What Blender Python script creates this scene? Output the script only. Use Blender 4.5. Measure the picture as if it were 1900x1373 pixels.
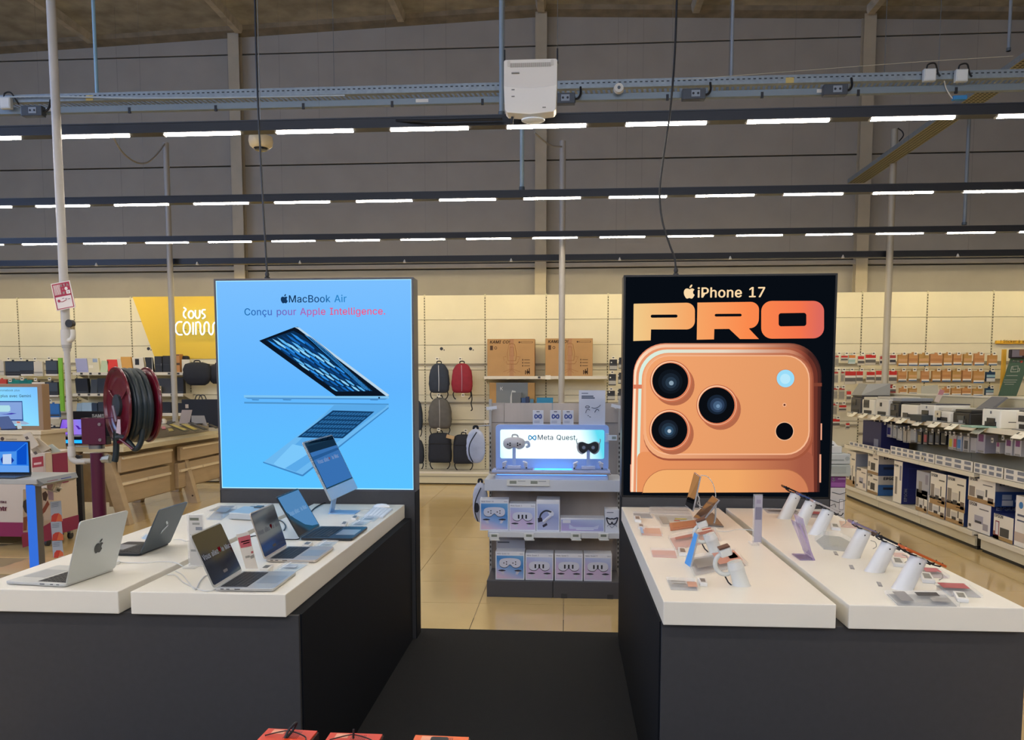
import bpy, bmesh, math, random
from mathutils import Vector, Matrix, Euler
random.seed(7)
C = bpy.context.scene.collection
for o in list(bpy.data.objects): bpy.data.objects.remove(o)
PI = math.pi
# ---------------------------------------------------------------- camera
FPX, CX, CY, CAMH = 1470., 950., 832., 1.6
YAW, PIT = math.radians(3.9), math.radians(4.75)
Fv = Vector((-math.sin(YAW)*math.cos(PIT), math.cos(YAW)*math.cos(PIT), -math.sin(PIT)))
Rv = Vector((math.cos(YAW), math.sin(YAW), 0)); Uv = Rv.cross(Fv)
CAM = Vector((0, 0, CAMH))
cd = bpy.data.cameras.new('camera'); cam = bpy.data.objects.new('camera', cd); C.objects.link(cam)
m3 = Matrix((Rv, Uv, -Fv)).transposed()
cam.matrix_world = Matrix.Translation(CAM) @ m3.to_4x4()
cd.sensor_width = 36; cd.lens = FPX/1900*36; cd.shift_y = (CY-1373/2)/1900; cd.clip_start = .05
bpy.context.scene.camera = cam
def ray(x, y): return Fv + Rv*((x-CX)/FPX) - Uv*((y-CY)/FPX)
def aY(x, y, Y): r = ray(x, y); return CAM + r*(Y/r.y)      # the point of plane y=Y that the photograph shows at pixel (x, y)
def aZ(x, y, Z): r = ray(x, y); return CAM + r*((Z-CAMH)/r.z)
def aX(x, y, X): r = ray(x, y); return CAM + r*(X/r.x)
# ---------------------------------------------------------------- world, exposure
w = bpy.data.worlds.new('world'); bpy.context.scene.world = w; w.use_nodes = True
w.node_tree.nodes['Background'].inputs[0].default_value = (.75, .85, 1, 1)
w.node_tree.nodes['Background'].inputs[1].default_value = .05
vs = bpy.context.scene.view_settings
vs.view_transform = 'Standard'; vs.look = 'None'; vs.gamma = 1; vs.exposure = 0; vs.use_curve_mapping = False
FILL = 7.0         # radiance of the added fill panels
LAMP = 52.0        # radiance of the track lamps
WASH = 74.        # the wall washers on the last track
# ---------------------------------------------------------------- materials
def lin(h):
    h = h.lstrip('#'); v = [int(h[i:i+2], 16)/255 for i in (0, 2, 4)]
    return tuple((c/12.92 if c <= .04045 else ((c+.055)/1.055)**2.4) for c in v) + (1,)
_M = {}
def M(col, rough=.5, metal=0., kind=None, amt=.0, scale=20., spec=None, trans=0., coat=0., name=None, alpha=1.):
    key = (col, rough, metal, kind, amt, scale, spec, trans, coat, alpha)
    if key in _M: return _M[key]
    m = bpy.data.materials.new(name or 'mat_'+col.strip('#')); m.use_nodes = True
    nt = m.node_tree; b = nt.nodes['Principled BSDF']
    b.inputs['Base Color'].default_value = lin(col); b.inputs['Roughness'].default_value = rough
    b.inputs['Metallic'].default_value = metal
    if spec is not None: b.inputs['Specular IOR Level'].default_value = spec
    if trans: b.inputs['Transmission Weight'].default_value = trans; b.inputs['IOR'].default_value = 1.25
    if alpha < 1: b.inputs['Alpha'].default_value = alpha
    if coat: b.inputs['Coat Weight'].default_value = coat
    if kind:
        tc = nt.nodes.new('ShaderNodeTexCoord'); mp = nt.nodes.new('ShaderNodeMapping')
        nt.links.new(tc.outputs['Object'], mp.inputs[0])
        n = nt.nodes.new('ShaderNodeTexNoise'); n.inputs['Scale'].default_value = scale; n.inputs['Detail'].default_value = 4
        nt.links.new(mp.outputs[0], n.inputs[0])
        if kind == 'wood': mp.inputs['Scale'].default_value = (1, .12, 1) if scale > 0 else (1, 1, 1)
        if kind == 'woodx': mp.inputs['Scale'].default_value = (.12, 1, 1)
        if kind == 'woodz': mp.inputs['Scale'].default_value = (1, 1, .12)
        mx = nt.nodes.new('ShaderNodeMix'); mx.data_type = 'RGBA'
        c = lin(col); mx.inputs[6].default_value = tuple(min(1, v*(1-amt)) for v in c[:3])+(1,)
        mx.inputs[7].default_value = tuple(min(1, v*(1+amt)) for v in c[:3])+(1,)
        rp = nt.nodes.new('ShaderNodeMapRange'); rp.inputs[1].default_value = .3; rp.inputs[2].default_value = .7
        nt.links.new(n.outputs['Fac'], rp.inputs[0]); nt.links.new(rp.outputs[0], mx.inputs[0])
        nt.links.new(mx.outputs[2], b.inputs['Base Color'])
        if kind == 'rough':
            bp = nt.nodes.new('ShaderNodeBump'); bp.inputs['Strength'].default_value = .5; bp.inputs['Distance'].default_value = .02
            nt.links.new(n.outputs['Fac'], bp.inputs['Height']); nt.links.new(bp.outputs[0], b.inputs['Normal'])
    _M[key] = m; return m
def EM(col, s=1.0):
    key = ('em', col, s)
    if key in _M: return _M[key]
    m = bpy.data.materials.new('glow_'+col.strip('#')); m.use_nodes = True; nt = m.node_tree
    nt.nodes.clear(); e = nt.nodes.new('ShaderNodeEmission'); o = nt.nodes.new('ShaderNodeOutputMaterial')
    e.inputs[0].default_value = lin(col); e.inputs[1].default_value = s; nt.links.new(e.outputs[0], o.inputs[0])
    _M[key] = m; return m
def EMG(stops, axis='X', s=1.0, lo=0., hi=1., ang=None):
    """backlit print whose colour runs along one object axis (world metres)"""
    m = bpy.data.materials.new('backlit_print'); m.use_nodes = True; nt = m.node_tree; nt.nodes.clear()
    e = nt.nodes.new('ShaderNodeEmission'); o = nt.nodes.new('ShaderNodeOutputMaterial'); e.inputs[1].default_value = s
    tc = nt.nodes.new('ShaderNodeTexCoord'); d = nt.nodes.new('ShaderNodeVectorMath'); d.operation = 'DOT_PRODUCT'
    nt.links.new(tc.outputs['Object'], d.inputs[0])
    d.inputs[1].default_value = ang if ang else {'X': (1, 0, 0), 'Y': (0, 1, 0), 'Z': (0, 0, 1)}[axis]
    mr = nt.nodes.new('ShaderNodeMapRange'); mr.inputs[1].default_value = lo; mr.inputs[2].default_value = hi
    nt.links.new(d.outputs['Value'], mr.inputs[0])
    r = nt.nodes.new('ShaderNodeValToRGB'); nt.links.new(mr.outputs[0], r.inputs[0])
    el = r.color_ramp.elements
    el[0].position = stops[0][0]; el[0].color = lin(stops[0][1]); el[1].position = stops[-1][0]; el[1].color = lin(stops[-1][1])
    for p, c in stops[1:-1]: x = el.new(p); x.color = lin(c)
    nt.links.new(r.outputs[0], e.inputs[0]); nt.links.new(e.outputs[0], o.inputs[0]); return m
def MG(stops, vec, lo, hi, rough=.45):
    '''printed colour gradient along an object-space direction'''
    m = EMG(stops, s=1, lo=lo, hi=hi, ang=vec); nt = m.node_tree; m.name = 'printed_gradient'
    r = next(n for n in nt.nodes if n.type == 'VALTORGB'); o = next(n for n in nt.nodes if n.type == 'OUTPUT_MATERIAL')
    for n in [n for n in nt.nodes if n.type == 'EMISSION']: nt.nodes.remove(n)
    b = nt.nodes.new('ShaderNodeBsdfPrincipled'); b.inputs['Roughness'].default_value = rough
    nt.links.new(r.outputs[0], b.inputs['Base Color']); nt.links.new(b.outputs[0], o.inputs[0]); return m
# ---------------------------------------------------------------- mesh builder
class B:
    def __init__(s): s.v = []; s.f = []
    def raw(s, v, f):
        n = len(s.v); s.v += [tuple(p) for p in v]; s.f += [tuple(i+n for i in q) for q in f]; return s
    def box(s, x0, x1, y0, y1, z0, z1, M4=None):
        v = [Vector((x, y, z)) for z in (z0, z1) for y in (y0, y1) for x in (x0, x1)]
        if M4: v = [M4 @ p for p in v]
        return s.raw(v, [(0, 2, 3, 1), (4, 5, 7, 6), (0, 1, 5, 4), (2, 6, 7, 3), (0, 4, 6, 2), (1, 3, 7, 5)])
    def hexa(s, a, b):                         # two quads (lists of 4 points) joined into a solid
        v = list(a)+list(b)
        return s.raw(v, [(3, 2, 1, 0), (4, 5, 6, 7), (0, 1, 5, 4), (1, 2, 6, 5), (2, 3, 7, 6), (3, 0, 4, 7)])
    def prism(s, pts, d):                      # pts: 3D polygon, d: extrusion vector
        n = len(pts); v = [Vector(p) for p in pts]; d = Vector(d); v2 = [p+d for p in v]
        return s.raw(v+v2, [tuple(range(n))[::-1], tuple(range(n, 2*n))]+[(i, (i+1) % n, n+(i+1) % n, n+i) for i in range(n)])
    def cyl(s, p0, p1, r, n=16, r1=None, cap=True):
        p0, p1 = Vector(p0), Vector(p1); r1 = r if r1 is None else r1
        a = (p1-p0).normalized(); u = a.orthogonal().normalized(); w_ = a.cross(u)
        v = [p0+(u*math.cos(t)+w_*math.sin(t))*r for t in [2*PI*i/n for i in range(n)]]
        v += [p1+(u*math.cos(t)+w_*math.sin(t))*r1 for t in [2*PI*i/n for i in range(n)]]
        f = [(i, (i+1) % n, n+(i+1) % n, n+i) for i in range(n)]
        if cap: f += [tuple(range(n))[::-1], tuple(range(n, 2*n))]
        return s.raw(v, f)
    def tube(s, pts, r, n=8, rf=None):
        pts = [Vector(p) for p in pts]; u = None; v = []; k = len(pts)
        for i, p in enumerate(pts):
            a = (pts[min(i+1, k-1)]-pts[max(i-1, 0)]).normalized()
            if u is None: u = a.orthogonal().normalized()
            u = (u-a*u.dot(a)).normalized(); w_ = a.cross(u); rr = rf(i/(k-1)) if rf else r
            v += [p+(u*math.cos(2*PI*j/n)+w_*math.sin(2*PI*j/n))*rr for j in range(n)]
        f = [(i*n+j, i*n+(j+1) % n, (i+1)*n+(j+1) % n, (i+1)*n+j) for i in range(k-1) for j in range(n)]
        f += [tuple(range(n))[::-1], tuple(range((k-1)*n, k*n))]
        return s.raw(v, f)
    def lathe(s, prof, n=24, M4=None):         # prof (r, z) about z
        v = []; k = len(prof)
        for r, z in prof: v += [Vector((r*math.cos(2*PI*j/n), r*math.sin(2*PI*j/n), z)) for j in range(n)]
        if M4: v = [M4 @ p for p in v]
        f = [(i*n+j, i*n+(j+1) % n, (i+1)*n+(j+1) % n, (i+1)*n+j) for i in range(k-1) for j in range(n)]
        f += [tuple(range(n))[::-1], tuple(range((k-1)*n, k*n))]
        return s.raw(v, f)
    def rr(s, cx, cy, w, h, r, z0, z1, plane='XY', n=5):      # rounded slab
        pts = rrect(cx, cy, w, h, r, n)
        if plane == 'XY': return s.prism([(x, y, z0) for x, y in pts], (0, 0, z1-z0))
        if plane == 'XZ': return s.prism([(x, z0, y) for x, y in pts], (0, z1-z0, 0))
        return s.prism([(z0, x, y) for x, y in pts], (z1-z0, 0, 0))
    def put(s, name, mat, parent=None, kind=None, smooth=False, bevel=0., loc=None, fix=True):
        me = bpy.data.meshes.new(name); me.from_pydata([tuple(p) for p in s.v], [], s.f)
        if fix:
            bm = bmesh.new(); bm.from_mesh(me); bmesh.ops.recalc_face_normals(bm, faces=bm.faces); bm.to_mesh(me); bm.free()
        me.materials.append(mat)
        if smooth:
            me.polygons.foreach_set('use_smooth', [True]*len(me.polygons))
            try: me.set_sharp_from_angle(angle=math.radians(40))
            except Exception: pass
        o = bpy.data.objects.new(name, me); C.objects.link(o)
        if parent: o.parent = parent
        if loc is not None: o.location = loc
        if kind: o['kind'] = kind
        if bevel:
            mo = o.modifiers.new('bevel', 'BEVEL'); mo.width = bevel; mo.segments = 2; mo.limit_method = 'ANGLE'
        return o
def rrect(cx, cy, w, h, r, n=5):
    r = min(r, w/2, h/2)
    out = []
    for sx, sy, a in ((1, 1, 0), (-1, 1, 90), (-1, -1, 180), (1, -1, 270)):
        for i in range(n+1):
            t = math.radians(a+90*i/n); out.append((cx+sx*(w/2-r)+r*math.cos(t), cy+sy*(h/2-r)+r*math.sin(t)))
    return out
def smoothpts(p, k=6, closed=False):
    p = [Vector(q) for q in p]; n = len(p); out = []
    rng = range(n if closed else n-1)
    for i in rng:
        g = lambda j: p[j % n] if closed else p[max(0, min(n-1, j))]
        a, b, c, d = g(i-1), g(i), g(i+1), g(i+2)
        for j in range(k):
            t = j/k; out.append(.5*((2*b)+(c-a)*t+(2*a-5*b+4*c-d)*t*t+(3*b-a-3*c+d)*t**3))
    if not closed: out.append(p[-1])
    return out
def tag(o, label, cat, group=None):
    o['label'] = label; o['category'] = cat
    if group: o['group'] = group
    return o
def thing(name, label, cat, loc=(0, 0, 0), rz=0., group=None, rot=None):
    o = bpy.data.objects.new(name, None); C.objects.link(o); o.empty_display_size = .05
    o.location = loc; o.rotation_euler = rot if rot else (0, 0, rz); return tag(o, label, cat, group)
def dup(r0, loc, rz=None, label=None, group=None):
    r = r0.copy(); C.objects.link(r); r.location = loc
    if rz is not None: r.rotation_euler = (0, 0, rz)
    if label: r['label'] = label
    if group: r['group'] = group
    for ch in [c for c in r0.children]:
        c = ch.copy(); C.objects.link(c); c.parent = r
        for g in [q for q in ch.children]: d = g.copy(); C.objects.link(d); d.parent = c
    return r
# lettering: flat print, as mesh; plane 'front' faces -Y, 'top' faces +Z (reads along +X), 'left' faces -X, 'right' faces +X
# letter shapes of a plain sans serif: character code, advance, outlines as x, y pairs in 1/200 em
OUTLINES = [
    (33,39,[[13,32,13,102,26,102,26,32],[20,-1,16,0,13,2,11,5,10,8,11,12,13,15,16,17,23,17,26,15,28,12,29,8,28,5,26,2,23,0]]),
    (45,91,[[67,49,67,38,23,38,23,49]]),
    (46,38,[[19,-1,16,0,13,2,11,5,10,8,11,12,13,15,16,17,23,17,26,15,28,12,28,5,26,2,23,0]]),
    (49,91,[[15,0,15,11,78,11,78,0],[55,102,55,0,42,0,42,90,17,72,17,85,40,102]]),
    (51,91,[[44,-1,35,-1,27,2,20,6,14,11,10,18,9,26,22,26,23,21,25,17,29,14,38,10,44,10,55,12,59,15,63,19,65,23,66,29,65,34,63,39,60,43,55,47,48,49,40,50,31,50,31,60,58,90,14,90,14,102,74,102,74,92,42,56,42,58,53,58,62,55,69,51,74,44,77,37,79,29,77,21,74,13,69,7,62,2,53,0]]),
    (55,91,[[19,0,65,90,12,90,12,102,78,102,78,90,33,0]]),
    (65,96,[[3,0,40,102,55,102,93,0,79,0,57,60,50,84,46,96,49,96,46,84,43,74,40,67,38,60,17,0],[22,28,22,40,74,40,74,28]]),
    (66,91,[[12,0,12,102,48,102,58,101,66,98,72,94,76,88,79,82,80,75,79,69,75,60,71,57,63,53,63,52,68,51,73,49,77,45,80,41,83,35,84,27,83,20,80,13,75,8,69,4,60,1,49,0],[25,11,49,11,59,13,66,16,70,21,71,27,70,32,68,37,65,41,61,44,56,46,25,46],[25,57,48,57,58,59,62,62,65,65,67,70,67,74,66,81,63,86,57,89,48,90,25,90]]),
    (67,102,[[53,-1,41,0,30,5,21,13,14,23,10,36,8,51,10,66,14,79,21,89,30,97,41,102,53,103,61,103,68,101,75,98,80,94,90,84,93,77,95,70,82,70,78,79,75,83,71,86,63,90,58,91,53,91,45,90,37,86,30,81,25,73,22,63,21,51,22,39,25,29,30,21,37,15,45,12,53,11,58,11,63,12,71,16,75,19,78,23,82,32,95,32,93,25,90,18,86,12,80,8,75,4,68,1,61,-1]]),
    (68,100,[[44,0,19,0,19,11,43,11,54,13,64,16,71,22,76,30,79,40,80,51,79,62,76,72,71,80,64,86,55,89,44,90,19,90,19,102,45,102,59,100,71,96,80,88,87,78,91,66,92,51,91,36,87,24,80,14,70,6,58,2],[25,102,25,0,12,0,12,102]]),
    (69,84,[[12,0,12,102,74,102,74,90,25,90,25,57,71,57,71,46,25,46,25,11,75,11,75,0]]),
    (71,104,[[54,-1,41,0,30,5,21,13,14,23,9,36,8,51,9,66,14,79,21,89,30,97,41,102,53,103,61,103,68,101,75,98,81,94,86,89,90,83,93,77,95,70,82,70,77,79,75,82,67,88,63,90,58,91,53,91,44,90,37,86,30,81,25,73,22,63,21,51,22,39,25,29,30,21,37,15,45,12,54,11,62,11,69,14,75,19,79,25,82,32,83,40,57,40,57,51,96,51,96,40,94,28,90,18,84,10,75,4,65,0]]),
    (72,103,[[12,0,12,102,25,102,25,58,78,58,78,102,91,102,91,0,78,0,78,46,25,46,25,0]]),
    (73,60,[[6,0,6,11,24,11,24,90,6,90,6,102,54,102,54,90,37,90,37,11,54,11,54,0]]),
    (75,93,[[21,29,21,43,24,48,28,52,35,61,39,65,42,69,73,102,90,102,46,55],[12,0,12,102,25,102,25,0],[74,0,38,52,46,62,90,0]]),
    (77,126,[[12,0,12,102,30,102,55,37,59,28,63,13,64,10,61,10,65,20,68,32,70,35,70,37,95,102,114,102,114,0,101,0,101,91,103,91,101,87,100,82,96,73,95,68,68,0,57,0,34,58,32,64,30,68,29,72,27,77,26,82,22,91,24,91,24,0]]),
    (78,105,[[12,0,12,102,27,102,69,37,70,34,73,30,78,21,80,16,83,11,81,11,80,16,80,102,93,102,93,0,77,0,40,58,38,62,35,66,33,71,22,90,24,91,24,77,25,71,25,0]]),
    (79,107,[[53,-1,41,0,30,5,21,13,14,23,10,36,8,51,10,66,14,79,21,89,30,97,41,102,53,103,66,102,77,97,86,89,93,79,97,66,99,51,97,36,93,23,86,13,77,5,66,0],[53,11,62,12,70,15,77,21,82,29,85,39,86,51,85,63,82,73,77,81,70,87,62,90,53,91,45,90,37,87,30,81,25,73,22,63,21,51,22,39,25,29,30,21,37,15,45,12]]),
    (80,89,[[12,0,12,102,47,102,58,101,66,97,73,92,78,86,81,78,82,70,81,61,78,53,73,47,66,41,58,38,47,37,22,37,22,48,47,48,54,49,59,51,64,54,67,59,69,70,67,80,64,85,59,88,54,90,25,90,25,0]]),
    (81,107,[[49,32,63,32,94,-10,80,-10],[53,-1,41,0,30,5,21,13,14,23,10,36,8,51,10,66,14,79,21,89,30,97,41,102,53,103,66,102,77,97,86,89,93,79,97,66,99,51,97,36,93,23,86,13,77,5,66,0],[53,11,62,12,70,15,77,21,82,29,85,39,86,51,85,63,82,73,77,81,70,87,62,90,53,91,45,90,37,87,30,81,25,73,22,63,21,51,22,39,25,29,30,21,37,15,45,12]]),
    (82,90,[[12,0,12,102,47,102,58,101,67,98,73,93,78,87,81,79,82,70,81,62,78,54,73,48,67,43,58,41,47,40,19,40,19,51,47,51,60,53,64,56,67,60,69,70,67,81,64,85,60,88,54,90,25,90,25,0],[71,0,46,46,61,46,86,0]]),
    (83,89,[[45,-2,34,-1,26,2,18,6,13,12,9,19,8,27,21,27,22,22,28,14,39,10,51,10,57,12,62,15,66,18,68,23,69,28,68,32,66,36,63,39,54,43,49,44,37,48,26,52,17,58,12,65,10,74,12,83,15,90,20,95,28,100,36,102,45,103,55,102,63,100,70,95,75,90,79,83,80,76,67,76,65,82,60,87,53,91,45,92,33,90,29,87,26,84,24,80,23,75,24,70,26,67,30,64,38,60,53,56,57,54,62,53,67,50,72,48,76,44,79,40,81,34,82,28,81,20,77,13,72,7,65,2,56,-1]]),
    (84,90,[[6,90,6,102,83,102,83,90,51,90,51,0,39,0,39,90]]),
    (85,103,[[52,-2,41,0,31,3,23,9,17,16,13,25,12,35,12,102,25,102,25,36,26,29,28,23,32,17,37,14,44,11,52,10,60,11,66,14,71,17,75,23,78,29,79,36,79,102,91,102,91,35,90,25,87,16,81,9,73,3,63,0]]),
    (86,96,[[41,0,3,102,17,102,38,41,41,35,43,27,50,6,47,6,50,18,53,28,56,35,58,41,79,102,93,102,56,0]]),
    (97,78,[[32,-2,25,-1,19,1,14,4,10,9,7,15,6,22,7,28,9,32,12,36,16,39,20,41,42,45,47,45,53,47,55,49,55,56,51,62,44,66,34,66,30,64,26,63,24,60,21,58,20,55,8,58,11,64,16,69,21,73,27,75,39,77,43,77,48,76,57,72,61,69,64,64,67,58,67,0,55,0,55,10,47,2,43,0],[34,9,40,10,46,12,50,15,53,19,55,28,55,38,52,36,49,36,46,35,43,35,40,34,35,34,27,32,23,30,19,25,18,21,20,14,26,10,30,9]]),
    (98,85,[[46,-2,40,-1,34,1,31,3,25,9,24,12,22,12,22,0,11,0,11,102,23,102,23,64,27,69,30,72,34,75,46,77,55,76,63,72,69,66,74,59,77,49,78,38,77,27,74,17,69,9,63,3,55,0],[44,9,51,10,56,13,60,18,63,23,65,30,66,38,65,45,63,52,60,58,56,62,51,65,44,66,38,65,32,62,28,58,25,53,23,46,23,30,25,23,28,17,32,13,38,10]]),
    (99,79,[[41,-2,32,0,23,3,16,9,11,17,8,27,7,37,8,49,11,58,16,66,23,72,32,76,41,77,47,77,52,75,57,74,65,68,71,60,72,55,61,52,60,55,54,62,51,64,45,66,41,66,35,65,29,62,25,57,22,52,20,45,19,37,20,30,22,23,25,18,29,13,35,10,41,9,45,10,49,10,54,13,60,20,61,23,73,20,68,11,65,7,61,4,52,0]]),
    (101,81,[[42,-2,32,0,23,3,16,9,11,17,8,26,7,37,8,48,11,58,16,66,23,72,31,76,41,77,53,75,59,72,64,68,68,63,71,56,74,48,74,34,15,34,15,44,68,44,62,40,60,54,57,59,53,63,47,65,41,66,35,65,29,63,25,59,22,54,20,48,19,42,19,36,20,28,22,21,26,16,30,12,36,10,42,9,51,11,54,12,57,15,61,21,73,18,71,13,67,8,62,4,57,1,50,-1]]),
    (103,85,[[41,-30,34,-30,27,-28,21,-25,16,-22,10,-14,20,-8,24,-13,27,-16,31,-18,36,-19,41,-19,50,-18,56,-15,61,-9,62,-1,62,14,61,14,60,11,57,8,50,3,39,1,30,2,23,5,16,11,11,18,8,27,7,38,8,49,11,59,16,66,22,72,30,76,39,77,51,75,55,72,58,69,62,64,63,64,63,76,74,76,74,-2,73,-11,70,-18,65,-23,58,-27,50,-29],[41,12,47,13,53,15,57,19,60,24,62,31,62,46,60,53,57,58,53,62,47,65,41,66,34,65,29,62,25,58,22,52,20,46,19,39,20,31,22,25,25,19,29,15,34,13]]),
    (104,82,[[23,0,11,0,11,102,23,102,23,57,20,57,25,66,30,72,37,76,45,77,53,76,59,74,64,70,68,64,71,57,71,0,59,0,59,47,58,55,55,61,49,65,42,66,37,65,28,61,25,57,23,51]]),
    (105,33,[[11,0,11,76,23,76,23,0],[13,89,9,94,8,97,9,100,13,104,17,105,20,104,25,100,25,94,23,91,20,89]]),
    (107,76,[[22,27,22,42,24,42,57,76,72,76,37,40,35,40],[11,0,11,102,23,102,23,0],[59,0,30,37,38,46,74,0]]),
    (108,38,[[20,1,15,4,12,9,11,17,11,102,23,102,23,15,24,12,29,10,34,11,36,1,30,0]]),
    (109,122,[[11,0,11,76,22,76,22,59,24,65,26,69,30,73,39,77,44,77,51,76,57,72,62,66,64,59,62,59,64,64,67,69,71,72,76,75,81,77,94,77,104,71,108,66,111,59,111,0,99,0,99,51,98,58,95,63,89,65,84,66,79,66,75,64,69,58,67,49,67,0,55,0,55,52,54,58,51,62,46,65,40,66,36,66,32,64,28,61,25,58,23,53,23,0]]),
    (110,82,[[23,0,11,0,11,76,22,76,22,57,20,57,25,66,30,72,37,76,45,77,53,76,59,74,64,70,68,64,71,57,71,0,59,0,59,47,58,55,55,61,49,65,42,66,37,65,28,61,25,57,23,51]]),
    (111,83,[[41,-2,32,0,23,3,16,9,11,17,8,27,7,37,8,49,11,58,16,66,23,72,32,76,41,77,51,76,60,72,67,66,72,58,75,49,76,37,75,27,72,17,67,9,60,3,51,0],[41,9,48,10,54,13,58,18,61,23,63,30,64,37,63,45,61,52,58,57,54,62,48,65,41,66,35,65,29,62,25,57,22,52,20,45,19,37,20,30,22,23,25,18,29,13,35,10]]),
    (112,85,[[11,-29,11,76,22,76,22,64,24,64,27,69,30,72,34,75,46,77,55,76,63,72,69,66,74,59,77,49,78,38,77,27,74,17,69,9,63,3,55,0,46,-2,40,-1,31,3,25,9,24,12,23,12,23,-29],[44,9,51,10,56,13,60,18,63,23,65,30,66,38,65,45,63,52,60,58,56,62,51,65,44,66,38,65,32,62,28,58,25,53,23,46,23,30,25,23,28,17,32,13,38,10]]),
    (114,52,[[11,0,11,76,22,76,22,64,23,64,26,69,30,73,36,76,49,77,49,64,44,65,36,65,32,63,28,60,25,57,23,52,23,0]]),
    (115,73,[[36,-2,29,-1,22,1,17,4,12,8,9,13,7,19,19,21,21,16,25,12,30,10,36,9,43,10,49,12,52,16,54,21,53,24,51,27,42,31,30,34,21,37,14,42,11,47,9,55,10,61,13,66,17,71,23,74,30,76,37,77,45,76,56,72,60,68,63,63,65,58,54,55,52,60,49,63,44,66,37,67,31,66,26,63,23,60,22,55,22,52,25,49,29,46,34,45,46,42,55,39,61,34,65,28,66,21,65,15,62,9,58,5,52,1,45,-1]]),
    (116,45,[[41,76,41,65,1,65,1,76],[13,94,25,94,25,20,27,12,35,10,39,10,40,11,43,0,34,-1,25,0,18,4,14,10,13,19]]),
    (117,82,[[36,-1,29,0,23,2,18,6,14,12,11,19,11,76,23,76,23,29,24,21,27,15,33,11,40,10,50,12,54,15,57,19,59,24,59,76,71,76,71,0,60,0,60,18,61,18,57,9,51,3,44,0]]),
    (118,78,[[33,0,3,76,17,76,33,31,37,17,41,4,37,4,45,31,61,76,74,76,45,0]]),
    (122,76,[[8,0,8,9,51,64,51,65,10,65,10,76,67,76,67,66,25,12,25,11,68,11,68,0]]),
    (224,78,[[32,-2,25,-1,19,1,14,4,10,9,7,15,6,22,7,28,9,32,12,36,16,39,20,41,42,45,47,45,53,47,55,49,55,56,51,62,44,66,34,66,30,64,26,63,24,60,21,58,20,55,8,58,11,64,16,69,21,73,27,75,39,77,43,77,48,76,57,72,61,69,64,64,67,58,67,0,55,0,55,10,47,2,43,0],[34,9,40,10,46,12,50,15,53,19,55,28,55,38,52,36,49,36,46,35,43,35,40,34,35,34,27,32,23,30,19,25,18,21,20,14,26,10,30,9],[33,86,20,106,34,106,43,86]]),
    (231,79,[[41,-2,32,0,23,3,16,9,11,17,8,27,7,37,8,49,11,58,16,66,23,72,32,76,41,77,47,77,52,75,57,74,65,68,71,60,72,55,61,52,60,55,54,62,51,64,45,66,41,66,35,65,29,62,25,57,22,52,20,45,19,37,20,30,22,23,25,18,29,13,35,10,41,9,45,10,49,10,54,13,60,20,61,23,73,20,68,11,65,7,61,4,52,0],[34,-29,34,-21,45,-21,48,-19,49,-17,47,-13,42,-12,36,-12,38,3,45,3,45,-6,51,-7,55,-9,57,-12,58,-17,57,-22,54,-26,49,-28,42,-29]]),
]
from mathutils.geometry import tessellate_polygon
GL = {}
for code, adv, loops in OUTLINES:
    lp = [[Vector((l[i]/200., l[i+1]/200., 0)) for i in range(0, len(l), 2)] for l in loops]
    def inside(p, l):
        c = False
        for i in range(len(l)):
            a, b = l[i-1], l[i]
            if (a.y > p.y) != (b.y > p.y) and p.x < (b.x-a.x)*(p.y-a.y)/(b.y-a.y)+a.x: c = not c
        return c
    host = [next((j for j, m in enumerate(lp) if j != i and inside(l[0], m)), None) for i, l in enumerate(lp)]
    P_all, T_all = [], []
    for i, l in enumerate(lp):
        if host[i] is not None: continue
        grp = [l]+[lp[j] for j in range(len(lp)) if host[j] == i]
        T_all += [tuple(k+len(P_all) for k in q) for q in tessellate_polygon(grp)]; P_all += [p for m in grp for p in m]
    GL[chr(code)] = (adv/200., P_all, T_all)
_T = {}
def textmesh(s, bold=0.):
    if (s, bold) in _T: return _T[(s, bold)]
    v = []; f = []; x = 0.
    for ch in s:
        if ch not in GL: x += .27; continue
        adv, pts, tris = GL[ch]
        for dx, dy in ([(0, 0)] if not bold else [(-bold, 0), (bold, 0), (0, bold*.6), (0, -bold*.6)]):
            k = len(v); v += [(x+p.x+dx, p.y+dy) for p in pts]; f += [tuple(i+k for i in q) for q in tris]
        x += adv+bold
    x0 = min(p[0] for p in v); x1 = max(p[0] for p in v)
    _T[(s, bold)] = ([(p[0]-x0, p[1]) for p in v], f, x1-x0); return _T[(s, bold)]
PL = {'front': lambda u, v, n: (u, -n, v), 'top': lambda u, v, n: (u, v, n), 'left': lambda u, v, n: (-n, -u, v), 'right': lambda u, v, n: (n, u, v),
      'back': lambda u, v, n: (-u, n, v), 'topl': lambda u, v, n: (v, -u, n), 'topr': lambda u, v, n: (-v, u, n)}
def txt(parent, s, at, size, mat, plane='front', w=None, bold=0., center=False, rot=0., name='lettering', slant=0.):
    """size = em height in metres, w = fitted total width"""
    v, f, W = textmesh(s, bold); k = (w/W) if w else size*1.3; size = k
    off = -W*k/2 if center else 0; cr, sr = math.cos(rot), math.sin(rot)
    b = B(); pl = PL[plane]; a = Vector(at)
    pts = []
    for x, y in v:
        u, q = x*k+off+slant*y*size, y*size; u, q = u*cr-q*sr, u*sr+q*cr
        pts.append(a+Vector(pl(u, q, 0)))
    b.raw(pts, f); return b.put(name, mat, parent, fix=False)
APPLE = [(0, .60), (-.10, .645), (-.22, .665), (-.34, .62), (-.42, .51), (-.45, .36), (-.43, .19), (-.36, .03), (-.27, -.10), (-.18, -.145), (-.09, -.125), (0, -.10), (.09, -.125), (.18, -.145), (.27, -.10), (.35, .02), (.41, .15), (.33, .22), (.285, .33), (.30, .46), (.385, .555), (.32, .63), (.2, .665), (.1, .645)]
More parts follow.
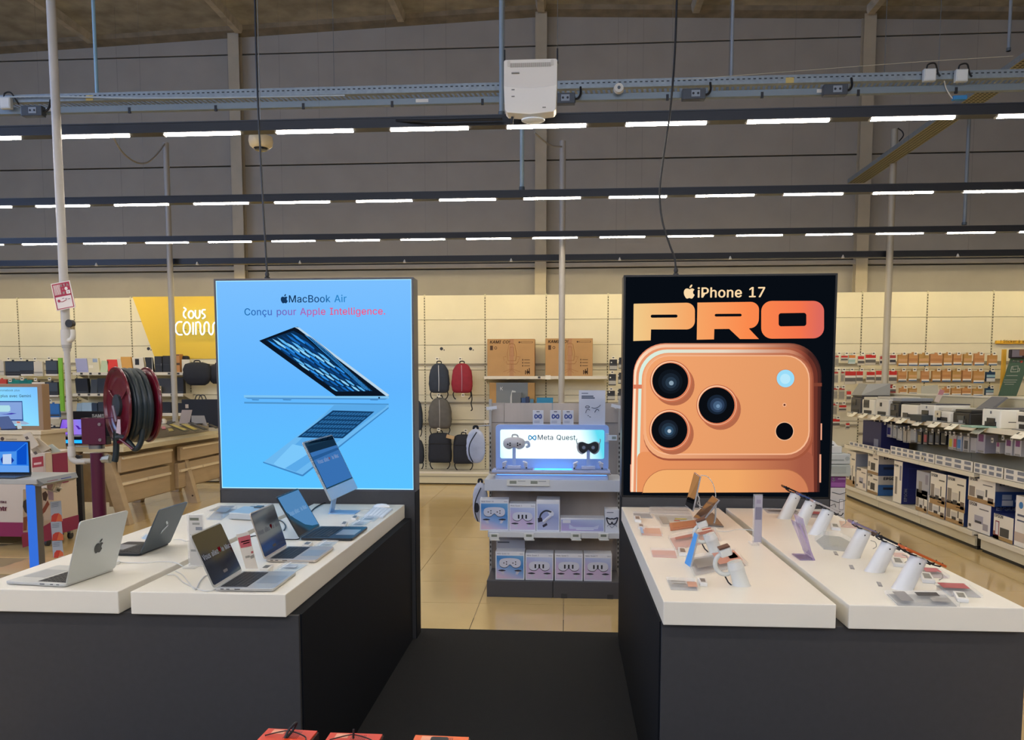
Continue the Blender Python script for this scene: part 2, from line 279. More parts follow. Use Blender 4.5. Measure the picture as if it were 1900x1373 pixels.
LEAF = [(0, .70), (.01, .82), (.09, .93), (.20, .97), (.20, .86), (.13, .75)]
def apple(parent, at, size, mat, plane='front', n=.0004):
    b = B(); pl = PL[plane]; a = Vector(at)
    for pts in (APPLE, LEAF):
        pts = [(p.x, p.y) for p in smoothpts([(x, y, 0) for x, y in pts], 3, True)]
        b.prism([a+Vector(pl(x*size, (y-.4)*size, 0)) for x, y in pts], Vector(pl(0, 0, n)))
    return b.put('fruit_logo', mat, parent)
WHITE = '#e9e6dc'
# ================================================================ the setting
X0, X1, YB, YW = -13.0, 11.0, -6.0, 13.0
tile_m = M('#ccb07a', .14, 0, 'noise', .07, 1.3, name='vinyl_tile', coat=.2)
fl = B().box(X0, X1, YB, YW+.3, -.1, -.006).put('floor', M('#8f7b58', .5), kind='structure')
tm = None; n = 0
for iy in range(14):
    for ix in range(40):
        x = -11.6+.61*ix; y = 4.4+.61*iy
        xs = (x-0)/max(y, .1)
        if y > 12.6 or abs(xs+.07) > .72+.3/y: continue
        if y < 5.9 and x > -2.6 and x < 1.7 and not (x > -1.4 and x < .6 and y > 4.6): continue
        if x > 4.3: continue
        if n >= 298: continue
        if tm is None:
            o = B().box(.002, .608, .002, .608, -.008, 0).put('tile', tile_m, fl); tm = o.data
        else:
            o = bpy.data.objects.new('tile', tm); C.objects.link(o); o.parent = fl
        o.location = (x, y, 0); n += 1
B().box(X0, X1, YB, 4.4, -.008, -.001).put('floor', tile_m, kind='structure')
cp = B().box(-2.25, 1.62, .3, 5.26, -.001, -.0003).put('carpet', M('#17181a', .95, 0, 'rough', .35, 260., name='black_carpet'))
tag(cp, 'black needle-felt carpet running between and under the two display counters', 'carpet')
# back wall: concrete cladding planks between steel columns
plank = M('#a29b8e', .8, 0, 'noise', .05, 2.2, name='cladding')
wb = B().box(X0, X1, YW+.08, YW+.3, 0, 8).put('wall_back', M('#4a463f', .8), kind='structure')
cols = [-10.3, -5.36, -.42, 4.58, 9.6]
bays = [X0]+cols+[X1]
zz = [0, 1.15, 2.3, 3.44, 3.53, 3.94, 5.14, 6.345, 6.9, 7.6]
for i in range(len(bays)-1):
    for j in range(len(zz)-1):
        B().box(bays[i]+.01, bays[i+1]-.01, YW-(.03 if j == 3 else 0), YW+.1, zz[j]+.01, zz[j+1]-.01).put('wall_panel', M('#b3aa9a', .8) if j == 3 else plank, wb, bevel=.006)
for x in cols:
    c = B().box(x-.09, x+.09, YW-.14, YW-.126, 0, 7.4).box(x-.09, x+.09, YW-.014, YW, 0, 7.4).box(x-.012, x+.012, YW-.13, YW-.01, 0, 7.4)
    c.put('trim_1', M('#b5a98f', .6, 0, 'noise', .06, 4.), kind='structure')
# roof: two slopes meeting over the middle column, ribs along the depth, edge beam on the wall
conc = M('#a09a88', .95, 0, 'rough', .28, 3.2, name='roof_underside')
def roofz(x): return 7.42-.036*abs(x+.42)
ce = B().hexa([(X0, YB, roofz(X0)), (-.42, YB, roofz(-.42)), (-.42, YW+.2, roofz(-.42)), (X0, YW+.2, roofz(X0))],
              [(X0, YB, roofz(X0)+.2), (-.42, YB, roofz(-.42)+.2), (-.42, YW+.2, roofz(-.42)+.2), (X0, YW+.2, roofz(X0)+.2)])
ce.hexa([(-.42, YB, roofz(-.42)), (X1, YB, roofz(X1)), (X1, YW+.2, roofz(X1)), (-.42, YW+.2, roofz(-.42))],
        [(-.42, YB, roofz(-.42)+.2), (X1, YB, roofz(X1)+.2), (X1, YW+.2, roofz(X1)+.2), (-.42, YW+.2, roofz(-.42)+.2)])
ce = ce.put('ceiling', conc, kind='structure')
for x in [-12.7, -10.2, -7.69, -5.24, -2.62, -.42, 1.95, 4.56, 7.1, 9.6]:
    z = roofz(x); b = B()
    b.hexa([(x-.05, YB, z-.13), (x+.05, YB, z-.13), (x+.05, YW-.2, z-.1), (x-.05, YW-.2, z-.1)], [(x-.11, YB, z+.02), (x+.11, YB, z+.02), (x+.09, YW-.2, z+.02), (x-.09, YW-.2, z+.02)])
    b.put('ceiling_rib', M('#b4ac98', .9, 0, 'rough', .2, 6.), ce)
b = B()
for xa, xb in ((X0, -.42), (-.42, X1)):
    za, zb = roofz(xa), roofz(xb)
    b.hexa([(xa, YW-.2, za-.05), (xb, YW-.2, zb-.05), (xb, YW, zb-.08), (xa, YW, za-.08)], [(xa, YW-.28, za+.03), (xb, YW-.28, zb+.03), (xb, YW, zb), (xa, YW, za)])
b.put('trim_2', M('#847a66', .95, 0, 'rough', .22, 5.), kind='structure')
wm = M('#8d8578', .8, 0, 'noise', .05, 1.)
B().box(X0-.2, X0, YB, YW+.3, 0, 7.7).put('wall_left', wm, kind='structure')
B().box(X1, X1+.2, YB, YW+.3, 0, 7.7).put('wall_right', wm, kind='structure')
B().box(X0, X1, YB-.2, YB, 0, 7.7).put('wall_behind', wm, kind='structure')

# added glowing panels, glazing-like and out of view, for cool ambient fill
sky = EM('#9fc0ff', FILL)  # bluish glow of the added fill panels
wg = B().box(X0, X0+.02, -3.5, 6.0, 3.6, 7.0).put('fill_panel_1', sky, kind='structure')
fr = B()
for k in range(7): fr.box(X0, X0+.06, -3.55+1.6*k, -3.47+1.6*k, 3.55, 7.05)
fr.box(X0, X0+.06, -3.5, 6.05, 3.5, 3.58); fr.box(X0, X0+.06, -3.5, 6.05, 7.0, 7.08)
fr.put('fill_panel_frame', M('#8a8a8a', .4, .5), wg)
w2 = B().box(-9, 6, YB, YB+.02, 3.2, 6.8).put('fill_panel_2', EM('#c8d6f4', FILL*.5), kind='structure')
# ================================================================ lamp tracks
blk = M('#14161c', .45)
diff = EM('#fff3e2', LAMP*1.4)
lampm = None
ORD = ['first', 'second', 'third', 'fourth', 'fifth', 'sixth', 'seventh', 'eighth', 'ninth', 'tenth']
TR = [(5.6, 'nearest black lamp track in view, highest in the picture'), (7.73, 'second black lamp track in view'), (9.8, 'third black lamp track in view')]
def sag(x): return 3.348+.0012*x*x*.8
for yt, lab in TR+[(3.45, 'black lamp track above the front of the counters'), (1.3, 'black lamp track above the camera'), (-.85, 'black lamp track behind the camera'), (-3.0, 'black lamp track at the far back of the hall')]:
    t = thing('lamp_track', lab+', crossing the hall', 'light track', (0, yt, 3.34))
    xs = [-9.6+.81*k for k in range(24)]
    hw = .045
    B().box(-10, 9.5, -hw, hw, .012, .08).put('rail', blk, t)
    B().box(-10, 9.5, -hw-.004, -hw, .075, .083).put('rail_lip', M('#20242c', .4), t)
    for k in range(-11, 11):
        x0 = -.415+.81*k
        if lampm is None:
            o = B().box(0, .54, -.015, .015, .003, .012).put('diffuser', diff, t); lampm = o.data
            hm = B().box(-.008, .0, -.02, .02, .0, .012).put('lamp_end_cap', M('#d8d4c8', .5), t); capm = hm.data
            hm.location = (x0, 0, 0)
        else:
            o = bpy.data.objects.new('diffuser', lampm); C.objects.link(o); o.parent = t
            h = bpy.data.objects.new('lamp_end_cap', capm); C.objects.link(h); h.parent = t; h.location = (x0, 0, 0)
        o.location = (x0, 0, 0)
    for k in range(-4, 4):
        B().cyl((k*2.43+.7, 0, .085), (k*2.43+.7, 0, roofz(k*2.43)-3.36), .001, 6).put('hanger_wire', M('#77746c', .4, .6), t)
# fourth track: wall washers aimed at the shelving, seen from behind
t = thing('wall_washer_track', 'black lamp track nearest the back wall with small white cones under it', 'light track', (0, 11.6, 3.345))
B().box(-10, 9.5, -.045, .045, .0, .085).put('rail', blk, t)
for k in range(-8, 8):
    x0 = -.8+1.55*k
    B().lathe([(.004, 0), (.014, -.02), (.022, -.045), (.0, -.046)], 12, Matrix.Translation((x0, -.052, .035))).put('spot_cone', M('#e8e4da', .5), t, smooth=True)
    mw = Matrix.Translation((x0-.3, .06, .02)) @ Matrix.Rotation(math.radians(35), 4, 'X')
    B().box(0, .6, 0, .07, -.004, 0, mw).put('washer_panel', EM('#ffeab8', WASH), t)
    B().box(-.01, .61, -.01, .08, .0, .012, mw).put('washer_housing', blk, t)
    B().hexa([(x0-.31, .05, .083), (x0+.31, .05, .083), (x0+.31, .28, .04), (x0-.31, .28, .04)], [(x0-.31, .05, .09), (x0+.31, .05, .09), (x0+.31, .28, .047), (x0-.31, .28, .047)]).put('light_block_flap', blk, t)  # added flap, keeps the washer light off the wall above
for k in range(-4, 4):
    B().cyl((k*2.43+.7, 0, .085), (k*2.43+.7, 0, 3.7), .0015, 6).put('hanger_wire', M('#77746c', .4, .6), t)
# ================================================================ counters
top = M('#e6e1d3', .38, 0, 'noise', .015, 3., name='white_laminate'); dk = M('#38383a', .6, 0, 'noise', .06, 40., name='charcoal_laminate')
shade_blk = M('#0b0f16', .75, 0, None, 0, 1, .2, name='shade_black')  # shade of the aisle-facing sides put into a near-black colour
def counter(label, x0, x1, tops, lb):
    t = thing('display_counter', label, 'counter', ((x0+x1)/2, 3.75, 0)); ox = (x0+x1)/2; oy = 3.75
    b = B().box(x0-ox, x1-ox, 2.73-oy, 4.79-oy, .0, .765); b.put('base', dk, t, bevel=.002)
    for xs in ((x0-ox-.006, x0-ox+.002), (x1-ox-.036, x1-ox+.006)) if x0 < 0 else ((x0-ox-.006, x0-ox+.03), (x1-ox-.002, x1-ox+.006)): B().box(xs[0], xs[1], 2.745-oy, 4.785-oy, 0, .7655).put('shaded_side', shade_blk, t)
    return t
def slab(label, x0, x1):
    ox = (x0+x1)/2
    o = B().box(x0-ox, x1-ox, 2.70-3.75, 4.785-3.75, -.083, 0).put('countertop_slab', top, bevel=.003); o.location = (ox, 3.75, .85)
    return tag(o, label, 'countertop')
tL = counter('charcoal counter base on the left carrying two white tops with computers', -2.17, -.955, 2, 0)
tR = counter('charcoal counter base on the right carrying two white tops with phones', .337, 1.56, 2, 0)
slab('white top of the left counter nearest the left edge, under the two turned-away laptops', -2.17, -1.607)
slab('white top of the left counter beside the aisle, under three open laptops', -1.562, -.99)
slab('white top of the right counter beside the aisle, under loop-handled phone stands', .338, .918)
slab('white top of the right counter farther right, under the row of slanted phones', .96, 1.535)
# ================================================================ light boxes
def Pc(ox, oy, s, Y):            # point of a zoomed crop -> point on the plane y=Y
    return lambda x, y: aY(ox+x/s, oy+y/s, Y)
def lightbox(name, label, x0, x1, yf, z1, zs, frame):
    ox = (x0+x1)/2; t = thing(name, label, 'light box', (ox, yf, 0)); W = (x1-x0)/2
    B().box(-W+.004, W-.004, .0, .14, 0, zs-.008).put('lower_panel', dk, t, bevel=.002)
    for xs in ((-W, -W+.004), (W-.004, W)): B().box(xs[0], xs[1], .0, .14, 0, zs-.008).put('shaded_side', shade_blk, t)  # box sides near-black too, their shade put into the colour
    fr = M(frame, .4, .3)
    b = B().box(-W, -W+.012, 0, .14, zs-.008, z1).box(W-.012, W, 0, .14, zs-.008, z1).box(-W+.012, W-.012, 0, .14, z1-.012, z1).box(-W+.012, W-.012, 0, .14, zs-.008, zs+.004)
    b.put('frame', fr, t, bevel=.001)
    B().box(-W+.012, W-.012, .02, .12, zs+.004, z1-.012).put('core_panel', M('#303034', .6), t)
    B().box(-W+.02, W-.02, .121, .128, zs+.01, z1-.02).put('rear_screen', EM('#6fb4ff', .6), t)
    return t
# --- left: blue poster
YL = 4.8
tl = lightbox('light_box', 'backlit sky-blue laptop poster in a dark frame behind the left counter', -2.165, -.925, YL, 2.235, .935, '#4a4a50')
cx = tl.location.x
scr = B().box(-2.155-cx, -.935-cx, .004, .018, .94, 2.225).put('lit_screen', EMG([(0, '#59c3ff'), (.5, '#62b6ff'), (1, '#7cc0ff')], 'Z', 1.0, .9, 2.25), tl)
edge = B()
for a in ((-2.155, -2.149, .94, 2.225), (-.941, -.935, .94, 2.225), (-2.149, -.941, .94, .946), (-2.149, -.941, 2.219, 2.225)):
    edge.box(a[0]-cx, a[1]-cx, .0025, .004, a[2], a[3])
edge.put('bright_edge', EM('#a8e2ff', 1.15), scr)
pc = Pc(390, 500, 3.27, YL+.003)
def art(parent, pts, mat, layer, name='print_shape', pcf=None, ox=None, smooth=0, closed=True, Y0=None):
    q = [pcf(x, y) for x, y in pts]
    if smooth: q = smoothpts(q, smooth, True)
    d = -.0006*layer
    q = [Vector((p.x-ox, d+.004, p.z)) for p in q]
    return B().prism(q, (0, -.0005, 0)).put(name, mat, parent)
A = lambda pts, mat, layer, **k: art(scr, pts, mat, layer, pcf=pc, ox=cx, **k)
# laptop picture: open lid, base seen edge-on, and its mirrored keyboard half
A([(297, 432), (512, 350), (532, 348), (1087, 768), (762, 768)], EM('#0a1524', 1), 1, name='lid_outline')
A([(512, 350), (540, 352), (1087, 762), (1080, 768), (1068, 768), (532, 360)], EM('#b9d4e8', 1), 2, name='lid_edge')
wall_em = EMG([(0, '#062238'), (.35, '#0f5fb0'), (.7, '#4aa8ee'), (1, '#0b2a46')], s=1, lo=-.35, hi=.45, ang=(.7, 0, .7))
A([(338, 428), (505, 372), (560, 400), (960, 738), (770, 742)], EM('#0b2f55', 1), 3, name='wallpaper')
random.seed(3)
pet = [EM('#2f8fe6'), EM('#5fb8f5'), EM('#1766b8'), EM('#8fd4fa'), EM('#0d3f7a')]
def quad(u, v):  # bilinear in wallpaper
    a, b, c, d = Vector((345, 430)), Vector((530, 372)), Vector((985, 742)), Vector((765, 742))
    return a*(1-u)*(1-v)+b*u*(1-v)+c*u*v+d*(1-u)*v
petals = {}
for r in range(9):
    for c_ in range(6):
        u = (c_+.15+(.4 if r % 2 else 0))/6.6; v = r/9.
        if u > .92: continue
        L, wd = .19-.09*v, .055
        p0 = quad(u, v); p1 = quad(min(1, u+wd), v+L*.35); p2 = quad(min(1, u+wd*.9), min(.99, v+L*.9)); p3 = quad(u+.0, min(.99, v+L)); p4 = quad(max(0, u-wd*.6), v+L*.5)
        A([tuple(p) for p in (p0, p1, p2, p3, p4)], pet[(r*2+c_*3) % 5], 4+(r*6+c_) % 5*.3, name='wallpaper_petal')
for k in range(7):
    p = [(555+k*18, 392+k*14), (580+k*18, 405+k*14), (960-k*6, 735-k*2), (950-k*8, 738-k*3)]
    A([(565+k*9, 395+k*2), (585+k*9, 402+k*4), (955+k*6, 728+k*2), (930+k*7, 725+k*2)], [EM('#03101f'), EM('#3b9cf0')][k % 2], 7, name='wallpaper_petal')
A([(205, 762), (760, 768), (1085, 768), (1085, 782), (1060, 790), (230, 784), (207, 778)], EM('#7fc4f2', 1), 5, name='base_edge')
A([(210, 776), (1080, 782), (1060, 790), (230, 785)], EM('#4f93cf', 1), 6, name='base_shadow_line')
for x0, x1 in ((252, 300), (440, 495), (968, 1022)): A([(x0, 787), (x1, 789), (x1-6, 794), (x0+6, 793)], EM('#3f7fb8'), 7, name='base_foot')
A([(1021, 773), (1031, 773), (1031, 783), (1021, 783)], EM('#12304a'), 8, name='port')
A([(207, 803), (900, 817), (1083, 814), (1083, 840), (560, 1253), (322, 1170), (560, 985), (750, 824), (207, 814)], EM('#6cb8f0', 1), 2, name='reflected_base')
A([(207, 803), (1083, 814), (1083, 822), (207, 813)], EM('#4c93cc', 1), 3, name='reflected_edge')
A([(752, 822), (1075, 820), (1062, 838), (520, 1228), (385, 1180), (540, 1040)], EM('#5aa9e8', 1), 3, name='reflected_deck')
A([(500, 1060), (640, 1090), (440, 1215), (385, 1178)], EM('#7cc8fb', 1), 4, name='reflected_trackpad')
A([(745, 855), (997, 862), (805, 1024), (530, 1018)], EM('#123c66', 1), 5, name='reflected_keyboard')
for r in range(6):
    for c_ in range(13):
        def kq(u, v):
            a, b, c, d = Vector((753, 860)), Vector((985, 866)), Vector((800, 1018)), Vector((545, 1013))
            return a*(1-u)*(1-v)+b*u*(1-v)+c*u*v+d*(1-u)*v
        u0, u1, v0, v1 = c_/13+.012, (c_+1)/13-.012, r/6+.03, (r+1)/6-.03
        if r == 0 and c_ == 0: kb = B()
        q = [pc(*kq(u, v)) for u, v in ((u0, v0), (u1, v0), (u1, v1), (u0, v1))]
        kb.prism([Vector((p.x-cx, .0005, p.z)) for p in q], (0, -.0004, 0))
o = kb.put('reflected_keys', EM('#2b6aa2', 1), scr); o['kind'] = 'stuff'
A([(322, 1166), (560, 1245), (1083, 835), (1083, 843), (565, 1254), (555, 1254), (322, 1173)], EM('#3f86c4', 1), 6, name='reflected_rim')
def ptx(parent, s, pcf, ox, x0, y, x1, em, mat, bold=.01, Y=-.0008, **k):
    a = pcf(x0, y); b_ = pcf(x1, y)
    return txt(parent, s, (a.x-ox, Y+.004, a.z), em, mat, 'front', w=b_.x-a.x, bold=bold, **k)
a = pc(450, 178)
apple(scr, (a.x-cx, .0035, a.z), .05, EM('#14365c'))
ptx(scr, 'MacBook Air', pc, cx, 478, 200, 828, .066, EMG([(0, '#16385c'), (.6, '#1d4f84'), (1, '#2f86c8')], 'X', 1, -.11, .13), bold=.01)
ptx(scr, 'Conçu pour Apple Intelligence.', pc, cx, 208, 278, 1062, .0665, EMG([(0, '#1d6fae'), (.2, '#3f6fc0'), (.45, '#9a6ac0'), (.7, '#e05a8c'), (1, '#f05a86')], 'X', 1, -.44, .34), bold=.01)
# --- right: black poster with the copper phone
YR = 4.8
tr = lightbox('light_box', 'backlit black poster of a copper-orange phone behind the right counter', .337, 1.575, YR, 2.235, .915, '#0d0e10')
cr = tr.location.x
sc2 = B().box(.349-cr, 1.563-cr, .004, .018, .92, 2.223).put('lit_screen', EM('#080d14', 1), tr)
pr = Pc(1150, 500, 3.193, YR+.003)
Rr = lambda pts, mat, layer, **k: art(sc2, pts, mat, layer, pcf=pr, ox=cr, **k)
a = pr(413, 132); apple(sc2, (a.x-cr, .0035, a.z), .073, EM('#f9d8a8'))
ptx(sc2, 'iPhone 17', pr, cr, 460, 166, 860, .1, EM('#f9d8a8'), bold=.016)
pro = EMG([(0, '#f0c888'), (.3, '#f6a868'), (.62, '#fb8a4e'), (.9, '#f4744c'), (1, '#dd6a5c')], 'X', 1, -.55, .52)
def xf(pts): return pts
def arc(cx_, cy_, rx, ry, a0, a1, n=7): return [(cx_+rx*math.cos(math.radians(a0+(a1-a0)*i/n)), cy_+ry*math.sin(math.radians(a0+(a1-a0)*i/n))) for i in range(n+1)]
# letters P R O built as outlined shapes with their slots
Rr([(82, 208), (84, 203)]+arc(395, 245, 50, 48, -90, 0)+arc(395, 305, 50, 50, 0, 90)+[(185, 355), (183, 420), (80, 424)], pro, 1, name='letter_p')
Rr([(190, 268)]+arc(333, 276, 9, 9, -90, 90)+[(190, 286)]+arc(192, 277, 9, 9, 90, 270), EM('#080d14'), 2, name='letter_slot')
Rr([(460, 196)]+arc(775, 238, 50, 46, -90, 0)+arc(770, 292, 54, 56, 0, 90)+[(765, 350), (824, 412), (712, 412), (648, 352), (560, 353), (558, 414), (456, 416)], pro, 1, name='letter_r')
Rr(arc(713, 270, 9, 8, -90, 90)+arc(571, 271, 9, 8, 90, 270), EM('#080d14'), 2, name='letter_slot')
Rr(arc(1146, 246, 64, 60, -90, 0)+arc(1146, 346, 64, 62, 0, 90)+arc(902, 348, 64, 62, 90, 180)+arc(902, 248, 64, 62, 180, 270), pro, 1, name='letter_o')
Rr(arc(1090, 272, 15, 15, -90, 0)+arc(1090, 320, 15, 15, 0, 90)+arc(956, 322, 15, 15, 90, 180)+arc(956, 274, 15, 15, 180, 270), EM('#080d14'), 2, name='letter_slot')
def body(x0, x1, y0, r, x0b, x1b, yb=1318, rx=None): return arc(x0+r, y0+r, r, r, 180, 270, 10)+arc(x1-r, y0+r, r, r, 270, 360, 10)+[(x1b, yb), (x0b, yb)]
Rr(body(80, 1195, 437, 190, 62, 1184), EMG([(0, '#e88a68'), (.25, '#c98a6a'), (.8, '#a4604a'), (1, '#3a2020')], 'X', 1, -.5, .5), 1, name='phone_body')
Rr(body(84, 1188, 444, 186, 66, 1176), EMG([(0, '#ffe0c0'), (.1, '#f4c8a8'), (.6, '#eeb090'), (.93, '#94503c'), (1, '#4a2622')], 'X', 1, -.54, .47), 2, name='body_rim')
Rr(body(97, 1172, 462, 176, 80, 1168), EMG([(0, '#e8946c'), (.6, '#e8905f'), (.95, '#9a4f3c'), (1, '#6a3228')], 'X', 1, -.52, .47), 3, name='body_band')
Rr(body(112, 1148, 474, 168, 96, 1150), EMG([(0, '#d8efe0'), (.5, '#e8d8c4'), (.92, '#cc8668'), (1, '#8c4a38')], 'X', 1, -.51, .45), 4, name='body_highlight')
Rr(body(130, 1136, 494, 158, 112, 1138), EMG([(0, '#f0a070'), (.5, '#e09068'), (1, '#b06048')], 'X', 1, -.5, .44), 5, name='body_inner')
Rr(body(102, 1144, 1080, 40, 100, 1150), EMG([(0, '#e8945f'), (.55, '#d88a5c'), (1, '#a45a44')], 'X', 1, -.5, .44), 6, name='body_back')
def rr4(x0, x1, y0, y1, r): return arc(x1-r, y0+r, r, r, -90, 0)+arc(x1-r, y1-r, r, r, 0, 90)+arc(x0+r, y1-r, r, r, 90, 180)+arc(x0+r, y0+r, r, r, 180, 270)
Rr(rr4(140, 1146, 500, 1132, 150), EM('#a0553c'), 7, name='plateau_shadow')
Rr(rr4(140, 1136, 500, 1120, 148), EMG([(0, '#f4b080'), (1, '#b4684c')], 'X', 1, -.5, .44), 8, name='plateau_rim')
Rr(rr4(152, 1124, 508, 1098, 140), EM('#f6b890'), 9, name='plateau_edge')
Rr(rr4(154, 1116, 514, 1090, 136), EMG([(0, '#f0a26c'), (.35, '#e49a66'), (.7, '#d88a5a'), (1, '#b46a48')], s=1, lo=-.55, hi=.55, ang=(.55, 0, -.2)), 10, name='camera_plateau')
Rr(rr4(133, 1120, 1182, 1440, 160)[:0]+arc(280, 1330, 148, 148, 180, 270, 8)+arc(970, 1330, 148, 148, 270, 360, 8)[:8]+[(1118, 1318), (134, 1318)], EM('#b8704a'), 8, name='glass_back_line')
Rr(arc(280, 1332, 145, 146, 184, 270, 8)+arc(970, 1332, 145, 146, 270, 355, 8), EMG([(0, '#f2b070'), (.6, '#f0a868'), (1, '#d08058')], 'X', 1, -.5, .44), 9, name='glass_back')
for (x0, x1, y0, y1) in ((1190, 1198, 912, 1010), (1183, 1193, 1095, 1262), (62, 72, 1155, 1310)):
    Rr([(x0, y0), (x1, y0), (x1-1, y1), (x0-1, y1)], EM('#f0a888'), 2, name='side_button')
Rr([(1128, 672), (1196, 672), (1196, 692), (1128, 692)], EM('#7c4030'), 6, name='antenna_line')
Rr([(80, 682), (130, 682), (130, 706), (80, 706)], EM('#d87c5c'), 6, name='antenna_line')
def disc(cx_, cy_, r, mat, l, name): Rr([(cx_+r*math.cos(t), cy_+r*math.sin(t)) for t in [2*PI*i/40 for i in range(40)]], mat, l, name=name)
for (x, y) in ((302, 662), (576, 806), (297, 952)):
    disc(x+18, y+22, 122, EM('#b4694a'), 11, 'lens_shadow')
    disc(x, y, 124, EM('#c8704e'), 12, 'lens_ring_outer'); disc(x-2, y-2, 117, EM('#fbc8a0'), 13, 'lens_ring_edge'); disc(x, y, 112, EM('#d87c58'), 14, 'lens_ring')
    disc(x-4, y-2, 106, EM('#0a0d12'), 15, 'lens_glass')
for (x, y, r, cs) in ((304, 664, 72, ('#10161e', '#1a2430', '#2a3a4a', '#8aa0b0')), (580, 800, 58, ('#182434', '#2c3e58', '#46607e', '#7090b0')), (292, 948, 58, ('#18202c', '#243444', '#34506a', '#b8c8d4'))):
    for k, c in enumerate(cs): disc(x-6+k*2, y+k*3, r*(1-.27*k), EM(c), 16+k, 'lens_reflection')
disc(980, 646, 56, EM('#d88c60'), 12, 'flash_ring'); disc(980, 646, 52, EM('#9adcf8'), 13, 'flash'); disc(978, 648, 30, EM('#b8e8fa'), 14, 'flash')
disc(974, 958, 56, EM('#f0b890'), 12, 'sensor_ring'); disc(974, 958, 51, EM('#080a10'), 13, 'sensor')
disc(974, 802, 12, EM('#f0b088'), 12, 'microphone'); disc(974, 802, 6, EM('#5c2c20'), 13, 'microphone')
# hanging cables
cb = M('#101216', .5)
def cable(name, label, pts, r, mat=cb, cat='cable', n=8, k=6, group=None):
    p = smoothpts(pts, k); o0 = p[-1].copy(); o = B().tube([q-o0 for q in p], r, n).put(name, mat, smooth=True); o.location = o0
    return tag(o, label, cat, group)
Y = 4.87
cable('hanging_cable', 'black power cable dropping straight onto the blue poster box', [aY(472, -40, Y), aY(477, 150, Y), aY(484, 300, Y), aY(491, 430, Y), aY(496, 512, Y)], .0062)
cable('hanging_cable', 'black power cable bowing sideways onto the black poster box', [aY(1257, -40, Y), aY(1252, 100, Y), aY(1243, 210, Y), aY(1230, 300, Y), aY(1224, 360, Y), aY(1229, 410, Y), aY(1243, 455, Y), aY(1252, 480, Y), aY(1254, 506, Y)], .0062)
for px, py, nm in ((496, 517, 'blue'), (1254, 510, 'black')):
    p = aY(px, py, Y); t = thing('cable_gland', 'black cable gland on top of the %s poster box' % nm, 'cable gland', (p.x, Y, 2.235))
    B().lathe([(.017, 0), (.017, .014), (.011, .02), (.014, .034), (.009, .05), (.0, .051)], 12).put('body', cb, t, smooth=True)
# ================================================================ overhead: cable trays, poles, hung devices
galv = M('#8d979c', .45, .35, 'noise', .1, 30.); galvd = M('#5c6468', .5, .3); pvc = M('#b9b6b0', .45, 0, 'noise', .04, 6.)
t = thing('cable_tray', 'long perforated galvanised cable tray hung above the nearest lamp track', 'cable tray', (0, 6.5, 3.88))
B().box(-10, 3.6, -.11, -.108, 0, .06).box(-10, 3.6, .108, .11, 0, .06).put('side_flange', galv, t, kind='stuff')
B().box(-10, 3.6, -.108, -.06, .0, .002).box(-10, 3.6, .06, .108, 0, .002).put('bottom_edge', galv, t, kind='stuff')
b = B()
for k in range(340): x = -9.9+.0398*k; b.hexa([(x, -.06, 0), (x+.018, -.06, 0), (x+.038, .06, 0), (x+.02, .06, 0)], [(x, -.06, .002), (x+.018, -.06, .002), (x+.038, .06, .002), (x+.02, .06, .002)])
b.put('rung', galv, t, kind='stuff')
b = B()
for k in range(330): b.box(-9.9+.041*k, -9.88+.041*k, -.1118, -.11, .034, .042)
b.put('flange_slot', M('#30363a', .6), t, kind='stuff')
B().box(-10, 3.6, -.09, -.09+.045, -.085, -.035).put('socket_rail', M('#7d888d', .4, .3), t, bevel=.003)
B().box(-10, 3.2, -.02, .04, -.19, -.155).put('lower_rail', M('#93a2aa', .4, .3), t, bevel=.003)
for k in range(12):
    x = -5.0+.72*k; B().box(x, x+.02, -.094, -.08, -.1, -.055).put('clip', blk, t)
    B().cyl((x+.2, -.024, -.172), (x+.2, -.02, -.172), .013, 12).put('rail_knockout', galvd, t)
for x in (-4.3, -1.2, 1.9): B().box(x, x+.1, -.0925, -.09, -.07, -.045).put('rail_label', M('#d9d2c4', .6), t)
B().box(-3.9, -3.84, -.1125, -.11, .0, .04).put('yellow_label', M('#c9b26a', .6), t)
B().box(1.66, 1.72, -.1125, -.11, .0, .04).put('yellow_label', M('#c9b26a', .6), t)
for px in (620, 1352, 1640, 1740):
    p = aY(px, 160, 6.5); B().cyl((p.x, 0, .06), (p.x, 0, roofz(p.x)-3.88), .002, 6).put('hanger_wire', galvd, t)
def sockbox(px, py, lab):
    p = aY(px, py, 6.38); t = thing('power_box', lab, 'power box', (p.x, 6.36, p.z))
    B().box(-.088, .088, -.03, .03, -.04, .04).put('case', M('#3f444a', .35), t, bevel=.005)
    B().box(-.02, .045, -.033, -.03, -.022, .026).put('socket_plate', M('#8c949c', .4), t)
    for dx in (-.006, .03): B().cyl((dx, -.0345, .002), (dx, -.033, .002), .009, 12).put('socket_hole', blk, t)
    B().tube(smoothpts([(.08, 0, 0), (.11, 0, .005), (.13, .01, .04), (.13, .03, .1)]), .009, 8).put('cable_tail', cb, t, smooth=True)
sockbox(65, 209, 'dark socket box under the cable tray beside the tall white pipe, far left')
sockbox(1046, 186, 'dark socket box half hidden beside the hanging white projector')
sockbox(1286, 178, 'dark socket box under the cable tray right of the bowed black cable')
sockbox(1547, 170, 'dark socket box under the cable tray near the right steel column')
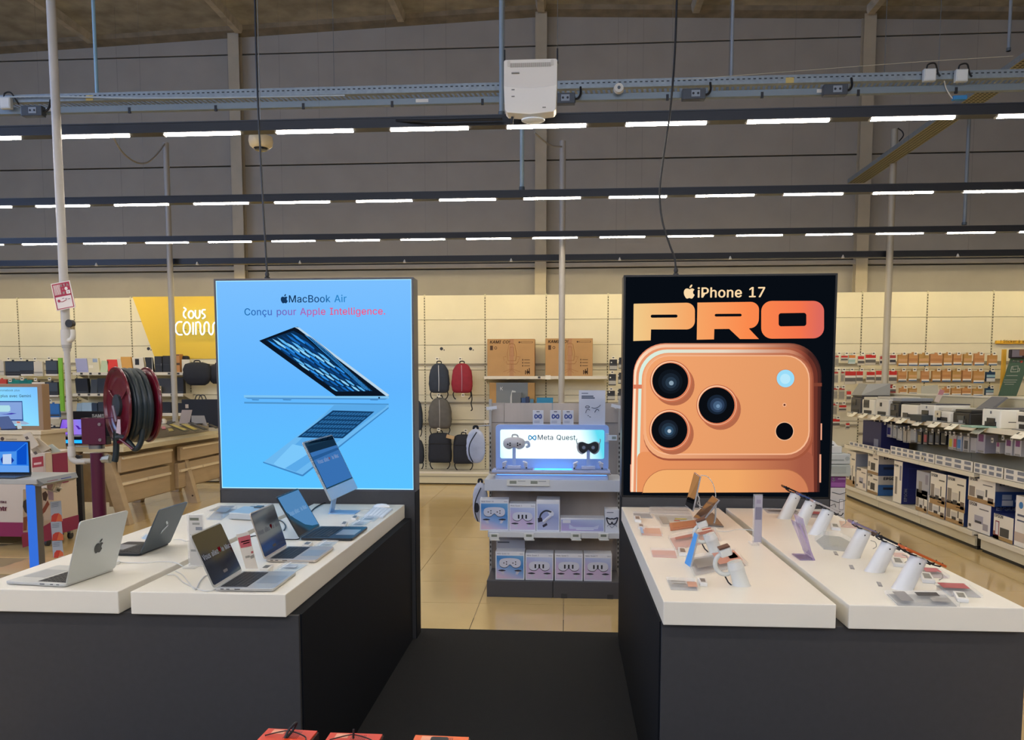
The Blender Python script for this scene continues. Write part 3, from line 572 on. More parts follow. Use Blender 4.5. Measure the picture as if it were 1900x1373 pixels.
for px, py, lab in ((12, 192, 'white junction box on the cable tray at the far left edge'), (1724, 140, 'small white junction box on the tray, left of its pair'), (1783, 141, 'wider white junction box on the tray beside the diagonal tray')):
    p = aY(px, py, 6.36); t = thing('junction_box', lab, 'junction box', (p.x, 6.36, p.z))
    B().box(-.045, .045, -.02, .02, -.045, .045).put('case', M('#c9ccc8', .5), t, bevel=.006)
    B().box(-.035, .035, -.022, -.02, -.035, .035).put('lid', M('#d6d8d4', .5), t)
    B().tube(smoothpts([(-.02, 0, .045), (-.01, 0, .08), (.04, 0, .085), (.07, .02, .03), (.09, .02, .0)]), .006, 8).put('cable_tail', cb, t, smooth=True)
p = aY(1148, 165, 6.36); t = thing('smoke_detector', 'round white detector fixed on the cable tray right of the projector', 'detector', tuple(p))
B().cyl((0, -.0, 0), (0, -.03, 0), .04, 24, .034).put('case', M('#d8d2c2', .5), t, smooth=True); B().cyl((0, -.03, 0), (0, -.036, 0), .012, 16).put('sensor', galvd, t)
# diagonal tray
t = thing('cable_tray', 'perforated cable tray running away from the camera, upper right', 'cable tray', (4.3, 10.4, 4.58))
B().box(-.1, .14, -3.4, 2.1, 0, .003).put('bottom_plate', M('#9a9678', .6, .1), t)
B().box(-.103, -.1, -3.4, 2.1, 0, .06).put('side_flange', galv, t); B().box(.14, .143, -3.4, 2.1, 0, .06).put('side_flange', galv, t)
b = B()
for i in range(120):
    for j in range(5): x = -.085+.046*j; y = -3.36+.0453*i; b.box(x, x+.026, y, y+.022, -.0008, .0)
b.put('slot', M('#3a3a34', .8), t, kind='stuff')
cable('tray_cable', 'thin pale cable drooping from the right junction box to a blue tie', [aY(1752, 150, 6.4), aY(1756, 165, 6.4), aY(1768, 183, 6.4), aY(1778, 184, 6.4)], .004, M('#cfc9b8', .5))
p = aY(1780, 183, 6.4); tag(B().box(-.05, .05, -.02, .02, -.012, .02).put('blue_tie', M('#2f7fb4', .5), bevel=.005, loc=tuple(p)), 'small blue connector below the tray junction boxes', 'connector')
cable('tray_cable', 'white conduit lying along the cable tray edge, left part', [aY(-20, 181, 6.36), aY(100, 179, 6.36), aY(250, 182, 6.36), aY(420, 181, 6.36), aY(640, 177, 6.36)], .006, M('#aebcc4', .4))
cable('tray_cable', 'thin pale wire rising over the cable tray to the upper right', [aY(1260, 148, 6.3), aY(1500, 130, 6.3), aY(1700, 115, 6.3), aY(1880, 104, 6.3)], .002, M('#b8b29c', .6))
# poles and tubes
def pole(label, px0, py0, px1, py1, Y, r, col='#b9b6b0', zb=None, zt=None, name='service_pole', cap=True):
    a = aY(px0, py0, Y); c = aY(px1, py1, Y); x = (a.x+c.x)/2
    z1 = zt if zt is not None else a.z; z0 = zb if zb is not None else c.z
    t = thing(name, label, 'pole', (x, Y, z0))
    B().cyl((0, 0, 0), (0, 0, z1-z0), r, 16).put('tube', M(col, .45, .1), t, smooth=True)
    if cap: B().cyl((0, 0, -.0), (0, 0, .03), r*1.35, 16).put('collar', galvd, t, smooth=True)
    return t
pole('grey service pole rising from the wooden table left of the blue poster', 308, 265, 322, 700, 11.47, .042, '#a9a49a', 0)
pole('grey service pole rising behind the headset stand', 1043, 262, 1043, 700, 10.45, .04, '#a9a49a', 0)
pole('grey service pole rising behind the printer shelf on the right', 1662, 240, 1640, 700, 11.45, .045, '#b2a994', 0)
pole('bluish tube holding the cable tray, beside the tall white pipe', 173, 0, 180, 182, 6.5, .014, '#8fb4c8', zt=7.15)
pole('bluish grey tube hanging left of the projector', 930, 0, 931, 215, 6.2, .018, '#8a9aa4', zt=7.3)
pole('short blue-grey tube dropping to the second lamp track', 968, 250, 969, 355, 7.73, .02, '#a3b8c0', zb=3.43, zt=4.42)
pole('thin grey tube holding the cable tray, right of the bowed cable', 1364, 0, 1353, 155, 6.5, .013, '#8a9094', zt=7.2)
pole('thin grey tube above the diagonal tray, top right', 1872, 0, 1875, 95, 8.2, .015, '#8a9094', zt=7.2)
pole('thin grey tube dropping to the third lamp track on the right', 1789, 228, 1798, 415, 9.8, .02, '#7f868a', zb=3.44, zt=4.85)
cable('loose_cable', 'pair of pale cables sagging to the top of the left service pole', [aY(205, 245, 9.0), aY(225, 280, 9.4), aY(250, 300, 9.9), aY(272, 302, 10.5), aY(292, 285, 11.1), aY(306, 266, 11.45)], .011, M('#a09c94', .6))
cable('loose_cable', 'pale cable sagging to the top of the middle service pole', [aY(992, 246, 9.4), aY(1010, 262, 9.8), aY(1025, 270, 10.2), aY(1042, 272, 10.4)], .01, M('#a09c94', .6))
cable('loose_cable', 'short dark cable looping from the right service pole into the diagonal tray', [aY(1666, 238, 11.4), aY(1674, 244, 11.4), aY(1676, 252, 11.4), aY(1668, 262, 11.4)], .008)
cable('loose_cable', 'black cable lying along the top of the nearest lamp track, left of the projector', [aY(735, 224, 5.56), aY(800, 224, 5.5), aY(880, 222, 5.5), aY(932, 221, 5.5)], .009)
# projector
p = aY(985, 168, 5.35); t = thing('projector', 'boxy white projector hung facing down above the nearest lamp track', 'projector', (p.x, 5.35, p.z))
wp = M('#e2dcd0', .45)
B().rr(0, .085, .345, .18, .015, -.06, .06, 'XZ').put('upper_housing', wp, t, bevel=.004)
pts = [(-.172, .01), (-.09, .0), (0, -.004), (.09, .0), (.172, .01), (.166, -.14), (.15, -.158), (0, -.172), (-.15, -.158), (-.166, -.14)]
B().prism([(x, -.068, z) for x, z in pts], (0, .12, 0)).put('lower_housing', M('#efeade', .4), t, bevel=.004)
b = B()
for k in range(34): x = -.13+.0078*k; b.box(x, x+.004, -.0615, -.06, .125, .152)
b.put('vent', M('#8a857a', .7), t, kind='stuff')
b = B()
for k in range(26): b.box(.172, .1735, -.05, .03, -.14+.011*k, -.134+.011*k)
b.put('side_vent', M('#8a857a', .7), t, kind='stuff')
for sx in (-.14, .14): B().rr(sx, .15, .02, .036, .006, -.064, -.06, 'XZ').put('latch', M('#cfc9bb', .5), t)
for a in ((-.11, .085, .05), (-.11, -.02, .02), (-.11, -.062, .02), (.09, -.135, .022)): B().box(a[0]-.012, a[0]+a[2]-.012, -.0705, -.0685 if a[1] < 0 else -.06, a[1], a[1]+.007).put('marking', M('#8d8a80', .6), t)
B().box(-.175, .178, -.02, .02, .172, .182).put('mount_bar', galvd, t)
for sx in (-.172, .172): B().tube([(sx, 0, .18), (sx, 0, .24), (sx, 0, .26)], .005, 8).put('hook', blk, t); B().cyl((sx, 0, .26), (sx, 0, roofz(0)-t.location.z), .0015, 6).put('hanger_wire', galvd, t)
B().lathe([(.0, 0), (.05, .002), (.076, .012), (.078, .02), (.05, .026), (0, .027)], 24, Matrix.Translation((.015, 0, -.205)) @ Matrix.Scale(.8, 4, (0, 1, 0))).put('foot_disc', M('#e6eef2', .3), t, smooth=True)
B().cyl((.015, 0, -.18), (.015, 0, -.15), .02, 12).put('foot_stem', wp, t)
B().tube([(-.12, 0, -.165), (-.125, 0, -.21)], .01, 8).put('lens_cable', blk, t)
# dome speaker
p = aY(484, 262, 6.0); t = thing('dome_camera', 'cream dome with a dark underside hanging below the nearest lamp track', 'dome camera', (p.x, 6.0, p.z))
B().lathe([(.0, .03), (.085, .03), (.09, .0), (.082, -.035), (.06, -.052), (.0, -.053)], 28).put('dome', M('#c9b892', .5), t, smooth=True)
B().lathe([(.0, -.05), (.056, -.05), (.045, -.066), (.0, -.07)], 24).put('lens', M('#1c1d20', .2), t, smooth=True)
B().cyl((0, 0, .03), (0, 0, 1.3), .003, 8).put('stem', M('#8a8880', .4, .5), t)
# ================================================================ wall shelving along the back wall
cream = M('#d8d0b4', .6, 0, 'noise', .03, 2.); cream2 = M('#c6be9e', .6); slotm = M('#2c2820', .8); shelfm = M('#d8d2c2', .45); raild = M('#8e8672', .6)
def colx(k): return -.322+.974*k
seams = [.2, .6, 1.0, 1.4, 1.8, 2.2, 2.6, 2.99]
names = ['at the left edge behind the tablet covers', 'behind the green divider', 'with the coloured laptop sleeves', 'where the yellow panel begins', 'behind the glowing sign', 'behind the left part of the blue poster', 'behind the middle of the blue poster', 'behind the right part of the blue poster', 'with the navy and red backpacks', 'with the left chair carton', 'with the right chair carton', 'between the right chair carton and the black poster', 'behind the left part of the black poster', 'behind the middle of the black poster', 'behind the right part of the black poster', 'behind the red blister packs', 'behind the brown pouches', 'behind the green leaning board', 'at the right edge of the picture']
bi = 0
for k in range(-10, 8):
    x0, x1 = colx(k), colx(k+1)
    t = thing('wall_shelving_bay', 'cream wall shelving bay '+names[bi], 'shelving', (x0, 12.7, 0), group='cream shelving bays along the back wall'); bi += 1
    w_ = x1-x0
    for i in range(len(seams)-1):
        B().box(.012, w_-.012, 0, .04, seams[i]+.003, seams[i+1]-.003).put('back_panel', cream, t, bevel=.002)
    B().box(-.012, .012, -.004, .04, 0, 3.0).put('upright', cream2, t)
    b = B()
    for j in range(66): b.box(-.006, .006, -.0055, -.004, .1+.0435*j, .1+.0435*j+.024)
    b.put('upright_slot', slotm, t, kind='stuff')
    B().box(.0, w_, -.4, .0, .17, .2).put('base_shelf', shelfm, t, bevel=.003)
    B().box(.0, w_, -.4, -.385, .02, .17).put('plinth', cream2, t)
    B().box(.0, w_, -.405, -.4, .12, .135).put('plinth_groove', raild, t)
    if k in (-10, -9, 5, 6, 7): rails = (1.93, 1.66, 1.38, 1.1, .82)
    elif k in (-8, -7): rails = ()
    else: rails = (1.905, 1.29, .95)
    for z in rails: B().box(.012, w_-.012, -.022, 0, z-.03, z).put('hook_rail', raild, t)
# round cable grommets with clips on the panels
for px, py in ((819, 647), (873, 647), (275, 647)):
    p = aY(px, py, 12.69); t = thing('cable_grommet', 'small black grommet on the cream panels '+{819: 'above the navy backpack', 873: 'above the red backpack', 275: 'at the left edge of the yellow panel'}[px], 'grommet', (p.x, 12.7, p.z))
    B().cyl((0, -.004, 0), (0, 0, 0), .026, 20).put('ring', blk, t); B().box(.035, .05, -.006, 0, -.03, -.012).put('clip', blk, t)
# yellow panel and glowing lettering
q = [aY(246, 554, 12.69), aY(288, 666, 12.69)]
o = B().prism([(q[0].x, 12.692, 3.0), (-4.3, 12.692, 3.0), (-4.3, 12.692, q[1].z), (q[1].x, 12.692, q[1].z)], (0, -.004, 0)).put('yellow_sign', M('#dcb832', .55))
tag(o, 'slanted yellow panel on the back wall left of the blue poster', 'sign panel')
t = thing('glowing_sign', 'white glowing outline lettering reading tous connec on the yellow panel', 'illuminated sign', (aY(350, 600, 12.6).x, 12.6, aY(350, 600, 12.6).z))
nx, nz = t.location.x, t.location.z
gl = EM('#dff6ff', 1.6)
def neon(pts, sm=True, closed=False):
    q = [aY(x/3.814, 440+y/3.814, 12.6) for x, y in pts]; q = [(p.x-nx, 0, p.z-nz) for p in q]
    if sm: q = smoothpts(q, 4, closed)
    if closed: q = list(q)+[q[0]]
    B().tube(q, .012, 8).put('letter_stroke', gl, t, smooth=True)
el = lambda cx_, cy_, rx, ry: [(cx_+rx*math.cos(a), cy_+ry*math.sin(a)) for a in [2*PI*i/10 for i in range(10)]]
neon([(1300, 498), (1316, 512), (1302, 530), (1300, 556), (1316, 574)]); neon(el(1352, 548, 18, 26), True, True)
neon([(1383, 516), (1383, 558), (1398, 575), (1413, 558), (1413, 516)]); neon([(1453, 514), (1434, 516), (1430, 536), (1446, 548), (1450, 564), (1432, 577)])
neon([(1288, 600), (1260, 602), (1243, 628), (1244, 664), (1262, 688), (1290, 690)]); neon(el(1322, 645, 24, 44), True, True)
neon([(1366, 602), (1366, 690)], False); neon([(1386, 600), (1386, 690)], False)
neon([(1386, 606), (1408, 602), (1418, 625), (1418, 665), (1430, 690), (1446, 670), (1446, 622), (1462, 600), (1478, 620), (1478, 668), (1494, 690), (1508, 668), (1508, 622), (1522, 602)])
neon(el(1556, 645, 24, 44), True, True)
for i in range(5): B().cyl((-.2+.12*i, 0, -.15+.05*(i % 2)), (-.2+.12*i, .085, -.15+.05*(i % 2)), .005, 6).put('standoff', galvd, t)
# ---- helpers for merchandise on the wall
ORD2 = ORD+['eleventh', 'twelfth', 'thirteenth', 'fourteenth', 'fifteenth']
def pack(name, label, cat, group, x0, x1, y0, y1, Y, col, bands=(), d=.03, lean=0., rough=.5, tab=True):
    """thin box on a hook: pixel box -> real size at depth Y"""
    a = aY(x0, y1, Y); c = aY(x1, y0, Y); W, H = c.x-a.x, c.z-a.z
    t = thing(name, label, cat, (a.x+W/2, Y+.02, a.z), group=group)
    B().box(-W/2, W/2, -d, 0, 0, H, Matrix.Shear('XY', 4, (0, 0)) if not lean else Matrix(((1, 0, -lean, 0), (0, 1, 0, 0), (0, 0, 1, 0), (0, 0, 0, 1)))).put('box', M(col, rough), t, bevel=.002)
    for f0, f1, bc, *nm in bands:
        off = -lean*(f0+f1)/2*H
        B().box(-W/2*.97+off, W/2*.97+off, -d-.0015, -d, f0*H, f1*H).put(nm[0] if nm else 'printed_band', M(bc, rough), t)
    if tab: B().box(-.02-lean*H, .02-lean*H, -d*.6, -d*.6+.002, H, H+.022).put('hang_tab', M(col, rough), t)
    return t
TAGM = M('#e4dfd0', .5)
tag0 = []
def pricetag(label, x, y, Y, w_=.036, group='price tags on the wall hooks', arm=True):
    p = aY(x, y, Y)
    if not tag0:
        t = thing('price_tag', label, 'price tag', (p.x, Y, p.z), group=group); tag0.append(t)
        B().box(-.024, .024, -.003, .0, -.024, .024).put('holder', TAGM, t); B().box(-.014, .014, -.0045, -.003, -.005, .011).put('display', M('#33322e', .5), t)
        B().box(-.003, .003, 0, .3, .004, .010).put('hook_arm', M('#b8b09a', .4, .5), t)
        return t
    return dup(tag0[0], (p.x, Y, p.z), label=label, group=group)
# ---- left wall: tablet and keyboard covers
g = 'tablet covers on the left wall hooks'
B12 = 12.3
S = [('dark tablet cover, leftmost whole one of the upper row', 12, 38, 670, 697, '#23262c', 1), ('dark tablet cover, second whole one of the upper row', 38.5, 64, 670, 694, '#23262c', 1),
     ('pale tablet cover hanging beside the dark covers', 64, 80, 671, 698, '#cfc9ba', 0), ('dark tablet cover, upper one beside the green divider', 87, 107, 669, 694, '#23262c', 1),
     ('dark tablet cover, second down beside the green divider', 88, 108, 709, 733, '#23262c', 1), ('blue-faced tablet cover, third down beside the green divider', 89, 111, 749, 774, '#2a63a8', 1), ('dark tablet cover, lowest one beside the green divider', 91, 112, 792, 812, '#30363e', 0),
     ('pale tablet cover cut off by the left edge', -4, 8, 670, 696, '#c9c2b4', 0), ('red tablet cover behind the left glowing screen', -4, 13, 704, 716, '#c8483a', 0),
     ('teal tablet cover, left one above the glowing screen', 17, 36, 705, 722, '#1f8a84', 0), ('teal tablet cover, right one above the glowing screen', 37, 60, 705, 722, '#167a78', 0), ('white-topped black cover above the glowing screen', 61, 85, 709, 724, '#1e1e22', 2)]
for lab, x0, x1, y0, y1, c, kind in S:
    bands = [(.28, .95, {'#23262c': '#3d4855', '#2a63a8': '#2f70b8', '#30363e': '#3d4652'}.get(c, c), 'cover_window'), (.1, .2, '#3a3c40', 'small_print')] if kind == 1 else ([(.7, 1.0, '#ded9cf', 'pale_strip')] if kind == 2 else [(.2, .3, '#a09c92', 'small_print')])
    t = pack('tablet_cover', lab, 'tablet cover', g, x0, x1, y0, y1, B12, c, bands, .04)
    if kind == 1: B().box(-.1, .1, -.047, -.04, -.028, .0).put('pale_strip', M('#d8d4cc', .5), t)
for i, (x, y) in enumerate(((16, 666), (39, 666), (65, 666), (91, 665), (19, 706), (41, 703), (66, 704), (92, 703), (93, 744), (96, 789))):
    pricetag('price tag on the left wall hooks, %s in its row over the covers' % ['leftmost', 'second', 'third', 'rightmost', 'leftmost lower', 'second lower', 'third lower', 'rightmost lower', 'topmost below', 'lowest'][i], x, y, 12.2, group='price tags over the tablet covers')
a = aY(112, 763, 12.2); c = aY(119, 664, 12.2)
t = thing('divider_strip', 'upright bright green divider strip on the left wall', 'divider', (a.x, 12.2, a.z)); B().box(0, .062, 0, .03, 0, c.z-a.z).put('strip', M('#79b52f', .5), t)
for zz_ in (.15, .6): B().box(.02, .04, .03, .499, zz_, zz_+.02).put('wall_arm', raild, t)
# ---- left wall shelves
def wallshelf(label, x0, x1, ytop, Y, depth=.38, tags=(), name='wall_shelf'):
    a = aY(x0, ytop, Y); c = aY(x1, ytop, Y)
    t = thing(name, label, 'shelf', (a.x, Y, a.z)); W = c.x-a.x
    B().box(0, W, 0, depth, -.018, 0).put('board', shelfm, t)
    B().box(0, W, -.008, .0, -.045, .002).put('front_rail', M('#cfc8b6', .45), t)
    for f in tags: B().box(f*W-.02, f*W+.02, -.012, -.008, -.034, -.004).put('shelf_label', M('#3a3833', .5), t)
    for xx in (.01, W-.03): B().prism([(xx, .02, -.018), (xx, depth, -.018), (xx, depth, -.12)], (.006, 0, 0)).put('bracket', shelfm, t)
    return t, a.z
t, Z1 = wallshelf('upper left wall shelf holding coloured laptop sleeves', 135, 346, 691, 12.3, tags=(.08, .16, .24, .62, .7, .85, .93))
t, Z2 = wallshelf('middle left wall shelf holding black laptop sleeves', 135, 340, 730, 12.3, tags=(.06, .15, .24, .8, .9))
t, Z3 = wallshelf('lower left wall shelf with pale laptop sleeves', 135, 340, 766, 12.3)
def item(name, label, cat, group, x0, x1, ytop, z, Y, col, d=.12, lean=0., extra=None, rough=.6, bev=.008):
    a = aY(x0, ytop, Y); c = aY(x1, ytop, Y); W = c.x-a.x; H = a.z-z
    t = thing(name, label, cat, (a.x+W/2, Y, z), group=group)
    Mx = Matrix(((1, 0, -lean, 0), (0, 1, .0, 0), (0, 0, 1, 0), (0, 0, 0, 1)))
    B().box(-W/2, W/2, 0, d, 0, H, Mx).put('body', M(col, rough), t, bevel=bev)
    for e in (extra or []): # (u0,u1,v0,v1,color,name) on the front
        off = -lean*(e[2]+e[3])/2*H
        B().box(-W/2+e[0]*W+off, -W/2+e[1]*W+off, -.0025, .0, e[2]*H, e[3]*H).put(e[5] if len(e) > 5 else 'print', M(e[4], rough), t)
    return t
g1 = 'laptop sleeves on the left wall shelves'
for a in [('lavender laptop sleeve, leftmost on the upper shelf', 141, 163, 665, '#9c9fc4', .1, [(.1, .9, .1, .14, '#8a8db4')]), ('cream patterned sleeve beside the lavender one', 163, 184, 664, '#cfc8ac', .08, [(.5, .9, .7, .95, '#8f9fb8'), (.1, .5, .3, .5, '#ded8c4')]),
          ('pale mint sleeve left of the red one', 184, 198, 669, '#b9c6a4', -.2, []), ('bright red laptop sleeve on the upper shelf', 200, 219, 667, '#d8382c', .12, []), ('off-white sleeve between the red and orange ones', 219, 226, 665, '#cfc8b4', .1, []),
          ('orange-tan laptop sleeve above the hose reel', 226, 245, 662, '#cf9c4c', .1, []), ('white sleeve with a small black tag above the hose reel', 247, 268, 663, '#d0cabb', .1, [(.25, .6, .5, .9, '#17181c', 'black_tag')])]:
    item('laptop_sleeve', a[0], 'laptop sleeve', g1, a[1], a[2], a[3], Z1, 12.36, a[4], .05, a[5], a[6])
item('laptop_sleeve', 'slanted black sleeve with white edge right of the hose reel top', 'laptop sleeve', g1, 271, 284, 663, Z1, 12.36, '#181b20', .05, .1, [(.93, 1, 0, 1, '#c8c4b8', 'white_edge')])
item('black_organiser', 'black organiser case with a centre clasp on the upper shelf', 'case', None, 286, 300, 661, Z1, 12.36, '#1c2027', .15, 0, [(.0, 1, .45, .5, '#30343c', 'strap'), (.85, .98, .42, .55, '#6c6c70', 'clasp')])
item('black_organiser', 'plain black organiser case touching the grey pole', 'case', None, 301, 315, 660, Z1, 12.36, '#161a22', .15, 0, [(.1, .9, .45, .48, '#2a2e36', 'strap')])
item('carton', 'narrow kraft carton standing right of the grey pole', 'box', None, 324, 333, 657, Z1, 12.36, '#b07a42', .12, 0, [(.0, 1, .4, .52, '#3c2a1c', 'dark_print'), (0, .9, .92, .97, '#5c4020', 'dark_print')], bev=.002)
item('black_pouch', 'rounded black pouch behind the white box on the upper shelf', 'pouch', None, 333, 348, 660, Z1, 12.45, '#15181e', .1, 0, [], bev=.03)
item('white_box', 'plain white box at the right end of the upper shelf', 'box', None, 337, 352, 667, Z1, 12.33, '#cfc9b6', .08, 0, [(.1, .5, .1, .2, '#b8b2a0')], bev=.002)
for a in [('black laptop sleeve, leftmost on the middle shelf', 140, 163, 702, '#12161f', .06), ('grey slim case beside the black sleeve on the middle shelf', 166, 179, 704, '#394048', -.1), ('dark grey case behind the hose reel on the middle shelf', 180, 204, 702, '#232a33', 0), ('speckled grey pouch on the middle shelf right of the reel', 286, 317, 702, '#33353a', 0), ('black rounded pouch on the middle shelf right of the pole', 325, 340, 700, '#141820', 0)]:
    item('laptop_sleeve', a[0], 'laptop sleeve', g1, a[1], a[2], a[3], Z2, 12.36, a[4], .08, a[5], [(.1, .9, .08, .11, '#4a5058', 'zip_line')])
for a in [('pale blue-grey sleeve, leftmost on the lower shelf', 140, 150, 748, '#8fa6b8', -.15), ('pale sleeve with rounded corners on the lower shelf', 151, 170, 747, '#9ab4c6', 0), ('dark blue sleeve on the lower shelf beside the reel', 169, 180, 748, '#24364a', 0), ('dark sleeve half hidden by the reel on the lower shelf', 181, 199, 746, '#2a3440', 0), ('black case on the lower shelf right of the reel', 291, 317, 746, '#14181f', 0), ('black case on the lower shelf right of the pole', 326, 338, 748, '#12151c', 0)]:
    item('laptop_sleeve', a[0], 'laptop sleeve', g1, a[1], a[2], a[3], Z3, 12.36, a[4], .08, a[5], [(.1, .9, .08, .11, '#4a5058', 'zip_line')])
item('crumpled_bag', 'small white and brown crumpled bag on the middle shelf beside the reel', 'bag', None, 287, 297, 716, Z2, 12.28, '#c9b8a0', .05, 0, [(.2, .7, .3, .8, '#7c5c40')])
# ---- backpacks
def bag(name, label, x0, x1, y0, y1, Y, col, zipc=None, kind='pack', group=None, extra=None, flat=.0):
    a = aY(x0, y1, Y); c = aY(x1, y0, Y); W, H = (c.x-a.x), (c.z-a.z)
    t = thing(name, label, 'backpack', (a.x+W/2, Y, a.z), group=group)
    prof = {'pack': [(0, .60, .5), (.03, .82, .75), (.1, .93, .95), (.3, 1, 1), (.55, .97, .95), (.75, .87, .8), (.88, .7, .6), (.96, .5, .4), (1, .22, .2)],
            'square': [(0, .8, .6), (.03, .95, .85), (.12, 1, 1), (.5, .98, 1), (.85, .93, .9), (.94, .84, .75), (.985, .6, .5), (1, .3, .3)],
            'oval': [(0, .2, .2), (.03, .5, .5), (.12, .8, .8), (.3, .97, .95), (.5, 1, 1), (.7, .95, .95), (.87, .75, .8), (.96, .45, .5), (1, .15, .2)],
            'duffel': [(0, .5, .4), (.08, .72, .7), (.3, .98, .95), (.5, 1, 1), (.75, .97, .9), (.92, .85, .7), (1, .4, .35)]}[kind]
    n = 24; v = []; D = min(.15, W*.5)
    pr = []
    for i in range(len(prof)-1):
        for k in range(3):
            f = k/3; pr.append([prof[i][j]*(1-f)+prof[i+1][j]*f for j in range(3)])
    pr.append(list(prof[-1]))
    R2 = random.Random(hash(label) % 999 if False else len(label))
    for h, fw, fd in pr:
        for j in range(n):
            a_ = 2*PI*j/n; cx_, sy = math.cos(a_), math.sin(a_); e = .62
            x = math.copysign(abs(cx_)**e, cx_)*W/2*fw; y = math.copysign(abs(sy)**e, sy)*D/2*fd
            wr = 1+.03*R2.uniform(-1, 1)*(.2 < h < .95)
            v.append((x*wr, y*wr, h*H))
    k = len(pr); f = [(i*n+j, i*n+(j+1) % n, (i+1)*n+(j+1) % n, (i+1)*n+j) for i in range(k-1) for j in range(n)]+[tuple(range(n))[::-1], tuple(range((k-1)*n, k*n))]
    B().raw(v, f).put('bag_body', M(col, .75, 0, 'noise', .12, 12.), t, smooth=True)
    B().tube(smoothpts([(-W*.11, 0, H*.985), (-W*.08, 0, H*1.06), (W*.08, 0, H*1.06), (W*.11, 0, H*.985)]), .009, 8).put('grab_handle', M('#14161a', .8), t, smooth=True)
    if zipc:
        zp = [(W*.02*math.sin(h*4), -D/2*(interp(prof, h))-.004, h*H) for h in [.06, .15, .3, .5, .7, .85, .93]]
        B().tube(zp, .0055, 6).put('zip', M(zipc, .4, .3), t, smooth=True)
    if kind in ('pack', 'square'):
        for s in (-1, 1):
            B().tube(smoothpts([(s*W*.3, .03, H*.12), (s*W*.42, -.01, -.02*H), (s*W*.38, -.02, -.15*H), (s*W*.3, -.03, -.21*H)]), .009, 6).put('strap', M('#15171b', .8), t, smooth=True)
    if kind == 'square':
        B().tube(smoothpts([(-W*.44, -D/2*.92, H*.62), (-W*.35, -D/2*.98, H*.64), (W*.35, -D/2*.98, H*.64), (W*.44, -D/2*.92, H*.62)]), .004, 6).put('zip', M('#05070b', .5), t)
    for e in (extra or []): e(t, W, H, D)
    return t
def interp(prof, h):
    for i in range(len(prof)-1):
        if prof[i][0] <= h <= prof[i+1][0]:
            f = (h-prof[i][0])/(prof[i+1][0]-prof[i][0]); return prof[i][2]*(1-f)+prof[i+1][2]*f
    return .2
def cardtag(t, W, H, D): B().box(W*.02, W*.36, -D/2-.02, -D/2-.012, H*.88, H*1.0, Matrix.Rotation(.25, 4, 'Y')).put('paper_tag', M('#b59a72', .7), t)
def longstrap(t, W, H, D): B().tube(smoothpts([(W*.42, 0, H*.1), (W*.46, 0, -.2*H), (W*.42, 0, -.35*H), (W*.47, 0, -.55*H), (W*.4, 0, -.6*H)]), .009, 6).put('long_strap', M('#15171b', .8), t, smooth=True)
YBG = 12.42
bag('backpack', 'navy backpack with a silver zip on the upper hook', 796, 834, 674, 729, YBG, '#27303f', '#c8ccd0')
bag('backpack', 'dark red backpack with a grey zip', 838, 877, 674, 729, YBG, '#8a1a2c', '#b09098', extra=[longstrap])
bag('backpack', 'grey backpack with a pale zip under the navy one', 795, 838, 738, 795, YBG, '#54524f', '#a8a4a0')
bag('backpack', 'black square backpack on the lower hook, left of its pair', 795, 838, 803, 858, YBG, '#161c28', None, 'square', extra=[cardtag])
bag('backpack', 'black rounded backpack on the lower hook behind the white case', 841, 880, 806, 860, YBG, '#131925', None, 'square', extra=[cardtag])
bag('backpack', 'dark backpack cut off by the edge of the blue poster, upper', 762, 784, 742, 798, YBG, '#1f2a3a', None)
bag('backpack', 'dark backpack cut off by the edge of the blue poster, lower', 764, 787, 815, 860, YBG, '#1a2230', None)
for i, (x, y) in enumerate(((811, 666), (854, 666), (814, 733), (859, 733), (814, 797), (864, 799))):
    pricetag('price tag over the backpacks, ' + ['above the navy one', 'above the red one', 'above the grey one', 'on the empty hook right of the grey one', 'above the black square one', 'above the black rounded one'][i], x, y, 12.25, group='price tags over the backpacks')
# left: black duffel and tote
bag('duffel_bag', 'large black travel backpack hanging below the yellow panel', 341, 392, 672, 715, 12.25, '#161b25', None, 'duffel')['category'] = 'bag'
bag('duffel_bag', 'second black bag cut off by the blue poster below the yellow panel', 388, 420, 676, 712, 12.3, '#141821', None, 'duffel')['category'] = 'bag'
a = aY(338, 781, 12.0); c = aY(404, 741, 12.0); t = thing('tote_case', 'black flat case with looped handles behind the phone table', 'case', (a.x, 11.6, .886)) if False else thing('tote_case', 'black flat case with looped handles behind the phone table', 'case', (a.x, 12.0, a.z-.1))
for dx in (.1, .8): B().box(dx, dx+.03, .08, .69, .25, .28).put('wall_hook', raild, t)
B().box(0, c.x-a.x, 0, .08, 0, c.z-a.z+.1).put('body', M('#101724', .7), t, bevel=.006)
for dx in (.2, .26): B().tube(smoothpts([(dx, .04, c.z-a.z+.1), (dx+.03, .04, c.z-a.z+.16), (dx+.09, .04, c.z-a.z+.16), (dx+.12, .04, c.z-a.z+.1)]), .008, 6).put('handle', blk, t, smooth=True)
B().box(.06, .11, -.002, 0, .3, .36).put('paper_label', M('#b8a898', .6), t)
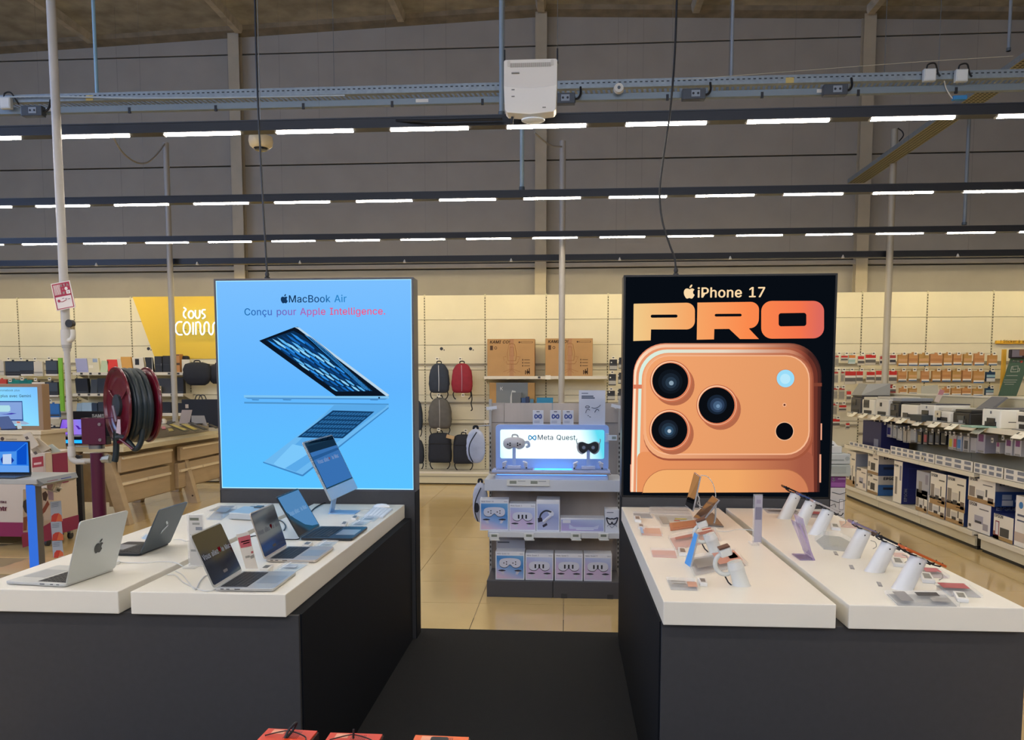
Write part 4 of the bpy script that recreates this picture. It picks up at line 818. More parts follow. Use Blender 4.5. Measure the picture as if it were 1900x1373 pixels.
# ---- middle wall: long shelf with chair cartons
t, ZC = wallshelf('long wall shelf carrying two chair cartons', 898, 1127, 698, 12.25, .42, tags=(.45,))
B().box(.95, 1.03, -.012, -.006, -.05, .012).put('price_card', TAGM, t)
kraft = '#b0895a'
def chairbox(label, x0, x1, y0):
    a = aY(x0, y0, 12.3); c = aY(x1, y0, 12.3); W = c.x-a.x; H = a.z-ZC
    t = thing('chair_carton', label, 'box', (a.x, 12.3, ZC), group='chair cartons on the long wall shelf')
    B().box(0, W, 0, .3, 0, H).put('carton', M(kraft, .75, 0, 'noise', .05, 5.), t, bevel=.004)
    ink = M('#4a3220', .8); lt = M('#c9a06c', .8)
    txt(t, 'KAMI CO!', (.04, -.0012, H*.88), .07, ink, w=W*.42, bold=.03, slant=.2)
    B().box(W*.71, W*.96, -.001, 0, H*.89, H*.93).put('ink_frame', ink, t); B().box(W*.72, W*.95, -.002, -.001, H*.897, H*.923).put('ink_frame', M(kraft, .75), t)
    B().cyl((W*.68, -.001, H*.91), (W*.68, 0, H*.91), .014, 14).put('ink_ring', ink, t)
    B().box(W*.06, W*.12, -.001, 0, H*.7, H*.82).put('phone_mark', ink, t)
    B().cyl((W*.18, -.001, H*.76), (W*.18, 0, H*.76), .022, 16).put('round_mark', ink, t); B().cyl((W*.18, -.002, H*.76), (W*.18, -.001, H*.76), .014, 16).put('round_mark', M(kraft, .75), t)
    B().box(W*.47, W*.56, -.0006, .0, .0, H).put('tape', M('#a8784a', .4), t)
    # outline drawing of a high-backed chair
    L = M('#9c6c3c', .8)
    def line(p, r=.0035): B().tube([(W*u, -.0012, H*v) for u, v in p], r, 4).put('chair_outline', L, t)
    line([(.46, .85), (.42, .6), (.44, .42), (.6, .42), (.62, .6), (.58, .85), (.52, .88), (.46, .85)]); line([(.48, .78), (.47, .55), (.57, .55), (.56, .78), (.48, .78)])
    line([(.36, .42), (.34, .52), (.4, .53)]); line([(.66, .42), (.7, .52), (.63, .53)]); line([(.4, .4), (.42, .33), (.62, .33), (.66, .4)])
    line([(.52, .33), (.52, .16)]); line([(.34, .12), (.52, .2), (.7, .12)]); line([(.42, .08), (.52, .18), (.6, .08)])
    for k in range(3):
        B().box(W*.74, W*.76, -.001, 0, H*(.42-.08*k), H*(.46-.08*k)).put('ink_icon', ink, t); B().box(W*.78, W*.9, -.001, 0, H*(.43-.08*k), H*(.445-.08*k)).put('ink_line', ink, t)
    for k, (u, v) in enumerate(((.80, .08), (.84, .1), (.88, .06))): B().box(W*u, W*(u+.02), -.001, 0, H*.05, H*(.16+.03*k)).put('ink_tool', ink, t)
    B().box(W*.83, W*.9, -.001, 0, H*.08, H*.14).put('ink_tool', ink, t)
chairbox('kraft chair carton on the long shelf, left of the grey pole', 904, 992, 629)
chairbox('kraft chair carton on the long shelf, right one behind the grey pole', 1012, 1100, 628)
wallshelf('lower wall shelf hidden behind the headset stand', 898, 1127, 780, 12.25, .42)
# grey/brown K carton under the shelf
a = aY(908, 748, 12.28); c = aY(992, 710, 12.28); W = c.x-a.x; z0 = aY(908, 781, 12.25).z; H = c.z-z0
t = thing('grey_carton', 'wide carton with a grey front and a white K under the long wall shelf', 'box', (a.x, 12.3, z0))
B().box(0, W, 0, .3, 0, H).put('carton', M('#a8824e', .75), t, bevel=.003); B().box(W*.15, W*.85, -.002, 0, 0, H).put('grey_front', M('#6e757a', .6), t)
txt(t, 'K', (W*.24, -.0035, H*.8), .08, M('#dcdcd8', .6))
B().prism([(W*.45, -.0035, 0), (W*.46, -.0035, H*.62), (W*.5, -.0035, H*.8), (W*.58, -.0035, H*.78), (W*.6, -.0035, H*.5), (W*.62, -.0035, 0)], (0, .001, 0)).put('chair_print', M('#b9bcbc', .6), t)
B().prism([(W*.5, -.0055, 0), (W*.52, -.0055, H*.6), (W*.66, -.0055, H*.66), (W*.7, -.0055, 0)], (0, .001, 0)).put('chair_print', M('#7c8084', .6), t)
g = 'folders standing behind the headset stand'
for i, (x0, x1, yt, c) in enumerate(((950, 968, 728, '#5c6268'), (966, 975, 738, '#2c4a78'), (975, 982, 736, '#1c2c50'), (983, 990, 740, '#44708c'))):
    item('folder', ['grey folder', 'mid-blue folder', 'navy folder', 'pale-blue folder'][i]+' standing behind the headset stand, below the K carton', 'folder', g, x0, x1, yt, z0, 12.2, c, .06, 0, bev=.003)
item('blue_box', 'low bright blue box behind the headset stand', 'box', None, 996, 1026, 738, z0, 12.15, '#1e7aa8', .15, 0, [(.2, .6, .4, .6, '#7cc0d8')], bev=.003)
# hooks with black cases right of the cartons
g = 'black accessory packs beside the black poster'
for i, (x0, x1, y0, y1) in enumerate(((1131, 1145, 667, 687), (1129, 1143, 694, 715), (1127, 1141, 725, 742), (1148, 1154, 666, 684), (1147, 1154, 694, 712), (1146, 1154, 724, 742))):
    t = pack('accessory_pack', 'small black accessory pack, '+['top', 'middle', 'bottom'][i % 3]+' of the '+['left', 'right'][i//3]+' column beside the black poster', 'accessory', g, x0, x1, y0, y1, 12.3, '#15171b', [(.08, .42, '#a8a69c', 'white_label'), (.5, .56, '#3c3e42', 'groove')], .03)
    B().cyl((-.03, -.0345, .12), (-.03, -.03, .12), .011, 12).put('white_dot', M('#d8d6cc', .5), t)
for i, (x, y) in enumerate(((1138, 664), (1136, 691), (1134, 722))): pricetag('price tag above the black accessory packs, '+['top', 'middle', 'bottom'][i], x, y, 12.22, group='price tags beside the black poster')
# ---- right wall: red blister packs and brown pouches
g = 'red and white blister packs on the right wall'
RB = [(1549, 1556, 660, 680, 0), (1560, 1573, 660, 671, 1), (1574, 1587, 659, 675, 2), (1591, 1603, 661, 678, 1), (1605, 1625, 658, 677, 1), (1632, 1640, 661, 678, 3), (1650, 1662, 659, 676, 3),
      (1547, 1555, 690, 711, 0), (1560, 1566, 690, 709, 0), (1567, 1588, 689, 713, 1), (1588, 1601, 689, 712, 1), (1607, 1623, 690, 709, 1), (1624, 1638, 688, 711, 1), (1648, 1664, 688, 712, 1),
      (1544, 1554, 720, 741, 0), (1556, 1567, 720, 742, 0), (1570, 1579, 726, 745, 1), (1626, 1638, 716, 728, 4), (1647, 1662, 716, 729, 4),
      (1544, 1553, 749, 770, 0), (1556, 1570, 752, 764, 1), (1544, 1558, 777, 793, 1), (1569, 1576, 785, 797, 1)]
rown = lambda y: 'top' if y < 680 else 'second' if y < 712 else 'third' if y < 740 else 'fourth' if y < 770 else 'fifth'
cnt = {}
for x0, x1, y0, y1, k in RB:
    r = rown(y0); cnt[r] = cnt.get(r, 0)+1
    body, head = [('#b4aa94', '#b03028'), ('#bdb4a0', '#c8281e'), ('#b8c8c4', '#d88438'), ('#c4bcae', '#a83c34'), ('#7c1c18', '#b02018')][k]
    bands = [(.68, 1., head, 'red_header'), (.22, .5, {0: '#7c7668', 2: '#9cb8b0', 3: '#2c2c34'}.get(k, '#5c5852'), 'product_window'), (.52, .66, '#d8d2c4', 'white_field')]
    if k == 0: bands = [(.86, 1., head, 'red_header'), (.1, .7, '#8c8678', 'product_window')]
    pack('blister_pack', 'blister pack on the right wall, %s row, %s from the black poster' % (r, ORD[cnt[r]-1]), 'blister pack', g, x0, x1, y0, y1, 12.3, body, bands, .03)
g = 'brown pouches on the right wall'
BP = [(1665, 1683, 658, 679), (1684, 1702, 656, 679), (1703, 1722, 657, 679), (1724, 1747, 657, 679), (1749, 1765, 656, 678), (1767, 1783, 657, 677), (1786, 1802, 657, 678), (1806, 1825, 656, 678), (1832, 1849, 659, 678),
      (1665, 1681, 688, 708), (1684, 1700, 689, 707), (1708, 1723, 688, 709), (1728, 1744, 688, 708), (1746, 1763, 687, 708), (1765, 1782, 687, 708), (1784, 1801, 687, 708), (1804, 1825, 688, 711),
      (1668, 1681, 720, 730), (1685, 1700, 720, 730), (1748, 1760, 720, 732), (1764, 1782, 720, 733), (1783, 1800, 720, 733), (1804, 1822, 721, 734)]
cnt = {}
for i, (x0, x1, y0, y1) in enumerate(BP):
    r = rown(y0); cnt[r] = cnt.get(r, 0)+1
    c = ['#bc8c4e', '#c08a58', '#b8904e', '#c49058'][(i*7) % 4]
    t = pack('brown_pouch', 'brown ink pouch on the right wall, %s row, %s from the left' % (r, ORD[cnt[r]-1]), 'pouch', g, x0, x1, y0, y1, 12.3, c, [(0, .1, '#35608a' if i % 3 else '#2a4a66', 'blue_base'), (.1, .24, '#dcd6ca', 'white_strip'), (.4, .62, ['#c89a68', '#b47c48'][i % 2], 'kraft_shade')], .05)
for i, (x0, x1, y0, y1) in enumerate(((1828, 1845, 690, 708), (1827, 1842, 720, 733))):
    pack('blue_pouch', 'dark blue and white pouch at the right end of the %s row' % ['second', 'third'][i], 'pouch', None, x0, x1, y0, y1, 12.3, '#123a5c', [(0, .35, '#c8cac8', 'white_base'), (.45, .7, '#8fb0b8', 'pale_spot')], .05)
k = 0
for r, y, xs in (('top', 656, (1557, 1571, 1585, 1601, 1621, 1658, 1678, 1699, 1720, 1744, 1762, 1779, 1800, 1821, 1845)), ('second', 686, (1556, 1566, 1581, 1599, 1619, 1657, 1677, 1697, 1719, 1742, 1761, 1779, 1799, 1820, 1842)), ('third', 718, (1554, 1565, 1620, 1659, 1680, 1696, 1760, 1778, 1799, 1818, 1841)), ('fourth', 748, (1553, 1566)), ('fifth', 775, (1555,))):
    for j, x in enumerate(xs): pricetag('price tag on the right wall, %s row, %s from the black poster' % (r, ORD2[j]), x, y, 12.2, group='price tags on the right wall')
# yellow post, header strip, green leaning board, picture
a = aY(1857, 735, 12.1); c = aY(1863, 648, 12.1)
tag(B().box(0, .05, 0, .04, 0, c.z).put('yellow_post', M('#d8a838', .5), loc=(a.x, 12.1, 0)), 'thin yellow post left of the green board', 'post')
a = aY(1846, 638, 12.69); t = thing('header_strip', 'yellow header strip with small dark lettering at the right edge', 'sign', (a.x, 12.66, a.z))
B().box(0, 1.6, -.01, .03, 0, .048).put('strip', M('#e0ac2c', .5), t); txt(t, '! Sticker à apposer en magasin', (.06, -.0115, .014), .03, M('#5c4418', .6), w=.9, bold=.01)
a = aY(1855, 733, 12.0); t = thing('leaning_board', 'slanted dark green board lettered Rachat with white outline drawing', 'sign board', (a.x, 12.0, a.z))
sx = lambda x, y: (aY(x, y, 12.0).x-a.x, 0, aY(x, y, 12.0).z-a.z)
B().prism([sx(1854, 734), sx(1872, 734), sx(1900, 665), sx(1878, 664)][:0]+[sx(1853, 735), sx(1886, 735), sx(1912, 664), sx(1876, 664)], (0, .02, 0)).put('board', M('#4a6450', .6), t)
wv = M('#d8d8c8', .6); q = sx(1878, 672); txt(t, 'Rachat', (q[0], -.002, q[2]), .045, wv, w=.125, bold=.03, slant=.3)
q = sx(1895, 671); B().cyl((q[0], -.002, q[2]), (q[0], 0, q[2]), .018, 14).put('red_logo', M('#c85040', .5), t)
def wl(pts): B().tube([Vector(sx(x, y))+Vector((0, -.003, 0)) for x, y in pts], .003, 4).put('outline_drawing', wv, t)
wl([(1875, 690), (1877, 680), (1889, 679), (1888, 690), (1875, 690)]); wl([(1879, 680), (1879, 686), (1886, 685)]); wl([(1889, 683), (1892, 684), (1890, 690)])
for x0, x1, y in ((1867, 1888, 697), (1863, 1887, 705), (1862, 1885, 709), (1864, 1881, 713)): wl([(x0, y), (x1, y)])
a = aY(1872, 665, 11.9); t = thing('picture_header', 'dark photo header board above the green board at the right edge', 'poster', (a.x, 11.9, a.z))
B().box(0, .6, 0, .03, 0, .13).put('board', M('#2c2428', .5), t, bevel=.02); B().box(.04, .18, -.003, 0, .02, .12).put('photo_shape', M('#77707a', .5), t); B().box(.14, .26, -.004, -.003, .04, .13).put('photo_shape', M('#8c6048', .5), t)
# ================================================================ left: fire hose reel on its post
maroon = M('#4c0e2e', .35, 0, name='maroon_paint'); red = M('#5e0a20', .28, 0, coat=.3, name='red_enamel'); hose = M('#1d2a30', .38)
YP = 5.2
p = aY(180, 840, YP); t = thing('hose_reel', 'red fire hose reel with black hose on a maroon floor post', 'fire hose reel', (p.x, YP, 0)); ox = p.x
B().cyl((0, 0, 0), (0, 0, p.z), .043, 24).put('post', maroon, t, smooth=True)
B().cyl((0, 0, 0), (0, 0, .015), .1, 24).put('foot_plate', maroon, t)
zt = aY(180, 775, YP).z; zb = aY(180, 823, YP).z
B().cyl((0, 0, zb-.01), (0, 0, zt), .052, 24).put('head_sleeve', maroon, t, smooth=True)
B().box(-.067, .10, -.06, -.05, zb, zt).box(-.067, .10, -.05, .05, zt-.004, zt).put('bracket_plate', maroon, t, bevel=.002)
for dz in (.03, .135): B().cyl((.065, -.068, zb+dz), (.065, -.06, zb+dz), .011, 12).put('bolt', M('#a39aa0', .3, .8), t)
zc = aY(180, 829, YP).z; B().lathe([(.045, -.012), (.05, -.012), (.05, .012), (.045, .012)], 24, Matrix.Translation((0, 0, zc))).put('pipe_clamp', M('#8c9094', .3, .8), t)
B().tube([(-.03, 0, zc), (-.15, 0, zc+.002)], .005, 8).put('clamp_rod', M('#8c9094', .3, .8), t)
# reel axis
ax = Vector((.667, .745, 0)); Cl = aY(223, 752, YP)-Vector((ox, YP, 0)); L = .157
Ma = Matrix.Translation(Cl) @ ax.to_track_quat('Z', 'Y').to_matrix().to_4x4()
R0 = .258
prof = [(.0, .004), (.06, .004), (.10, .02), (.14, .014), (.185, .022), (.2, .012), (.235, .008), (.245, -.008), (R0, -.008), (R0+.004, .0), (R0, .008), (.245, .006), (.235, .016), (.2, .02), (.14, .026), (.1, .03), (.0, .03)]
B().lathe([(r, z-.02) for r, z in prof], 48, Ma).put('near_flange', red, t, smooth=True)
B().lathe([(r, -z+L+.02) for r, z in prof], 48, Ma).put('far_flange', red, t, smooth=True)
for k in range(3):
    a0 = 2*PI*k/3+.5
    B().tube([Ma @ Vector((r*math.cos(a0), r*math.sin(a0), -.012)) for r in (.09, .15, .21)], .006, 6).put('flange_rib', red, t, smooth=True)
B().cyl(Ma @ Vector((0, 0, -.022)), Ma @ Vector((0, 0, L+.02)), .075, 24).put('hub', M('#20282e', .5), t, smooth=True)
B().cyl(Ma @ Vector((0, 0, -.028)), Ma @ Vector((0, 0, -.01)), .074, 32).put('hub_cap', M('#262e33', .55), t, smooth=True)
B().cyl(Ma @ Vector((0, 0, .006)), Ma @ Vector((0, 0, L-.006)), .2, 32).put('hose_core', hose, t, smooth=True)
hp = []
for i in range(230):
    f = i/229; a0 = f*2*PI*5.2+1.2; z = .026+(L-.055)*(.5-.5*math.cos(f*PI*1.6)); r = .212+.022*math.sin(f*9)+.006*math.sin(a0*1.3)
    hp.append(Ma @ Vector((r*math.cos(a0), r*math.sin(a0), z)))
B().tube(hp, .0195, 10).put('hose', hose, t, smooth=True)
hp = []
for i in range(120):
    f = i/119; a0 = f*2*PI*2.6; z = .03+(L-.06)*f; r = .236
    hp.append(Ma @ Vector((r*math.cos(a0+.8), r*math.sin(a0+.8), z)))
B().tube(hp, .0195, 10).put('hose', hose, t, smooth=True)
lp = [aY(x, y, YP-.06)-Vector((ox, YP, 0)) for x, y in ((266, 790), (262, 818), (252, 834), (240, 822), (228, 812), (216, 812))]
B().tube(smoothpts(lp), .019, 10).put('loose_loop', hose, t, smooth=True)
lp = [aY(x, y, YP)-Vector((ox, YP, 0)) for x, y in ((216, 800), (216, 820), (215, 845), (213, 856))]
B().tube(smoothpts(lp), .021, 10).put('inlet_hose', hose, t, smooth=True)
lp = [aY(x, y, YP-.09)-Vector((ox, YP, 0)) for x, y in ((222, 815), (232, 822), (246, 833))]
B().tube(smoothpts(lp), .008, 8).put('guide_bar', red, t, smooth=True)
a0 = Ma @ Vector((0, 0, -.02)); d = aY(216, 782, YP-.06)-Vector((ox, YP, 0))
B().tube([a0+Vector((0, -.05, -.0)), d], .01, 8).put('lever', M('#9a8fa0', .3, .6), t, smooth=True)
b = B(); q = [aY(x, y, YP-.12)-Vector((ox, YP, 0)) for x, y in ((218, 778), (223, 778), (224, 806), (215, 803))]; b.prism(q, (0, .004, 0)).put('paper_label', M('#b9a8b4', .5), t)
# white standpipe with the tilted sign
X = -3.385
t = thing('standpipe', 'tall white plastic pipe running from floor height to the roof, far left', 'pipe', (X, YP, 0))
Z = lambda y, x=125: aY(x, y, YP).z
B().cyl((0, 0, Z(645)), (0, 0, 7.2), .028, 20).put('upper_pipe', pvc, t, smooth=True)
B().cyl((0, 0, Z(845)), (0, 0, Z(645)), .019, 16).put('lower_pipe', pvc, t, smooth=True)
B().cyl((0, 0, Z(640)), (0, 0, Z(612)), .033, 20).put('coupling', M('#c2bfba', .4), t, smooth=True)
B().cyl((0, 0, Z(646)), (0, 0, Z(640)), .03, 20).put('ring', M('#a4a19a', .4), t, smooth=True)
B().cyl((0, 0, Z(652)), (0, 0, Z(646)), .024, 20).put('ring', M('#b4b1aa', .4), t, smooth=True)
B().tube(smoothpts([(.02, -.01, Z(632)), (.05, -.02, Z(630)), (.062, -.02, Z(622)), (.062, -.02, Z(612))]), .017, 10).put('branch_elbow', M('#d0ccc0', .45), t, smooth=True)
B().cyl((.062, -.02, Z(614)), (.058, -.02, Z(604)), .013, 10).put('brass_fitting', M('#8c7c58', .35, .7), t, smooth=True)
B().cyl((.052, -.01, Z(601)), (.05, -.045, Z(601)), .026, 20).put('gauge', M('#15171a', .4), t, smooth=True)
B().tube(smoothpts([(0, 0, Z(838)), (0, 0, Z(850)), (.03, 0, Z(856)), (.06, 0, Z(856)), (.1, 0, Z(856))]), .02, 12).put('elbow', pvc, t, smooth=True)
B().cyl((-.0, 0, Z(846)), (0, 0, Z(828)), .025, 16).put('socket', M('#c2bfba', .4), t, smooth=True)
B().cyl((.07, 0, Z(855)), (.2, 0, Z(855)), .018, 14).put('side_pipe', M('#a8a296', .4), t, smooth=True)
B().cyl((.2, -.0, Z(853)), (.25, 0, Z(851)), .026, 8).put('union_nut', M('#9ea4a8', .3, .8), t); B().cyl((.25, 0, Z(851)), (.275, 0, Z(851)), .03, 8).put('valve', M('#9ea4a8', .3, .8), t)
a = aY(94, 527, YP-.06); b2 = aY(129, 520, YP-.06); c = aY(140, 570, YP-.06)
t = thing('safety_sign', 'tilted red and white sign lettered RIA N 7 fixed to the white pipe', 'sign', tuple((a+c)/2))
W, H = (b2-a).length, (c-b2).length; ang = math.atan2(b2.z-a.z, b2.x-a.x); t.rotation_euler = (0, -ang, 0)
wt = M('#e0d8d4', .5); rd = M('#a01838', .5)
B().box(-W/2, W/2, 0, .004, -H/2, H/2).put('plate', wt, t)
B().box(-W/2+.006, W/2-.006, -.001, 0, -.004, H/2-.006).put('red_field', rd, t)
for k in range(6): B().box(-W/2+.014+.008*k, -W/2+.018+.008*k, -.002, -.001, .01, H/2-.014).put('stripe', wt, t)
txt(t, 'R I A', (-.004, -.0022, H/2-.032), .035, wt, w=.058, bold=.04); B().cyl((.032, -.002, .042), (.032, -.001, .042), .011, 16).put('face_mark', wt, t)
txt(t, '-', (.004, -.0022, .036), .02, wt, bold=.04); txt(t, 'N', (.003, -.0022, .01), .02, wt, bold=.04); B().rr(.042, .018, .028, .024, .004, -.002, -.001, 'XZ').put('number_field', wt, t); txt(t, '7', (.037, -.0025, .011), .016, rd, bold=.03)
B().box(-W/2+.006, -W/2+.012, -.001, 0, -H/2+.006, 0).box(W/2-.012, W/2-.006, -.001, 0, -H/2+.006, 0).box(-W/2+.006, W/2-.006, -.001, 0, -H/2+.005, -H/2+.01).put('red_edge', rd, t)
B().cyl((-.035, -.002, -.03), (-.035, -.001, -.03), .01, 14).put('reel_mark', rd, t); B().tube([(-.03, -.002, -.035), (-.01, -.002, -.04), (.02, -.002, -.03)], .002, 5).put('hose_mark', rd, t)
for k in range(3): B().box(-.01+.02*k, .004+.02*k, -.001, 0, -.02-.005*k, -.016-.005*k).put('small_print', M('#70606a', .5), t)
# ================================================================ left: tables and displays
beech = M('#b8a384', .5, 0, 'wood', .1, 9., name='beech'); beechd = M('#a08a68', .5, 0, 'wood', .1, 9.)
t = thing('trestle_table', 'long beech trestle table with drawer fronts and cream top left of the blue poster', 'table', (-5.35, 8.45, 0))
B().box(-.45, .45, 0, 2.92, .83, .885).put('tabletop', M('#c8bc9c', .45), t, bevel=.003)
for y0, y1 in ((.12, 1.28), (1.5, 2.8)):
    dr = B().box(.30, .345, y0, y1, .585, .77).put('drawer', beech, t, bevel=.003); B().box(.345, .372, y0+.02, y1-.02, .735, .76).put('handle_strip', M('#e6d8bc', .4), dr)
    dr = B().box(.26, .31, y0, y1, .22, .55).put('drawer', beech, t, bevel=.003)
    m_ = (y0+y1)/2
    for ya, yb in ((y0+.02, m_-.01), (m_+.01, y1-.02)): B().box(.31, .34, ya, yb, .435, .465).put('handle_strip', M('#e6d8bc', .4), dr)
B().box(.2, .26, .1, 2.85, .2, .8).put('carcass', beechd, t); B().box(-.35, .2, .1, .14, .25, .8).put('end_panel', beechd, t, bevel=.003)
for y in (.1, 1.75, 2.8):
    for s in (1, -1):
        B().hexa([(s*.33, y-.05, 0), (s*.46, y-.05, 0), (s*.46, y+.05, 0), (s*.33, y+.05, 0)], [(s*.11, y-.05, .82), (s*.24, y-.05, .82), (s*.24, y+.05, .82), (s*.11, y+.05, .82)]).put('leg', beech, t, bevel=.004)
    B().cyl((.395, y-.055, .1), (.395, y-.05, .1), .012, 10).put('bolt', M('#4a3828', .5), t)
# small things on the trestle table
def flat(name, label, cat, pts, z, th, col, group=None, rough=.4, extra=None):
    q = [aZ(x, y, z+th) for x, y in pts]; o0 = sum(q, Vector())/len(q); o0.z = z
    t = thing(name, label, cat, tuple(o0), group=group)
    B().prism([(p.x-o0.x, p.y-o0.y, 0) for p in q], (0, 0, th)).put('body', M(col, rough), t, bevel=min(.003, th*.3))
    q2 = [(p-o0)*.82 for p in q]; B().prism([(p.x, p.y, th) for p in q2], (0, 0, .001)).put('face', M(extra or col, .3), t)
    return t
B().box(-.44, .1, .9, 2.88, .886, 1.01).put('display_riser', M('#8c8478', .5), t, bevel=.004)
ZT = 1.011; g = 'phones and tablets on the trestle table'
C3 = lambda pts: [(270+x/7.63, 640+y/7.63) for x, y in pts]
for lab, pts, col, ex in [('yellow tablet lying slanted on the trestle table, left of its twin', [(310, 1120), (372, 1110), (622, 1206), (560, 1220)], '#2c2c26', '#b8a43c'), ('yellow tablet lying slanted on the trestle table, right of its twin', [(480, 1116), (560, 1108), (762, 1200), (700, 1216)], '#2c2c26', '#b8a43c'),
    ('small yellow-backed phone at the front of the trestle table', [(310, 1182), (375, 1182), (408, 1212), (330, 1226)], '#3a3a30', '#a8983c'), ('pink phone beside the hose reel on the trestle table', [(222, 1152), (282, 1150), (292, 1186), (232, 1192)], '#703040', '#c0607c'),
    ('black tablet lying on the trestle table right of the yellow ones', [(600, 1098), (650, 1090), (880, 1188), (830, 1196)], '#16181e', '#23262e'), ('thin black phone behind the yellow tablets', [(690, 1080), (780, 1076), (810, 1110), (720, 1116)], '#14161a', '#20242a'),
    ('black phone near the blue poster on the trestle table', [(880, 1120), (930, 1118), (1040, 1165), (990, 1172)], '#14161a', '#2a2c30'), ('grey laptop lying open flat beside the reel on the trestle table', [(215, 1098), (340, 1062), (480, 1062), (330, 1116)], '#3a3a38', '#4c4a46')]:
    flat('phone' if 'phone' in lab else 'tablet', lab, 'phone' if 'phone' in lab else 'tablet', C3(pts), ZT, .012, col, g, extra=ex)
def card(name, label, cat, pts, Y, col, th=.004, group=None, deco=None, rough=.5, z0=None):
    q = [aY(x, y, Y) for x, y in pts]; o0 = Vector((sum(p.x for p in q)/len(q), Y, min(p.z for p in q)))
    if z0 is not None: o0.z = z0
    t = thing(name, label, cat, tuple(o0), group=group); ps = [(p.x-o0.x, 0, p.z-o0.z) for p in q]
    B().prism(ps, (0, th, 0)).put('card', M(col, rough) if isinstance(col, str) else col, t)
    for k_, d in enumerate(deco or []):
        qq = [aY(x, y, Y) for x, y in d[0]]; B().prism([(p.x-o0.x, -.0008*(k_+1), p.z-o0.z) for p in qq], (0, .0006, 0)).put(d[2] if len(d) > 2 else 'print', M(d[1], rough) if isinstance(d[1], str) else d[1], t)
    return t
card('leaflet', 'grey-beige price leaflet standing on the trestle table', 'leaflet', C3([(515, 920), (660, 920), (618, 1126), (470, 1122)]), 11.2, '#9c8f86')
card('leaflet', 'grey stand with angled side behind the yellow tablets', 'leaflet', C3([(650, 1000), (832, 1000), (876, 1150), (800, 1140), (650, 1090)]), 10.95, '#8f8a84')
a = aY(303, 781, 10.9); t = thing('white_gadget', 'small white rounded gadget on the trestle table beside the grey pole', 'gadget', (a.x, 10.9, ZT))
B().lathe([(.035, 0), (.045, .01), (.045, .05), (.03, .075), (0, .08)], 16).put('body', M('#c8c2b4', .5), t, smooth=True); B().cyl((0, -.046, .04), (0, -.04, .04), .015, 12).put('front_dot', M('#98928a', .5), t)
# display with black header and purple laptop
Y = 8.55; a = aY(110, 824, Y); z0 = a.z
t = thing('wooden_riser', 'low wooden riser under the blue-lit display on the trestle table', 'riser', (aY(125, 824, Y).x, Y, .886)); x0 = aY(76, 824, Y).x-t.location.x; x1 = aY(200, 824, Y).x-t.location.x; zr = z0-.886
B().box(x0, x1, -.05, .3, 0, zr-.001).put('wood_block', M('#a07c5e', .5), t); B().box(x0+.02, x0+.4, -.052, -.05, zr-.05, zr-.03).put('blue_glow_strip', EM('#3848c8', .5), t)  # blue strip set glowing on the wood front
t = thing('brand_display', 'black laptop display with white capitals and a blue light bar', 'display stand', (aY(125, 824, Y).x, Y, z0)); ox = t.location.x
wx = lambda x, y=800, YY=Y: aY(x, y, YY).x-ox
wz = lambda y, x=130, YY=Y: aY(x, y, YY).z-z0
B().box(wx(80), wx(200), -.02, .06, 0, wz(810)).put('base', M('#10121a', .35), t)
B().box(wx(83), wx(163), -.026, -.02, wz(822), wz(816)).put('light_bar', EM('#1e9cff', 1.6), t, bevel=.002)
B().box(wx(112), wx(215), .2, .22, wz(812, YY=Y+.2), wz(763, YY=Y+.2)).put('rear_panel', M('#0c0e14', .4), t)
txt(t, 'SAMSUNG', (wx(172, YY=Y+.2), .198, wz(774, YY=Y+.2)), .07, M('#e8e8e8', .4), w=wx(214)-wx(172), bold=.05)
t = thing('laptop', 'laptop with a purple and blue swirl screen on the blue-lit stand', 'laptop', (aY(135, 808, Y).x, Y+.06, z0+wz(809))); ox, oz = t.location.x, t.location.z
q = [(aY(x, y, Y+.06).x-ox, 0, aY(x, y, Y+.06).z-oz) for x, y in ((107, 807), (159, 807), (161, 777), (114, 778))]
B().prism(q, (0, .01, 0)).put('lid', M('#2a2c34', .4), t)
q2 = [(Vector(p)*.94+Vector((0, -.001, .006))) for p in q]
B().prism(q2, (0, .001, 0)).put('screen', EMG([(0, '#6a4ae0'), (.45, '#a878f0'), (.75, '#8f86f4'), (1, '#6c7cf0')], s=.9, lo=-.17, hi=.17, ang=(.9, 0, .3)), t)
for q3 in ([(118, 797), (124, 793), (131, 791), (122, 800)], [(140, 789), (145, 790), (150, 796), (146, 797)], [(147, 796), (158, 794), (158, 793), (147, 795)]):
    B().prism([(aY(x, y, Y+.06).x-ox, -.002, aY(x, y, Y+.06).z-oz) for x, y in q3], (0, .001, 0)).put('screen_swirl', EM('#5a2ab8', .8), t)
B().box(-.17, .17, -.2, 0, -.001, .012).put('keyboard_base', M('#7c808a', .4), t, bevel=.003)
# backlit display box with pale blue laptop picture
Y = 7.95
z0 = aY(40, 798, Y).z; zt = aY(40, 712, Y).z; xr = aY(79, 750, Y).x
t = thing('light_box', 'small backlit pale-blue laptop poster box at the left edge', 'light box', (xr-.55, Y, z0)); ox = xr-.55
B().box(-.6, .55, 0, .12, 0, zt-z0).put('case', M('#94785c', .5), t, bevel=.004)
s_ = B().box(-.58, .5, -.004, 0, .045, zt-z0-.035).put('lit_screen', EMG([(0, '#5fd4ff'), (.5, '#8fe4ff'), (1, '#7cc0ff')], s=1.0, lo=-.3, hi=.7, ang=(.6, 0, .9)), t)
f = lambda x, y, d=-.005: (aY(x, y, Y).x-ox, d, aY(x, y, Y).z-z0)
txt(s_, 'chromebook plus', f(-4, 726), .05, EM('#4a6a78', .8), w=f(37, 726)[0]-f(-4, 726)[0]); txt(s_, 'plus avec Gemini', f(2, 737), .06, EM('#3c5a68', .8), w=f(58, 737)[0]-f(2, 737)[0], bold=.01)
